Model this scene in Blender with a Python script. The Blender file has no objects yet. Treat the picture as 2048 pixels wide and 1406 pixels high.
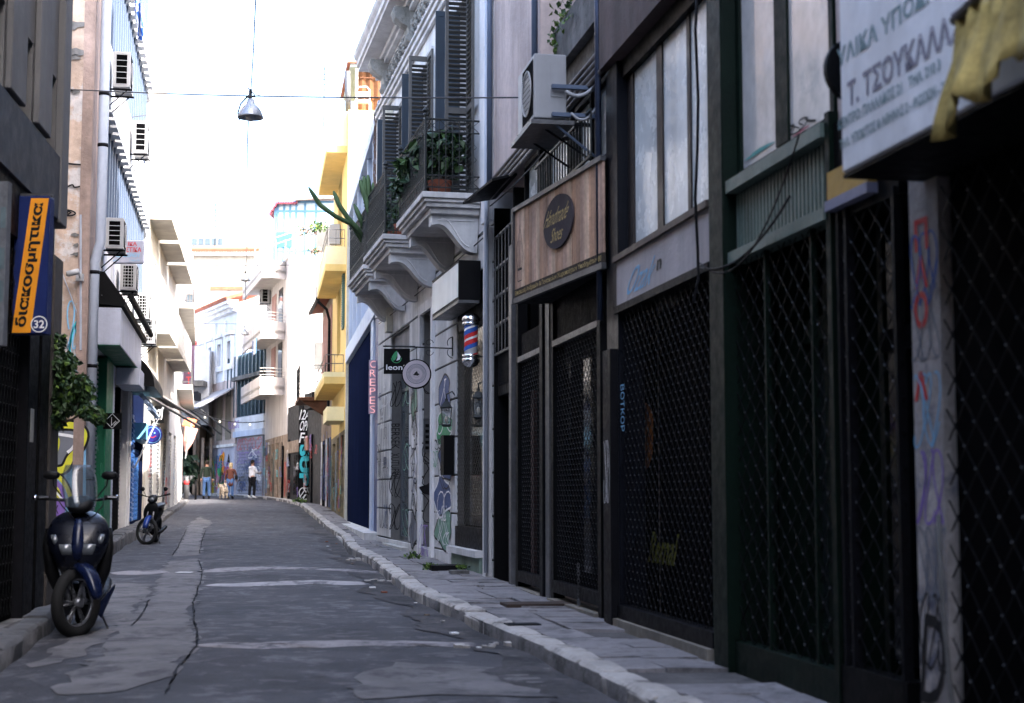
import bpy, bmesh, math, random
from mathutils import Vector, Matrix
rnd = random.Random(7)
PI = math.pi
SC = bpy.context.scene
COL = SC.collection
# ---------------------------------------------------------------- camera, sky, sun, exposure
IW, IH, FPX = 2048, 1406, 3000.0
CAM = Vector((0, 0, 1.3)); PITCH = math.atan(282 / 3000)
cd = bpy.data.cameras.new('camera'); cam = bpy.data.objects.new('camera', cd); COL.objects.link(cam)
cam.location = CAM; cam.rotation_euler = (PI / 2 + PITCH, 0, 0)
cd.sensor_width = 36; cd.lens = 36 * FPX / IW; cd.clip_end = 2000; cd.clip_start = .1
cd.dof.use_dof = True; cd.dof.focus_distance = 25; cd.dof.aperture_fstop = 2.4
SC.camera = cam
world = bpy.data.worlds.new('World'); SC.world = world; world.use_nodes = True
wn = world.node_tree.nodes; wl = world.node_tree.links; wn.clear()
sky = wn.new('ShaderNodeTexSky'); sky.sky_type = 'NISHITA'; sky.sun_disc = False
SUN_EL, SUN_AZ = math.radians(43), math.atan2(.80, -.60)
sky.sun_elevation = SUN_EL; sky.sun_rotation = SUN_AZ; sky.air_density = 1.0; sky.dust_density = 5.5; sky.ozone_density = 2.0
bg = wn.new('ShaderNodeBackground'); bg.inputs[1].default_value = .15
wo = wn.new('ShaderNodeOutputWorld'); wl.new(sky.outputs[0], bg.inputs[0]); wl.new(bg.outputs[0], wo.inputs[0])
sd = bpy.data.lights.new('sun', 'SUN'); sun = bpy.data.objects.new('sun', sd); COL.objects.link(sun)
sd.energy = 2.0; sd.angle = math.radians(.5); sd.color = (1, .97, .94)
tr = Vector((-.80 * math.cos(SUN_EL), .60 * math.cos(SUN_EL), -math.sin(SUN_EL)))
sun.rotation_euler = tr.to_track_quat('-Z', 'Y').to_euler(); sun.location = (20, -20, 40)
vs = SC.view_settings; vs.view_transform = 'Standard'; vs.look = 'None'; vs.gamma = 1; vs.use_curve_mapping = False
vs.exposure = 3.35
# ---------------------------------------------------------------- materials
MATS = {}
def mat(name, c, rough=.75, metal=0., var=.22, sc=1.3, bump=.25, bs=30, streak=0., spot=None, spec=.2, emit=0, alpha=None, coat=0, grime=None, sf=2.0):
    """procedural paint / plaster / metal: base colour with broad mottling, fine grain, vertical weather streaks, patchy wear"""
    if name in MATS: return MATS[name]
    m = bpy.data.materials.new(name); MATS[name] = m; m.use_nodes = True
    n = m.node_tree.nodes; l = m.node_tree.links; b = n['Principled BSDF']
    g = n.new('ShaderNodeNewGeometry')
    def noise(scale, detail=5, vec=None, r=.6):
        t = n.new('ShaderNodeTexNoise'); t.inputs['Scale'].default_value = scale; t.inputs['Detail'].default_value = detail
        t.inputs['Roughness'].default_value = r
        l.new(vec or g.outputs['Position'], t.inputs['Vector']); return t.outputs[0]
    def ramp(src, a, bb, lo, hi):
        t = n.new('ShaderNodeMapRange'); l.new(src, t.inputs[0]); t.inputs[1].default_value = a; t.inputs[2].default_value = bb
        t.inputs[3].default_value = lo; t.inputs[4].default_value = hi; return t.outputs[0]
    def mul(a, bb):
        t = n.new('ShaderNodeMath'); t.operation = 'MULTIPLY'; l.new(a, t.inputs[0]); l.new(bb, t.inputs[1]); return t.outputs[0]
    def mix(fac, a, bb):
        t = n.new('ShaderNodeMix'); t.data_type = 'RGBA'; l.new(fac, t.inputs[0])
        for s, i in ((a, 6), (bb, 7)):
            if hasattr(s, 'is_output') or not isinstance(s, tuple): l.new(s, t.inputs[i])
            else: t.inputs[i].default_value = (*s, 1)
        return t.outputs[2]
    f = ramp(noise(sc), .3, .7, 1 - var, 1 + var * .6)
    f = mul(f, ramp(noise(sc * 9, 4), .3, .7, 1 - var * .5, 1 + var * .35))
    if streak:
        mp = n.new('ShaderNodeMapping'); mp.inputs['Scale'].default_value = (sf, sf, .14 * sf ** .5); l.new(g.outputs['Position'], mp.inputs[0])
        f = mul(f, ramp(noise(1.3, 5, mp.outputs[0]), .38, .66, 1 - streak, 1.06))
    rgb = n.new('ShaderNodeRGB'); rgb.outputs[0].default_value = (*c, 1)
    col = rgb.outputs[0]
    if spot:
        col = mix(ramp(noise(spot[1], 7, None, .7), spot[2], spot[2] + .06, 0, 1), col, spot[0])
    if grime:
        col = mix(ramp(noise(grime[1], 8, None, .72), grime[2], grime[2] + .12, 0, .85), col, grime[0])
    vm = n.new('ShaderNodeVectorMath'); vm.operation = 'SCALE'; l.new(col, vm.inputs[0]); l.new(f, vm.inputs['Scale'])
    l.new(vm.outputs[0], b.inputs['Base Color'])
    l.new(ramp(noise(sc * 4, 4), .3, .7, max(0.02, rough - .12), min(1, rough + .1)), b.inputs['Roughness'])
    b.inputs['Metallic'].default_value = metal; b.inputs['Specular IOR Level'].default_value = spec
    if coat: b.inputs['Coat Weight'].default_value = coat; b.inputs['Coat Roughness'].default_value = .06
    if bump:
        bp = n.new('ShaderNodeBump'); bp.inputs['Strength'].default_value = bump; bp.inputs['Distance'].default_value = .02
        l.new(noise(bs, 6), bp.inputs['Height']); l.new(bp.outputs[0], b.inputs['Normal'])
    if emit:
        b.inputs['Emission Color'].default_value = (*c, 1); b.inputs['Emission Strength'].default_value = emit
    if alpha is not None: b.inputs['Alpha'].default_value = alpha
    return m
def glass(name, c=(.02, .025, .03), rough=.04, spec=.8, wav=.0):
    return mat(name, c, rough, 0, .1, 2, wav, 1.5, spec=spec)
# ---------------------------------------------------------------- mesh building
class Fr:
    """vertical facade frame: u runs away from the camera along the wall, w out into the street, z up"""
    def __init__(s, p0, p1, side):
        s.o = Vector((p0[0], p0[1], 0)); d = Vector((p1[0] - p0[0], p1[1] - p0[1], 0)); s.L = d.length; s.U = d.normalized()
        s.N = Vector((-s.U.y, s.U.x, 0)) if side == 'R' else Vector((s.U.y, -s.U.x, 0))
    def p(s, u, w, z): return s.o + s.U * u + s.N * w + Vector((0, 0, z))
    def uz(s, px, py, w=0):
        d = ray(px, py); t = ((s.o + s.N * w - CAM).dot(s.N)) / d.dot(s.N); P = CAM + d * t
        return (P - s.o).dot(s.U), P.z
    def uy(s, y): return (y - s.o.y) / s.U.y
def ray(px, py):
    x = (px - IW / 2) / FPX; u = (IH / 2 - py) / FPX; c, t = math.cos(PITCH), math.sin(PITCH)
    return Vector((x, c - u * t, t + u * c))
def front(y, x0=0):        # frame facing the camera: u to the right, w towards the camera
    f = Fr((x0, y), (x0 + 1, y), 'L'); return f
class MB:
    def __init__(s): s.v = []; s.f = []; s.m = []; s.k = 0
    def add(s, vs, fs):
        b = len(s.v); s.v += [tuple(v) for v in vs]; s.f += [tuple(b + i for i in f) for f in fs]; s.m += [s.k] * len(fs); return s
    def hexa(s, c): return s.add(c, [(0, 3, 2, 1), (4, 5, 6, 7), (0, 1, 5, 4), (1, 2, 6, 5), (2, 3, 7, 6), (3, 0, 4, 7)])
    def box(s, F, u0, u1, w0, w1, z0, z1):
        if u0 > u1: u0, u1 = u1, u0
        if w0 > w1: w0, w1 = w1, w0
        if z0 > z1: z0, z1 = z1, z0
        c = [F.p(u, w, z) for z in (z0, z1) for u, w in ((u0, w0), (u1, w0), (u1, w1), (u0, w1))]
        return s.hexa(c)
    def pb(s, F, xa, ya, xb, yb, w0, w1):     # box whose front face (at w1) has two opposite corners on these sight lines
        a = F.uz(xa, ya, w1); b = F.uz(xb, yb, w1); return s.box(F, a[0], b[0], w0, w1, a[1], b[1])
    def obox(s, c, ax, ay, az):
        c = Vector(c); ax, ay, az = map(Vector, (ax, ay, az))
        return s.hexa([c + i * ax + j * ay + k * az for k in (-1, 1) for i, j in ((-1, -1), (1, -1), (1, 1), (-1, 1))])
    def prism(s, pts, vec):                  # closed loop of 3-D points swept along a vector
        n = len(pts); vec = Vector(vec); pts = [Vector(p) for p in pts]
        return s.add(pts + [p + vec for p in pts], [tuple(range(n))[::-1], tuple(range(n, 2 * n))] + [(i, (i + 1) % n, n + (i + 1) % n, n + i) for i in range(n)])
    def tube(s, pts, r, n=6, close=False):
        pts = [Vector(p) for p in pts]; N = len(pts); rs = r if isinstance(r, (list, tuple)) else [r] * N; vs = []
        up = None
        for i, p in enumerate(pts):
            t = (pts[(i + 1) % N if close else min(i + 1, N - 1)] - pts[(i - 1) % N if close else max(i - 1, 0)])
            t = t.normalized() if t.length > 1e-9 else Vector((0, 0, 1))
            if up is None: up = t.orthogonal().normalized()
            up = (up - t * up.dot(t)); up = up.normalized() if up.length > 1e-6 else t.orthogonal().normalized()
            b = t.cross(up)
            vs += [p + (up * math.cos(2 * PI * k / n) + b * math.sin(2 * PI * k / n)) * rs[i] for k in range(n)]
        fs = [(i * n + k, i * n + (k + 1) % n, ((i + 1) % N) * n + (k + 1) % n, ((i + 1) % N) * n + k) for i in range(N if close else N - 1) for k in range(n)]
        if not close: fs += [tuple(range(n))[::-1], tuple((N - 1) * n + k for k in range(n))]
        return s.add(vs, fs)
    def lathe(s, c, prof, n=16, ax=(0, 0, 1), seg=None):
        c = Vector(c); ax = Vector(ax).normalized(); a = ax.orthogonal().normalized(); b = ax.cross(a); vs = []
        for r, h in prof: vs += [c + ax * h + (a * math.cos(2 * PI * k / n) + b * math.sin(2 * PI * k / n)) * max(r, 1e-4) for k in range(n)]
        P = len(prof)
        return s.add(vs, [(i * n + k, i * n + (k + 1) % n, (i + 1) * n + (k + 1) % n, (i + 1) * n + k) for i in range(P - 1) for k in range(n)] + [tuple(range(n))[::-1], tuple((P - 1) * n + k for k in range(n))])
    def loft(s, secs, cap=True):             # closed rings of equal count
        n = len(secs[0]); vs = [p for r in secs for p in r]
        fs = [(i * n + k, i * n + (k + 1) % n, (i + 1) * n + (k + 1) % n, (i + 1) * n + k) for i in range(len(secs) - 1) for k in range(n)]
        if cap: fs += [tuple(range(n))[::-1], tuple((len(secs) - 1) * n + k for k in range(n))]
        return s.add(vs, fs)
    def quad(s, a, b, c, d): return s.add([a, b, c, d], [(0, 1, 2, 3)])
    def ribbon(s, F, pts, wd, w, dz=0):      # flat stroke painted on a facade plane
        vs = []; n = len(pts)
        for i, (u, z) in enumerate(pts):
            a = pts[max(i - 1, 0)]; b = pts[min(i + 1, n - 1)]; du, dv = b[0] - a[0], b[1] - a[1]; L = math.hypot(du, dv) or 1
            ww = wd[i] if isinstance(wd, list) else wd
            vs += [F.p(u - dv / L * ww / 2, w, z + du / L * ww / 2), F.p(u + dv / L * ww / 2, w, z - du / L * ww / 2)]
        return s.add(vs, [(2 * i, 2 * i + 1, 2 * i + 3, 2 * i + 2) for i in range(n - 1)])
    def poly(s, F, pts, w): return s.add([F.p(u, w, z) for u, z in pts], [tuple(range(len(pts)))])
    def wall(s, F, u0, u1, z0, z1, w0, w1, holes=()):   # slab with real openings and reveals
        us = sorted({u0, u1, *[min(max(h[i], u0), u1) for h in holes for i in (0, 1)]}); zs = sorted({z0, z1, *[min(max(h[i], z0), z1) for h in holes for i in (2, 3)]})
        def solid(i, j):
            if i < 0 or j < 0 or i >= len(us) - 1 or j >= len(zs) - 1: return False
            u, z = (us[i] + us[i + 1]) / 2, (zs[j] + zs[j + 1]) / 2
            return not any(h[0] < u < h[1] and h[2] < z < h[3] for h in holes)
        for i in range(len(us) - 1):
            for j in range(len(zs) - 1):
                if not solid(i, j): continue
                a, b, c, d = us[i], us[i + 1], zs[j], zs[j + 1]; P = F.p
                s.quad(P(a, w1, c), P(b, w1, c), P(b, w1, d), P(a, w1, d)); s.quad(P(a, w0, d), P(b, w0, d), P(b, w0, c), P(a, w0, c))
                if not solid(i - 1, j): s.quad(P(a, w0, c), P(a, w1, c), P(a, w1, d), P(a, w0, d))
                if not solid(i + 1, j): s.quad(P(b, w1, c), P(b, w0, c), P(b, w0, d), P(b, w1, d))
                if not solid(i, j - 1): s.quad(P(a, w0, c), P(b, w0, c), P(b, w1, c), P(a, w1, c))
                if not solid(i, j + 1): s.quad(P(a, w1, d), P(b, w1, d), P(b, w0, d), P(a, w0, d))
        return s
    def build(s, name, m, parent=None, smooth=False, **kw):
        me = bpy.data.meshes.new(name)
        if parent is None:
            xs = [v[0] for v in s.v]; ys = [v[1] for v in s.v]; o = Vector(((min(xs) + max(xs)) / 2, (min(ys) + max(ys)) / 2, min(v[2] for v in s.v)))
        else: o = ORG[parent.name]
        me.from_pydata([(v[0] - o[0], v[1] - o[1], v[2] - o[2]) for v in s.v], [], s.f)
        for x in (m if isinstance(m, list) else [m]): me.materials.append(x)
        if isinstance(m, list): me.polygons.foreach_set('material_index', s.m)
        if smooth: me.polygons.foreach_set('use_smooth', [True] * len(me.polygons))
        ob = link(name, me, parent)
        if parent is None: ob.location = o
        ORG[ob.name] = o
        if kw: tag(ob, **kw)
        return ob
ORG = {}
def link(name, me, parent=None):
    ob = bpy.data.objects.new(name, me); COL.objects.link(ob)
    if parent is not None: ob.parent = parent
    return ob
def tag(o, label=None, cat=None, group=None, kind=None):
    if label: o['label'] = label
    if cat: o['category'] = cat
    if group: o['group'] = group
    if kind: o['kind'] = kind
    return o
def thing(name, label, cat, loc, group=None, rz=0):
    o = bpy.data.objects.new(name, None); COL.objects.link(o); o.location = loc; o.rotation_euler = (0, 0, rz); o.empty_display_size = .2
    ORG[o.name] = Vector(loc); return tag(o, label, cat, group)
def bevel(o, w=.006, n=1):
    m = o.modifiers.new('bevel', 'BEVEL'); m.width = w; m.segments = n; m.limit_method = 'ANGLE'; return o
def copies(name, me, m, parent, places):     # alike pieces share one mesh; places = (world location, z rotation)
    out = []
    if m and not me.materials: me.materials.append(m)
    for loc, rz in places:
        ob = link(name, me, parent); ob.location = Vector(loc) - ORG[parent.name]; ob.rotation_euler = (0, 0, rz); ORG[ob.name] = Vector(loc); out.append(ob)
    return out
def fmesh(name, fn):                          # mesh in a frame of its own for copies(): x = along, y = out of wall
    class L0:
        def p(s, u, w, z): return Vector((u, w, z))
    b = MB(); fn(b, L0()); me = bpy.data.meshes.new(name); me.from_pydata(b.v, [], b.f); return me
def frz(F): return math.atan2(F.U.y, F.U.x)
# flipped side sign for frames whose N is not +90 deg from U
def fs(F): return 1 if (Vector((-F.U.y, F.U.x, 0)) - F.N).length < .01 else -1
_tx = {}
def text_verts(s, bold=0.):
    k = (s, bold)
    if k in _tx: return _tx[k]
    c = bpy.data.curves.new('lettering', 'FONT'); c.body = s; c.align_x = 'CENTER'; c.align_y = 'CENTER'; c.offset = bold; c.resolution_u = 3; c.extrude = 0
    o = bpy.data.objects.new('lettering', c); COL.objects.link(o); bpy.context.view_layer.update()
    me = bpy.data.meshes.new_from_object(o.evaluated_get(bpy.context.evaluated_depsgraph_get()))
    vs = [(v.co.x, v.co.y) for v in me.vertices]; fc = [tuple(p.vertices) for p in me.polygons]
    bpy.data.objects.remove(o); bpy.data.curves.remove(c); bpy.data.meshes.remove(me)
    x0, x1 = min(v[0] for v in vs), max(v[0] for v in vs); y0, y1 = min(v[1] for v in vs), max(v[1] for v in vs)
    vs = [((v[0] - (x0 + x1) / 2) / (x1 - x0), (v[1] - (y0 + y1) / 2) / (y1 - y0)) for v in vs]
    _tx[k] = (vs, fc, (x1 - x0) / (y1 - y0)); return _tx[k]
def text(mb, s, fn, bold=0.):               # fn maps letter coordinates (-.5...5, -.5...5) to the world
    vs, fc, a = text_verts(s, bold); return mb.add([fn(x, y) for x, y in vs], fc)
def ftext(mb, F, s, u0, u1, z0, z1, w, bold=0., slope=0, rot=0, skew=0):
    """lettering on facade; readable left-to-right in the picture: x runs from u0 to u1"""
    def fn(x, y):
        if rot: x, y = (-y, x) if rot > 0 else (y, -x)
        x2 = x + skew * y
        return F.p(u0 + (u1 - u0) * (x2 + .5), w, z0 + (z1 - z0) * (y + .5) + slope * x)
    return text(mb, s, fn, bold)
# ---------------------------------------------------------------- ground levels and street edges
def lerp_tab(tab, y):
    if y <= tab[0][0]: return tab[0][1]
    for (a, b), (c, d) in zip(tab, tab[1:]):
        if y <= c: return b + (d - b) * (y - a) / (c - a)
    return tab[-1][1]
ZG = [(-30, 0), (0, 0), (12, .07), (20, .13), (28, .2), (38, .35), (45, .48), (57, .7), (70, .95), (80, 1.1), (95, 1.3), (130, 1.6), (400, 2.2)]
def zg(y):                                   # smoothed table
    return sum(lerp_tab(ZG, y + d) for d in (-2, -1, 0, 1, 2)) / 5
KR = [(-30, 6.4), (4, 1.75), (8, .85), (10.7, .31), (12.5, -.1), (14.6, -.58), (17.1, -1.16), (24, -2.25), (27.5, -2.97), (33, -3.75), (38, -4.67), (48, -6.35), (60, -8.45), (68, -10.5), (76, -13.3), (86, -18.6), (96, -24.2), (110, -32)]
KL = [(-30, -.2), (-10, -1.6), (4, -2.75), (10.3, -3.5), (13.3, -4.03), (18, -5.1), (24.2, -6.55), (30.5, -7.8), (38.5, -9.1), (46.5, -10.6), (58, -12.7), (66, -14.15), (75, -17.0), (85, -23), (95, -30), (110, -42)]
WR = [(-30, 8.83), (18.9, -.237), (19, -.247), (30, -2.69), (42.8, -4.76), (51.5, -6.2), (57.5, -7.3), (75, -12.35), (79.8, -14.7), (87, -18.2), (110, -29.4)]
WL = [(-30, .78), (15, -4.62), (15.01, -7.7), (25, -7.2), (26.6, -7.46), (42, -10.3), (58, -13.0), (74, -16.3), (85, -25), (110, -44)]
kr, kl, wr, wlx = (lambda y, t=t: lerp_tab(t, y) for t in (KR, KL, WR, WL))
def hr(y): return .125
def hl(y): return lerp_tab([(0, .13), (16, .14), (24, .24), (31, .24), (42, .14), (60, .12)], y)
def gp(px, py, h=0):
    d = ray(px, py); lo, t = 3., 3.
    while t < 160:
        P = CAM + d * t
        if P.z < zg(P.y) + h: break
        lo = t; t += .5
    for _ in range(20):
        m = (lo + t) / 2; P = CAM + d * m
        if P.z < zg(P.y) + h: t = m
        else: lo = m
    return CAM + d * t
def fcopies(F, name, fn, m, parent, places):  # copies laid out on a facade: places = (u, w, z)
    s = fs(F)
    class L0:
        def p(q, u, w, z): return Vector((u, w * s, z))
    b = MB(); fn(b, L0()); me = bpy.data.meshes.new(name); me.from_pydata(b.v, [], b.f)
    return copies(name, me, m, parent, [(F.p(*q), frz(F)) for q in places])
FR1 = Fr((2.527, 4), (-.237, 18.9), 'R'); FR2 = Fr((-.247, 19), (-2.69, 30), 'R'); FR3 = Fr((-2.69, 30), (-4.76, 42.8), 'R')
FR4 = Fr((-4.76, 42.8), (-6.2, 51.5), 'R'); FR5 = Fr((-6.2, 51.5), (-7.3, 57.5), 'R'); FR6 = Fr((-7.3, 57.5), (-12.35, 75), 'R')
FR7 = Fr((-12.35, 75), (-14.7, 79.8), 'R'); FR8 = Fr((-14.7, 79.8), (-18.2, 87), 'R')
FL1 = Fr((-2.22, -5), (-4.62, 15), 'L'); FL3 = Fr((-7.46, 26.6), (-10.3, 42), 'L'); FL4 = Fr((-10.3, 42), (-13.0, 58), 'L'); FL5 = Fr((-13.0, 58), (-16.3, 74), 'L')
# ---------------------------------------------------------------- palette
M_white = mat('white_plaster', (.68, .67, .67), .85, var=.14, streak=.2, bump=.3, grime=((.25, .24, .23), 2.2, .62))
M_cream = mat('cream_plaster', (.43, .40, .36), .85, var=.12, streak=.12, bump=.25)
M_stucco = mat('peeling_stucco', (.50, .38, .30), .95, var=.3, sc=.9, streak=.25, bump=.9, bs=9, spot=((.56, .52, .50), 1.1, .52), grime=((.16, .13, .12), 1.9, .63))
M_beige = mat('beige_render', (.52, .43, .40), .9, var=.2, streak=.25, bump=.35, grime=((.26, .2, .18), 1.4, .62))
M_grey = mat('grey_render', (.30, .29, .29), .9, var=.15, streak=.18, bump=.3)
M_conc = mat('stained_concrete', (.17, .165, .16), .95, var=.35, streak=.5, bump=.6, bs=14, grime=((.05, .05, .05), 1.8, .54))
M_navy = mat('navy_paint', (.008, .012, .034), .8, var=.12, streak=.08, bump=0, bs=12, spec=0)
M_paleblue = mat('pale_blue_paint', (.42, .49, .62), .6, var=.08, streak=.1, bump=.1)
M_yellow = mat('yellow_render', (.62, .45, .17), .85, var=.08, streak=.08, bump=.15)
M_paleyel = mat('pale_yellow_paint', (.72, .64, .38), .8, var=.08, bump=.1)
M_pink = mat('pinkish_render', (.48, .44, .42), .9, var=.12, streak=.2, bump=.25)
M_old = mat('old_stone', (.34, .26, .20), .95, var=.4, sc=2, streak=.45, bump=1., bs=10, grime=((.07, .06, .05), 2.5, .55))
M_black = mat('black_metal', (.0035, .0035, .004), .6, 0, .3, 3, .15, 40, streak=.2, spec=.1)
M_dkgreen = mat('dark_green_metal', (.003, .010, .006), .6, 0, .3, 3, .15, 30, streak=.25, spec=.12)
M_green = mat('green_trim', (.13, .175, .15), .5, 0, .25, 3, .15, 30, streak=.2)
M_steel = mat('bare_steel', (.13, .13, .135), .45, .5, .3, 4, .2, 40, streak=.35, grime=((.08, .06, .05), 5, .6))
M_dksteel = mat('dark_steel', (.009, .009, .011), .55, 0, .3, 4, .2, 40, streak=.3, spec=.06)
M_rust = mat('rusty_steel', (.12, .055, .03), .8, .3, .4, 5, .5, 50)
M_iron = mat('wrought_iron', (.024, .027, .027), .5, .1, .25, 6, .15, 60)
M_shnavy = mat('shutter_navy', (.035, .05, .07), .55, var=.15, streak=.1, bump=.08)
M_shgrey = mat('shutter_slat_grey', (.085, .083, .08), .6, var=.15, streak=.15, bump=.08)
M_pvc = mat('pipe_white', (.36, .39, .45), .45, var=.08, streak=.12, bump=.05)
M_pipeblue = mat('pipe_blue_grey', (.10, .13, .19), .45, .2, var=.1, bump=.05)
M_acw = mat('appliance_white', (.33, .33, .335), .45, var=.08, streak=.1, bump=.03)
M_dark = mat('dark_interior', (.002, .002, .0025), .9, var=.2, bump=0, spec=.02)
M_glass = glass('dark_glass', (.003, .004, .005), .06, .12); M_glassb = glass('sky_glass', (.05, .07, .09), .05, 1.0, .02); M_reflpale = mat('pale_reflection_glass', (.72, .76, .76), .25, 0, .16, 1.2, .08, 1.2, streak=.2, spec=.5); M_reflwhite = mat('white_reflection_glass', (.62, .60, .58), .15, 0, .3, .9, .06, 1.2, spec=.6, grime=((.38, .40, .42), 1.6, .55))  # the two pale glasses carry the sky's reflection in their base colour
M_shut = mat('roller_shutter', (.26, .27, .30), .45, .4, .2, 3, .1, 40, streak=.3)
M_tile = mat('clay_tile', (.30, .10, .06), .85, var=.3, sc=6, bump=.3)
M_leaf = mat('leaf_green', (.035, .075, .022), .5, var=.45, sc=9, bump=.1, spec=.35)
M_leafd = mat('leaf_dark', (.018, .045, .022), .5, var=.4, sc=9, bump=.1, spec=.35)
M_leafy = mat('leaf_bright', (.10, .17, .03), .5, var=.4, sc=9, bump=.1, spec=.35)
M_bark = mat('bark', (.06, .045, .035), .95, var=.4, sc=9, bump=.8)
M_terra = mat('terracotta', (.22, .07, .04), .85, var=.2, bump=.2)
M_rubber = mat('rubber', (.012, .012, .012), .75, var=.2, sc=9, bump=.3, bs=90)
M_chrome = mat('chrome', (.75, .76, .78), .12, 1., .06, 4, .02)
def paint(name, c, rough=.6): return mat('paint_' + name, c, rough, 0, .12, 5, .05, 20)
P_blk = paint('black', (.008, .008, .009)); P_wht = paint('white', (.75, .75, .76)); P_red = paint('red', (.5, .03, .03)); P_blu = paint('blue', (.03, .10, .38))
P_cyan = paint('cyan', (.05, .45, .52)); P_grn = paint('green', (.05, .28, .12)); P_yel = paint('yellow', (.62, .60, .05)); P_pur = paint('purple', (.22, .13, .42))
P_gry = paint('grey', (.16, .17, .20)); P_org = paint('orange', (.75, .28, .02)); P_pnk = paint('pink', (.62, .16, .32)); P_lbl = paint('light_blue', (.20, .42, .62))
P_gold = paint('gold', (.42, .31, .12)); P_brn = paint('brown', (.12, .05, .03))
# ================================================================ GROUND
def jit(a): return rnd.uniform(-a, a)
M_asph = mat('asphalt', (.043, .043, .050), .85, var=.32, sc=.45, bump=1., bs=28, grime=((.026, .027, .034), 1.3, .53), spot=((.095, .094, .104), 4.5, .53), spec=.4)
M_concp = mat('worn_concrete_patch', (.15, .145, .15), .92, var=.3, sc=1.6, bump=.8, bs=90, grime=((.06, .061, .07), 2.6, .50), spot=((.17, .165, .17), 4, .56), spec=.3)
M_concd = mat('old_asphalt_patch', (.035, .036, .042), .92, var=.3, sc=1.2, bump=.6, bs=60, spec=.3)
M_band = mat('pale_mortar_band', (.23, .22, .23), .9, var=.2, sc=3, bump=.4, bs=60, grime=((.05, .05, .06), 2.4, .47))
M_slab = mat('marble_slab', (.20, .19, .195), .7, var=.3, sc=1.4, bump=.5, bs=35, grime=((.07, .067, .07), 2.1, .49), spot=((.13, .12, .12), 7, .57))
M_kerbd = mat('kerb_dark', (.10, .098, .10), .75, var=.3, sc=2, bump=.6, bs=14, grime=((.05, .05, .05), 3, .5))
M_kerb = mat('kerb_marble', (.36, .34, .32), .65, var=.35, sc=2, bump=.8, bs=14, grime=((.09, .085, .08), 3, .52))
M_bed = mat('mortar_bed', (.10, .095, .095), .95, var=.4, sc=3, bump=.9, bs=30, grime=((.03, .03, .03), 2.4, .5))
M_gutter = mat('gutter_dirt', (.066, .064, .068), .95, var=.45, sc=2, bump=1., bs=24, grime=((.030, .031, .036), 2.2, .48), spot=((.15, .145, .14), 6, .60))
M_earth = mat('earth', (.12, .11, .10), .95, var=.3, bump=.4)
def sheet(name, rows, m, kind='structure', parent=None, **kw):
    n = len(rows[0]); b = MB(); b.add([p for r in rows for p in r], [(i * n + k, i * n + k + 1, (i + 1) * n + k + 1, (i + 1) * n + k) for i in range(len(rows) - 1) for k in range(n - 1)])
    o = b.build(name, m, parent, True)
    if kind and parent is None: tag(o, kind=kind)
    return tag(o, **kw) if kw else o
ys = [-30 + i * 2 for i in range(10)] + [-10 + i for i in range(16)] + [6 + i * .25 for i in range(136)] + [40 + i * .5 for i in range(120)] + [100, 110, 130, 200, 400, 900]
sheet('ground', [[(x, y, zg(y) - .06) for x in (-900, -200, -60, -30, -15, 0, 15, 60, 200, 900)] for y in [-300, -100] + ys], M_earth)
def bumpz(x, y): return .012 * math.sin(x * 1.9 + y * .6) + .008 * math.sin(y * 2.3 - x) + .007 * math.sin(y * 5.1 + x * 3)
road_rows = []
for y in ys:
    if y > 110: continue
    a, b = kl(y), kr(y)
    road_rows.append([(a + (b - a) * k / 32, y, zg(y) + bumpz(a + (b - a) * k / 32, y) + .035 * math.sin(PI * k / 32)) for k in range(33)])
def rz(x, y):
    a, b = kl(y), kr(y); t = (x - a) / (b - a); return zg(y) + bumpz(x, y) + .035 * math.sin(PI * min(max(t, 0), 1))
sheet('road', road_rows, M_asph)
def patch(name, px, m, h=.006, res=.16, jag=.07):
    """thin repair sheet laid on the road inside an outline; the outline is subdivided and roughened"""
    P = [gp(*q) for q in px]; out = []
    for i, a in enumerate(P):
        b = P[(i + 1) % len(P)]; k = max(1, min(60, int((b - a).length / res)))
        for j in range(k):
            q = a + (b - a) * (j / k); x, y = q.x + jit(jag), q.y + jit(jag * 1.6); out.append((x, y))
    bm = bmesh.new(); vs = [bm.verts.new((x, y, 0)) for x, y in out]; bm.faces.new(vs); bmesh.ops.triangulate(bm, faces=bm.faces[:])
    for _ in range(3): bmesh.ops.subdivide_edges(bm, edges=[e for e in bm.edges if e.calc_length() > .3], cuts=1); bmesh.ops.triangulate(bm, faces=bm.faces[:])
    c = sum((v.co for v in bm.verts), Vector()) / len(bm.verts); c.z = zg(c.y)
    for v in bm.verts: v.co = (v.co.x - c.x, v.co.y - c.y, rz(v.co.x, v.co.y) + h - c.z)
    me = bpy.data.meshes.new(name); bm.to_mesh(me); bm.free(); me.materials.append(m); o = link(name, me); o.location = c; tag(o, kind='structure'); ORG[o.name] = c; return o
patch('trench_patch', [(400, 1120), (408, 1150), (398, 1180), (385, 1230), (392, 1300), (330, 1370), (200, 1400), (90, 1400), (215, 1300), (262, 1235), (300, 1200), (318, 1170), (335, 1125)], M_concp)
patch('trench_patch', [(400, 1034), (424, 1048), (408, 1062), (402, 1090), (400, 1112), (345, 1113), (362, 1085), (378, 1052)], M_concp, .004)
patch('side_patch', [(222, 1170), (300, 1172), (300, 1190), (262, 1232), (215, 1290), (120, 1330), (40, 1340), (150, 1280)], M_concp, .0045)
patch('corner_patch', [(740, 1345), (800, 1335), (980, 1340), (1090, 1352), (1130, 1400), (690, 1404)], M_concp, .007)
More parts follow.
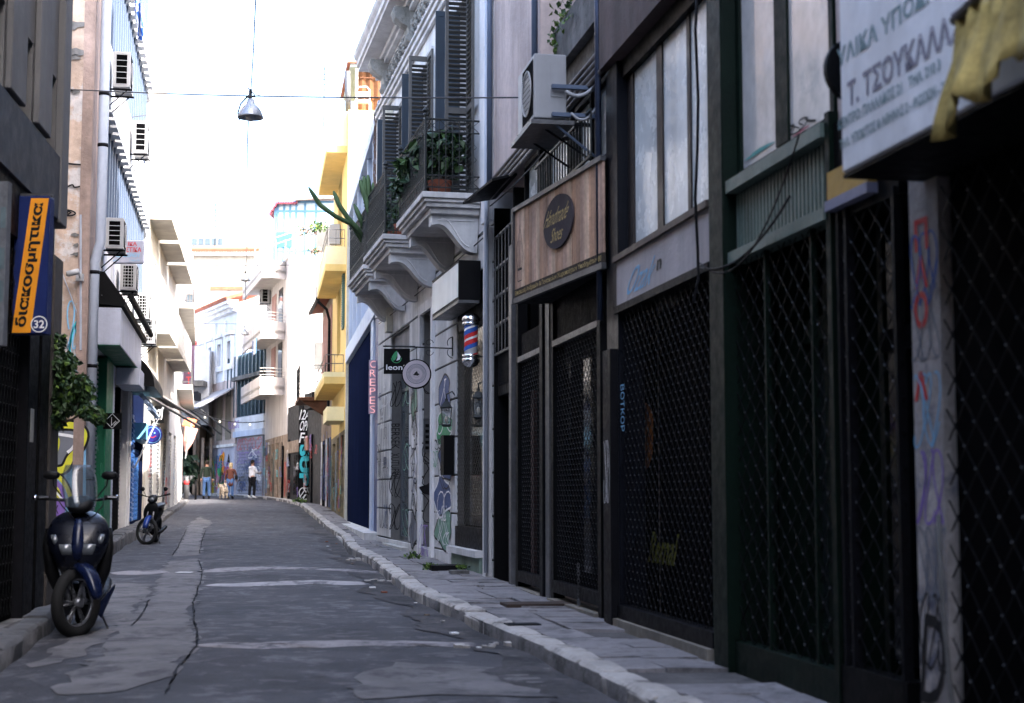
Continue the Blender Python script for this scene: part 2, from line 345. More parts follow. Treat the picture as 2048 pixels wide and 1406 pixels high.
def band(px, wd, m=M_band, name='road_band', h=.010):
    P = [gp(*q) for q in px]; pts = []; hump = .028 if wd > .2 else 0
    for a, b in zip(P, P[1:]):
        k = max(1, int((b - a).length / .15)); pts += [a + (b - a) * (j / k) for j in range(k)]
    pts.append(P[-1]); rows = []
    for i, p in enumerate(pts):
        t = (pts[min(i + 1, len(pts) - 1)] - pts[max(i - 1, 0)]); t.z = 0; t.normalize(); nn = Vector((-t.y, t.x, 0)); e = .15 if i in (0, len(pts) - 1) else 1
        rows.append([(q.x, q.y, rz(q.x, q.y) + h * (1 if not hump else .3) + hump * (1 - s * s) * e) for s, q in [(s, p + nn * (s * wd / 2 * e + (jit(.07) if hump else jit(.012)))) for s in (-1, -.6, 0, .6, 1)]])
    return sheet(name, rows, m)
band([(392, 1300), (520, 1297), (680, 1293), (850, 1292), (985, 1296)], .42)
band([(410, 1177), (500, 1173), (620, 1172), (740, 1174)], .60, mat('white_paint_worn', (.30, .29, .30), .8, var=.25, sc=3, grime=((.06, .06, .07), 2.6, .52)))
band([(398, 1146), (470, 1142), (560, 1142), (690, 1145), (745, 1148)], .6)
band([(228, 1150), (270, 1148), (330, 1145)], .8)
def crack(px, wd=.02):
    P = []
    for a, b in zip(px, px[1:]): P += [(a[0] + (b[0] - a[0]) * t / 3 + jit(1.5), a[1] + (b[1] - a[1]) * t / 3 + jit(.6)) for t in range(3)]
    return band(P + [px[-1]], wd, P_crk, 'road_crack', .013)
P_crk = mat('crack', (.022, .022, .026), .95, bump=0)
for c in ([(398, 1122), (404, 1150), (396, 1185), (385, 1215), (388, 1250), (395, 1275), (392, 1305), (360, 1345), (330, 1400)], [(345, 1112), (400, 1111), (402, 1092), (412, 1064)], [(372, 1062), (360, 1090), (345, 1112)],
          [(225, 1182), (260, 1185), (310, 1182)], [(300, 1205), (285, 1235), (262, 1260)], [(200, 1285), (260, 1278), (310, 1275)], [(590, 1010), (612, 1040), (625, 1060), (640, 1085), (660, 1110)], [(660, 1110), (700, 1130), (735, 1155), (800, 1195)],
          [(800, 1195), (850, 1230), (900, 1262), (960, 1300), (1010, 1345)])[:5]: crack(c, .006)
# gutter dirt along the right kerb
sheet('gutter', [[(kr(y) - .38 + .10 * math.sin(y * 1.7) + .06 * math.sin(y * 4.1) + jit(.06), y, 0), (kr(y) - .2, y, 0), (kr(y) - .02, y, 0)] for y in [8 + i * .2 for i in range(280)]], M_gutter)
me = bpy.data.objects['gutter']
for v in me.data.vertices:
    X, Y = v.co.x + me.location.x, v.co.y + me.location.y; v.co.z = rz(X, Y) + .008 - me.location.z
# ---- pavements: bed plus single slabs, kerbs plus single stones
def pavement(name, inner, outer, hh, ya, yb, slab_from, slab_to, step, cols, kerbw=.20, sgn=1):
    R = []
    y = ya
    while y <= yb:
        R.append([(inner(y), y, zg(y) - .05), (inner(y), y, zg(y) + hh(y) - .02), (outer(y), y, zg(y) + hh(y) - .02)]); y += .5
    base = sheet(name, R, M_bed); y = slab_from; n = 0
    while y < slab_to:
        L = step * rnd.uniform(.6, 1.2) * (1 if y < 40 else 1.6); x0, x1 = inner(y), outer(y); wdt = abs(x1 - x0) - kerbw
        if wdt > .15:
            cs = [0] + sorted(rnd.uniform(.35, .65) + (i - (cols - 2) / 2) * .3 for i in range(cols - 1)) + [1] if wdt > .5 else [0, 1]
            for a, b in zip(cs, cs[1:]):
                if rnd.random() < (.28 if y < 12.5 else .05): continue
                oy = jit(.08); q = []; g = .007; tl = jit(.006); tl2 = jit(.006); cz = .002 + abs(jit(.006))
                for yy, f in ((y + g, a), (y + g, b), (y + L - g, b), (y + L - g, a)):
                    xi = inner(yy) + sgn * kerbw; xo = outer(yy) - sgn * .01; fx = f + (g if f == a else -g) / wdt
                    q.append(Vector((xi + (xo - xi) * fx + jit(.008), yy + oy * (f if 0 < f < 1 else 0), zg(yy) + hh(yy) + cz + (tl if f == a else -tl) + (tl2 if yy < y + L / 2 else -tl2))))
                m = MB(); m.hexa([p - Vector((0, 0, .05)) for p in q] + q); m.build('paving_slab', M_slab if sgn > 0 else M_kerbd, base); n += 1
        y += L
    return base
pavement('right_pavement', kr, wr, hr, -8, 100, 8, 60, .62, 2)
pavement('left_pavement', kl, wlx, hl, -8, 100, 9, 58, .9, 2, sgn=-1)
M_kerbd = mat('kerb_dark', (.10, .098, .10), .75, var=.3, sc=2, bump=.6, bs=14, grime=((.05, .05, .05), 3, .5))
def kerb(name, edge, hh, sgn, y0, y1):
    b = MB(); R = []
    for i in range(int((y1 - y0) / 1.)): y = y0 + i; R.append([(edge(y) + sgn * .04, y, zg(y) - .05), (edge(y) + sgn * .04, y, zg(y) + hh(y) - .03), (edge(y) + sgn * .19, y, zg(y) + hh(y) - .03)])
    base = sheet(name, R, M_bed); y = y0
    while y < y1:
        L = rnd.choice((.35, .55, .8, .95, .6)) * (1 if y < 35 else 1.5); g = .012; dz = jit(.012); dx = jit(.015); ch = .025 + abs(jit(.02)); secs = []
        rt = jit(.015)
        for k in range(5):
            yy = y + g + (L - 2 * g) * k / 4; x = edge(yy) + sgn * dx + (k / 4 - .5) * rt; top = zg(yy) + hh(yy) + .012 + dz + jit(.003); e = 0 if 0 < k < 4 else .012
            ch2 = ch + abs(jit(.006))
            secs.append([Vector((x + sgn * .00 + sgn * e, yy, zg(yy) - .04)), Vector((x + sgn * (jit(.006) + e), yy, top - ch2)), Vector((x + sgn * ch2, yy, top - e)), Vector((x + sgn * .20, yy, top - e)), Vector((x + sgn * .20, yy, zg(yy) - .04))])
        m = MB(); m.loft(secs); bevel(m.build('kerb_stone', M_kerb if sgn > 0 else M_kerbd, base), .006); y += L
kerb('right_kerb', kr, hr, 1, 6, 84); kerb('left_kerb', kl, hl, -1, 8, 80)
# ================================================================ SHARED BUILDERS
def lattice(F, u0, u1, z0, z1, w, parent, m, a=.12, b=.26, s=.011, rivets=True, name='lattice'):
    """folding gate: crossed flat strips with rivets, clipped to the opening"""
    if u0 > u1: u0, u1 = u1, u0
    mb = MB()
    k = b / a
    for sg in (1, -1):
        n0 = int(((u1 - u0) + (z1 - z0) / k) / a) + 2
        for i in range(-n0, n0 * 2):
            c = u0 + i * a + jit(.004)                 # u = c + sg*(z-z0)/k
            t0, t1 = z0, z1
            lo, hi = sorted(((u0 - c) * k * sg + z0, (u1 - c) * k * sg + z0)); t0, t1 = max(t0, lo), min(t1, hi)
            if t1 - t0 < .03: continue
            ua, ub = c + sg * (t0 - z0) / k, c + sg * (t1 - z0) / k; ww = w + (.004 if sg > 0 else -.004)
            d = s / 2
            mb.hexa([F.p(ua - d, ww - .0015, t0), F.p(ua + d, ww - .0015, t0), F.p(ua + d, ww + .0015, t0), F.p(ua - d, ww + .0015, t0), F.p(ub - d, ww - .0015, t1), F.p(ub + d, ww - .0015, t1), F.p(ub + d, ww + .0015, t1), F.p(ub - d, ww + .0015, t1)])
    o = mb.build(name, m, parent); tag(o, kind='stuff')
    if rivets:
        rv = MB(); nu = int((u1 - u0) / (a / 2)); nz = int((z1 - z0) / (b / 2))
        for i in range(1, nu):
            for j in range(1, nz):
                if (i + j) % 2: continue
                p = F.p(u0 + i * a / 2, w + .009, z0 + j * b / 2); q = .0065
                rv.add([p + F.U * q, p + Vector((0, 0, q)), p - F.U * q, p - Vector((0, 0, q)), p + F.N * .006], [(0, 1, 4), (1, 2, 4), (2, 3, 4), (3, 0, 4)])
        if rv.v: tag(rv.build('rivets', M_steel, parent), kind='stuff')
    return o
def pane(F, u0, u1, z0, z1, w, parent, m, name='pane'):
    return MB().box(F, u0, u1, w - .008, w, z0, z1).build(name, m, parent)
def frame(F, u0, u1, z0, z1, w0, w1, t, parent, m, nv=0, nh=(), name='window_frame', mt=None):
    b = MB(); mt = mt or t * .7
    if u0 > u1: u0, u1 = u1, u0
    b.box(F, u0, u0 + t, w0, w1, z0, z1); b.box(F, u1 - t, u1, w0, w1, z0, z1); b.box(F, u0 + t, u1 - t, w0, w1, z0, z0 + t); b.box(F, u0 + t, u1 - t, w0, w1, z1 - t, z1)
    for i in range(nv): c = u0 + (u1 - u0) * (i + 1) / (nv + 1); b.box(F, c - mt / 2, c + mt / 2, w0 + .004, w1 - .004, z0 + t, z1 - t)
    for h in nh: b.box(F, u0 + t, u1 - t, w0 + .006, w1 - .006, h - mt / 2, h + mt / 2)
    return b.build(name, m, parent)
def scrawl(F, u0, u1, z0, z1, w, seed, m, parent, wd=.02, n=5, name='graffiti_stroke'):
    r = random.Random(seed); b = MB()
    for k in range(n):
        cu = u0 + (u1 - u0) * (k + .5) / n; pts = []; h = (z1 - z0); x = cu; ph = r.uniform(0, 6); fx = r.uniform(1.2, 2.6); a = (u1 - u0) / n * .7
        for i in range(22):
            t = i / 21; pts.append((cu + a * math.sin(ph + t * fx * 5) * (1 - .3 * t), z0 + h * (.5 + .48 * math.sin(ph * 1.7 + t * fx * 3.3 + k))))
        b.ribbon(F, pts, wd, w + .0006 * k)
    return b.build(name, m, parent)
def blob(F, u, z, ru, rz_, w, seed, m, parent, name='graffiti_patch', irr=.3):
    r = random.Random(seed); p = [r.uniform(0, 6) for _ in range(4)]
    pts = [(u + ru * math.cos(a) * (1 + irr * math.sin(2 * a + p[0]) * .5 + irr * math.sin(3 * a + p[1]) * .5 + irr * .4 * math.sin(5 * a + p[2])), z + rz_ * math.sin(a) * (1 + irr * math.sin(3 * a + p[3]) * .5)) for a in [2 * PI * i / 36 for i in range(36)]]
    b = MB(); b.poly(F, pts, w); return b.build(name, m, parent), pts
def outline(F, pts, w, m, parent, wd=.03, name='graffiti_outline'):
    b = MB(); b.ribbon(F, pts + [pts[0]], wd, w); return b.build(name, m, parent)
def ftag(F, s, u0, u1, z0, z1, w, m, parent, bold=.01, rot=0, skew=.2, slope=0, name='graffiti_tag'):
    b = MB(); ftext(b, F, s, u0, u1, z0, z1, w, bold, slope, rot, skew); return b.build(name, m, parent)
def ftagpx(F, s, xa, ya, xb, yb, w, m, parent, **k):
    a = F.uz(xa, ya, w); b = F.uz(xb, yb, w); return ftag(F, s, a[0], b[0], b[1], a[1], w, m, parent, **k)
def pipe(F, pts, r, m, parent=None, name='pipe', n=8, **kw):
    return MB().tube([F.p(*q) for q in pts], r, n).build(name, m, parent, True, **kw)
def acunit(name, label, F, u, w, z, L=.8, D=.3, Hh=.58, grid=False, m=None, louv=True, group='air conditioners on the left facades'):
    """outdoor unit: casing, louvred end, fan guard, bracket.  u,w,z = near wall-side bottom corner"""
    t = thing(name, label, 'air conditioner', F.p(u + L / 2, w + D / 2, z), group); m = m or M_acw
    bevel(MB().box(F, u, u + L, w, w + D, z, z + Hh).build('casing', m, t), .012, 2)
    if louv: bk = MB().box(F, u - .003, u - .001, w + D * .2, w + D * .8, z + .06, z + Hh - .06); bk.build('coil', M_dark, t)
    n = 5 if not grid else 7; pl = []
    for i in range(n + 1): pl.append((u - .006, w + D * .5, z + .06 + (Hh - .12) * i / n))
    if louv: fcopies(F, 'louvre', lambda b, f: b.box(f, -.004, .004, -D * .3, D * .3, -.006, .006), m, t, pl)
    if grid: fcopies(F, 'grid_bar', lambda b, f: b.box(f, -.003, .003, -.005, .005, 0, Hh - .12), m, t, [(u - .006, w + D * (.3 + .2 * i), z + .06) for i in range(3)])
    MB().box(F, u + .05, u + L - .24, w + D + .001, w + D + .004, z + .04, z + Hh - .04).build('fan_grille', M_dark, t)
    g = MB(); g.lathe(F.p(u + L * .4, w + D + .004, z + Hh / 2), [(.215, .004), (.215, .012), (.20, .012), (.20, .004)], 20, F.N); g.build('fan_ring', m, t)
    gb = MB()
    for k in range(7): hh = .2 * math.sin(PI * (k + 1) / 8); gb.box(F, u + L * .4 - hh, u + L * .4 + hh, w + D + .006, w + D + .010, z + Hh / 2 + (-.2 + .05 * (k + 1)) - .003, z + Hh / 2 + (-.2 + .05 * (k + 1)) + .003)
    gb.build('fan_guard', M_dksteel, t)
    for q in (.12, L - .12): b = MB(); b.box(F, u + q - .015, u + q + .015, -.0 + .002, w + D + .03, z - .035, z - .003); b.tube([F.p(u + q, .01, z - .35), F.p(u + q, w + D * .8, z - .03)], .012, 5); b.build('bracket', M_dksteel, t)
    return t
M_pine = mat('pine_plank', (.56, .37, .28), .7, var=.35, sc=2.5, streak=.35, sf=7, bump=.2, bs=20, grime=((.16, .08, .05), 7, .62), spec=.2)
M_gate = mat('gate_dark', (.0075, .0075, .0085), .6, 0, .3, 6, .1, 60, spec=.03)
# ================================================================ RIGHT: NEAR SHOPS
U1 = FR1.uy
A = thing('shop_building', 'dark two-storey shop row with green and grey fronts nearest on the right', 'building', FR1.p(U1(9), -3, .1))
ZS, ZH = 3.27, 2.83
core = MB().box(FR1, U1(-25), U1(12.95), -9, -.62, -.3, 17); core.box(FR1, U1(-25), U1(5.0), -.62, -.02, -.3, 17); core.box(front(-24), -30, 30, 0, 8, -.3, 15)  # unseen block across the street behind the camera is added to cut skylight
core.box(FR1, U1(5.0), U1(12.95), -.62, -.02, 6.6, 17)
core.build('wall', M_conc, A)
def P1(px, py, w=0): return FR1.uz(px, py, w)
uc0, uc1 = P1(1436, 900)[0], P1(1481, 900)[0]                # green corner column
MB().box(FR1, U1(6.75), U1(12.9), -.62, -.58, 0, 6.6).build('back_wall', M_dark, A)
# green shop
gs = thing('shopfront', 'dark green shopfront with ribbed panel and folding lattice gate', 'shopfront', FR1.p(U1(8.9), 0, .2))
b = MB(); b.box(FR1, P1(1481, 900)[0], P1(1452, 900)[0], -.25, .10, .1, 6.6); bevel(b.build('post', M_dkgreen, gs), .008)
b = MB(); b.box(FR1, P1(1452, 900)[0], P1(1434, 900)[0], -.25, .04, .1, 6.6); bevel(b.build('post', mat('faded_green_post', (.022, .045, .036), .55, .2, var=.3, streak=.35, grime=((.03, .03, .03), 4, .6)), gs), .006)
ug0, ug1 = P1(1682, 900)[0], P1(1483, 900)[0]
MB().box(FR1, ug0 - .06, ug0, -.2, .06, .15, ZS + .1).build('post', M_dkgreen, gs)
MB().box(FR1, ug0, ug1, -.05, .085, ZS - .03, ZS + .05).build('sill', M_green, gs)
MB().box(FR1, ug0, ug1, -.05, .075, ZH - .05, ZH + .02).build('rail', M_green, gs)
n = 27; du = (ug1 - ug0) / n
MB().box(FR1, ug0, ug1, -.05, 0, ZH + .02, ZS - .03).build('back_panel', M_dkgreen, gs)
fcopies(FR1, 'rib', lambda b, f: b.box(f, -du * .27, du * .27, 0, .014, 0, ZS - ZH - .07), M_green, gs, [(ug0 + du * (i + .5), .002, ZH + .03) for i in range(n)])
frame(FR1, ug0, ug1, ZS + .05, 6.3, -.05, .0, .06, gs, M_dkgreen, 0)
MB().box(FR1, P1(1574, 200)[0], P1(1549, 200)[0], -.05, -.002, ZS + .12, 6.23).build('mullion', M_dkgreen, gs)
pane(FR1, ug0 + .06, P1(1574, 200)[0], ZS + .11, 6.24, -.02, gs, M_reflwhite); pane(FR1, P1(1549, 200)[0], ug1 - .06, ZS + .11, 6.24, -.022, gs, M_reflwhite)
# sticker drawings low on the panes
for (xa, ya, xb, yb, m, s) in ((1490, 312, 1538, 290, P_cyan, 3), (1580, 275, 1612, 248, P_pnk, 5)):
    a = P1(xa, ya); c = P1(xb, yb); blob(FR1, (a[0] + c[0]) / 2, (a[1] + c[1]) / 2, abs(a[0] - c[0]) / 2, abs(c[1] - a[1]) / 2, -.016, s, mat('sticker_%d' % s, ((.10, .32, .30) if s == 3 else (.5, .16, .2)), .5), gs, 'sticker')
scrawl(FR1, P1(1625, 240)[0], P1(1578, 270)[0], P1(1600, 258)[1], P1(1600, 236)[1], -.015, 4, P_blk, gs, .01, 3, 'sticker_drawing')
M_shopglass = mat('shop_glass', (.022, .027, .028), .03, 0, .1, 2, 0, 2, spec=1., coat=1.)
# lower front: glazed doors behind a folding gate
for (xa, xb) in ((1682, 1612), (1560, 1483)): pane(FR1, P1(xa, 900)[0], P1(xb, 900)[0], .45, ZH - .08, -.32, gs, M_shopglass)
pane(FR1, P1(1612, 900)[0], P1(1560, 900)[0], .45, ZH - .08, -.322, gs, M_shopglass)
b = MB()
for xa, xb in ((1482, 1530), (1572, 1600), (1660, 1684)): b.box(FR1, P1(xa, 900)[0], P1(xb, 900)[0], -.31, -.25, .3, ZH - .06)
b.box(FR1, ug0, ug1, -.31, -.26, 2.22, 2.36); b.box(FR1, ug0, ug1, -.31, -.26, .25, .5); b.build('door_frame', M_dkgreen, gs)
MB().box(FR1, ug0, ug1, -.04, .06, .14, .36).build('kick_plate', M_dkgreen, gs)
lattice(FR1, ug0 + .03, ug1, .36, ZH - .05, .02, gs, M_gate, .19, .17, .014)
b = MB()
for x in (1545, 1640): b.box(FR1, P1(x, 900)[0] - .012, P1(x, 900)[0] + .012, .0, .035, .36, ZH - .05)
b.build('gate_bar', M_dkgreen, gs)
# dark shop with folding gate (next, nearer)
ds = thing('shopfront', 'dark shopfront with folding lattice gates beneath the large white sign', 'shopfront', FR1.p(U1(7.4), 0, .2))
ud0, ud1 = P1(1822, 900)[0], P1(1690, 900)[0]
MB().box(FR1, ud0, ud1, -.3, -.26, .4, 2.75).build('pane', M_glass, ds); MB().box(FR1, ud0, ud1, -.05, .05, .14, .4).build('kick_plate', M_black, ds)
lattice(FR1, ud0, ud1, .4, 2.75, .03, ds, M_gate, .19, .17, .014)
b = MB()
for x in (1700, 1716, 1815): b.box(FR1, P1(x, 900)[0] - .014, P1(x, 900)[0] + .014, .0, .05, .14, 2.8)
b.box(FR1, ud0, ud1, -.28, -.22, 2.05, 2.17); b.build('gate_bar', M_dksteel, ds)
MB().box(FR1, ud0, ud1, -.15, .03, 2.76, 3.3).build('fascia', M_black, ds)
MB().box(FR1, P1(1765, 375)[0], ud1 - .02, .03, .08, 2.87, 3.02).build('small_sign', mat('ochre_board', (.45, .27, .06), .6), ds)
MB().box(FR1, P1(1765, 375)[0] - .01, ud1, .03, .09, 2.81, 2.865).build('sign_trim', mat('lilac_trim', (.22, .22, .30), .6), ds)
MB().box(FR1, U1(5), U1(12.9), -.62, -.3, 5.5, 6.6).build('upper_wall', M_grey, ds)
MB().box(FR1, ud0, ud1, -.3, .0, 3.32, 6.6).build('upper_wall', M_beige, ds)
# second gate, nearest
us0, us1 = U1(5.0), P1(1897, 900, .11)[0]
MB().box(FR1, us0, us1, .03, .07, .3, 2.75).build('back_panel', M_dark, ds); lattice(FR1, us0, us1, .3, 2.75, .11, ds, M_gate, .19, .2, .014)
MB().box(FR1, us0, us1, -.05, .05, .1, .3).build('kick_plate', M_black, ds)
MB().box(FR1, us0, us1 + .3, -.3, .07, 2.76, 6.6).build('upper_wall', M_black, ds)
# graffiti pillar
pl = thing('pillar', 'pale pillar painted with large red letters between the dark gates', 'pillar', FR1.p(U1(7.05), 0, .2))
up0, up1 = P1(1888, 900, .1)[0], P1(1830, 900, .1)[0]
M_pil = mat('painted_pillar', (.40, .36, .34), .85, var=.3, sc=3, streak=.3, bump=.4, grime=((.10, .11, .17), 4, .54))
MB().box(FR1, up0, up1, -.3, .1, .12, 2.85).build('shaft', M_pil, pl)
for s, y0, y1 in (('Π', 440, 498), ('Α', 515, 575), ('Ο', 585, 655), ('Λ', 745, 800)):
    a = FR1.uz(1852, y1, .103); c = FR1.uz(1832, y0, .103); cc = (a[0] + c[0]) / 2
    ftag(FR1, s, cc + .07, cc - .07, a[1], c[1], .103, P_red, pl, .03, skew=0, name='lettering')
for i, (z, m) in enumerate(((2.35, P_blu), (2.1, P_gry), (1.7, P_lbl), (1.35, P_pur), (1.0, P_gry), (.7, P_blk))):
    scrawl(FR1, up0 + .02, up1 - .02, z - .2, z + .15, .102, i + 20, m, pl, .012, 3)
ftag(FR1, 'D', up1 - .03, up0 + .03, .35, .75, .104, P_blk, pl, 0, skew=.3)
pipe(FR1, [(up0 - .01, .14, 1.2), (up0 - .03, .14, .8), (up0 - .09, .15, .5), (up0 - .2, .16, .2)], .012, M_conc, pl, 'cable')
# big white sign
ws = thing('sign', 'large white sign board with Greek shop lettering at upper right', 'sign', FR1.p(U1(6), .25, 2.74))
wu0, wu1 = U1(4.6), U1(6.86) - .02
M_signw = mat('sign_white', (.80, .82, .86), .45, var=.12, streak=.12, bump=.05, grime=((.55, .56, .60), 2, .60))
bevel(MB().box(FR1, wu0, wu1, .03, .5, 2.75, 4.6).build('box', M_signw, ws), .01)
MB().box(FR1, wu0 - .01, wu1 + .01, .02, .49, 2.73, 2.747).build('underside', M_black, ws)
P_tg = mat('paint_faded_teal', (.20, .30, .32), .6, bump=0); P_tgr = mat('paint_faded_grey', (.24, .23, .29), .6, bump=0)
def wl_(s, xa, ya, xb, yb, h, m, bold=.02):
    a = FR1.uz(xa, ya, .503); c = FR1.uz(xb, yb, .503); zc = (a[1] + c[1]) / 2; o = MB(); ftext(o, FR1, s, a[0], c[0], zc - h / 2, zc + h / 2, .503, bold); o.build('lettering', m, ws)
wl_('ΥΛΙΚΑ ΥΠ', 1674, 118, 1802, 28, .085, P_tg); wl_('ΟΔΗΜΑΤΩΝ', 1806, 26, 2010, -130, .085, P_tg)
wl_('Τ. ΤΣΟΥΚΑΛΑΣ & ΣΙΑ', 1695, 205, 2040, -50, .12, P_tgr, .03)
wl_('ΚΕΝΤΡΟ: ΠΑΛΛΑΔΟΣ 21   ΤΗΛ. 210 3', 1677, 270, 1880, 105, .05, P_tg, .03); wl_('ΤΗΛ. ΥΠΟΚ/ΤΟΣ & ΑΘΗΝΑΣ 2 - ΦΩΣΙΩΝ - 210', 1680, 312, 1900, 140, .05, P_tg, .03)
M_awn = mat('yellow_awning_cloth', (.56, .42, .14), .8, var=.45, sc=5, streak=.25, bump=.15, grime=((.35, .33, .25), 5, .6))
# yellow awning cloth
aw = MB(); rows = []
for j in range(7):
    r = []
    for i in range(41):
        u = U1(4.2) + (U1(5.62) - U1(4.2)) * i / 40; t = j / 6; sc = abs(math.sin(i * .37)) ** .6
        r.append(FR1.p(u, .56 + .10 * t + .022 * math.sin(i * .9 + j * .3) * t + .018 * math.sin(i * 2.3 + j * .8) + .01 * math.sin(i * 4.1), 3.33 - .26 * i / 40 - (.38 + .10 * sc - .05 * (1 - i / 40)) * t))
    rows.append(r)
aw.add([p for r in rows for p in r], [(j * 41 + i, j * 41 + i + 1, (j + 1) * 41 + i + 1, (j + 1) * 41 + i) for j in range(6) for i in range(40)])
to = aw.build('awning', M_awn, None, True, label='faded yellow cloth awning drooping in front of the large white sign', cat='awning')
to.modifiers.new('thick', 'SOLIDIFY').thickness = .004
MB().tube([tuple(FR1.p(U1(4.2), .57, 3.33) - to.location + to.location), tuple(FR1.p(U1(5.62), .57, 3.07))], .02, 6).build('roller', M_steel, to)
# black round board beside the white sign
t = thing('round_sign', 'black round board seen edge-on behind the large white sign', 'sign', FR1.p(U1(7.12), .3, 3.14))
MB().lathe(FR1.p(U1(7.02), .33, 3.3), [(.0, 0), (.16, 0), (.16, .04), (0, .04)], 28, FR1.U).build('disc', M_black, t); MB().tube([FR1.p(U1(7.05), 0, 3.3), FR1.p(U1(7.05), .2, 3.3)], .015).build('arm', M_black, t)
# grey shop
g2 = thing('shopfront', 'grey shopfront with four pale windows above a graffitied board', 'shopfront', FR1.p(U1(11.4), 0, .2))
uq0, uq1 = P1(1432, 700)[0], P1(1248, 700)[0]
MB().box(FR1, uq0, uq1 + .12, -.12, .03, ZH + .04, ZS - .02).build('board', mat('grey_board', (.46, .42, .42), .75, var=.12, streak=.2, grime=((.2, .19, .19), 3, .62)), g2)
MB().box(FR1, uq0, uq1 + .15, -.12, .06, ZS - .02, ZS + .03).build('sill', mat('brown_frame', (.09, .07, .06), .6, .3), g2)
MB().box(FR1, uq0, uq1 + .15, -.12, .05, ZH - .02, ZH + .04).build('rail', M_dksteel, g2)
fw = mat('window_bronze', (.04, .032, .03), .5, .1, streak=.2)
MB().box(FR1, uq0, uq1 + .15, -.14, -.02, 4.85, 5.0).build('lintel', M_black, g2)
MB().box(FR1, uq0, U1(12.95), -.3, .10, 5.0, 6.6).build('fascia', mat('brown_fascia', (.10, .07, .065), .8, streak=.3), g2)
xs = [1252, 1304, 1362, 1424]
for i, (xa, xb) in enumerate(((1252, 1298), (1309, 1358), (1364, 1408), (1411, 1432))):
    pane(FR1, P1(xb, 300)[0], P1(xa, 300)[0], ZS + .03, 4.85, -.08, g2, M_reflpale)
b = MB()
for xa, xb in ((1240, 1252), (1298, 1309), (1358, 1364), (1408, 1411)): b.box(FR1, P1(xa, 300)[0], P1(xb, 300)[0], -.10, -.065, ZS + .03, 4.85)
b.build('window_frame', fw, g2)
a = P1(1266, 560)[0]; c = P1(1318, 560)[0]; ftag(FR1, 'Oʒʌk', a, c, 2.92, 3.14, .034, P_lbl, g2, skew=.4, bold=.0) if 0 else ftag(FR1, 'Ozak', a, c, 2.92, 3.13, .034, P_lbl, g2, skew=.4, bold=.0); ftag(FR1, 'n', P1(1322, 560)[0], P1(1332, 560)[0], 3.0, 3.08, .034, P_blk, g2, bold=.03)
MB().box(FR1, uq0, uq1, -.34, -.30, .3, ZH - .02).build('back_panel', M_dark, g2)
pane(FR1, uq0, P1(1390, 900)[0], .35, ZH - .1, -.27, g2, mat('bluish_glass', (.008, .011, .02), .2, spec=.3))
lattice(FR1, uq0 + .02, uq1 + .02, .36, ZH - .02, .0, g2, M_gate, .13, .12, .013)
MB().box(FR1, uq0, uq1 + .1, -.08, .09, .12, .26).build('step', mat('worn_step', (.2, .18, .15), .85, var=.4, streak=.2), g2)
MB().box(FR1, uq0, uq1 + .1, -.07, .05, .262, .37).build('kick_plate', M_dksteel, g2)
for s, (px, py), m in ((9, (1300, 870), mat('dim_orange_poster', (.28, .09, .015), .8)), (12, (1335, 1100), mat('dim_yellow_scrawl', (.10, .10, .01), .8))):
    a = FR1.uz(px, py, -.29)
    if s == 9: blob(FR1, a[0], a[1], .2, .28, -.262, s, m, g2, 'poster', .12)
    else: ftag(FR1, 'Remal', a[0] + .42, a[0] - .35, a[1] - .12, a[1] + .14, -.262, m, g2, .03)
bevel(MB().box(FR1, P1(1245, 900)[0], P1(1222, 900)[0], -.2, .03, .1, 5.0).build('post', mat('blue_black_post', (.004, .005, .009), .5, .2, streak=.2), g2), .006)
bevel(MB().box(FR1, P1(1221, 900, .1)[0], P1(1206, 900, .1)[0], -.1, .1, .1, P1(1212, 700, .1)[1]).build('post', M_dksteel, g2), .006)
ftagpx(FR1, 'ВОТКОР', 1241, 770, 1249, 862, .034, P_lbl, g2, rot=-1, skew=0, bold=0)
scrawl(FR1, P1(1220, 900, .1)[0] + .02, P1(1207, 900, .1)[0] - .02, 1.2, 1.75, .102, 31, P_wht, g2, .008, 3)
# hanging cables in front of green post
def sag(p, q, d, n=14): p, q = Vector(p), Vector(q); return [p + (q - p) * (i / n) - Vector((0, 0, d * 4 * (i / n) * (1 - i / n))) for i in range(n + 1)]
b = MB(); b.tube(sag(FR1.p(P1(1428, 510)[0], .1, 2.83), FR1.p(P1(1620, 430)[0], .12, 2.98), .14), .008, 5); b.tube(sag(FR1.p(P1(1428, 500)[0], .1, 2.86), FR1.p(P1(1640, 330)[0], .12, 3.3), .33), .006, 5)
b.build('hanging_cable', M_dksteel, None, True, label='loose grey cables sagging across the green corner post', cat='cable')
b = MB(); b.tube([FR1.p(P1(1416, y)[0], .08 + .012 * math.sin(y * .02), P1(1416, y)[1]) for y in (-40, 60, 200, 300, 400, 500, 560)] + [FR1.p(P1(1426, 605)[0], .14, P1(1426, 605)[1])], .011, 7)
b.build('conduit', M_dksteel, None, True, label='blue-grey cable conduit hanging down beside the green corner post', cat='conduit')
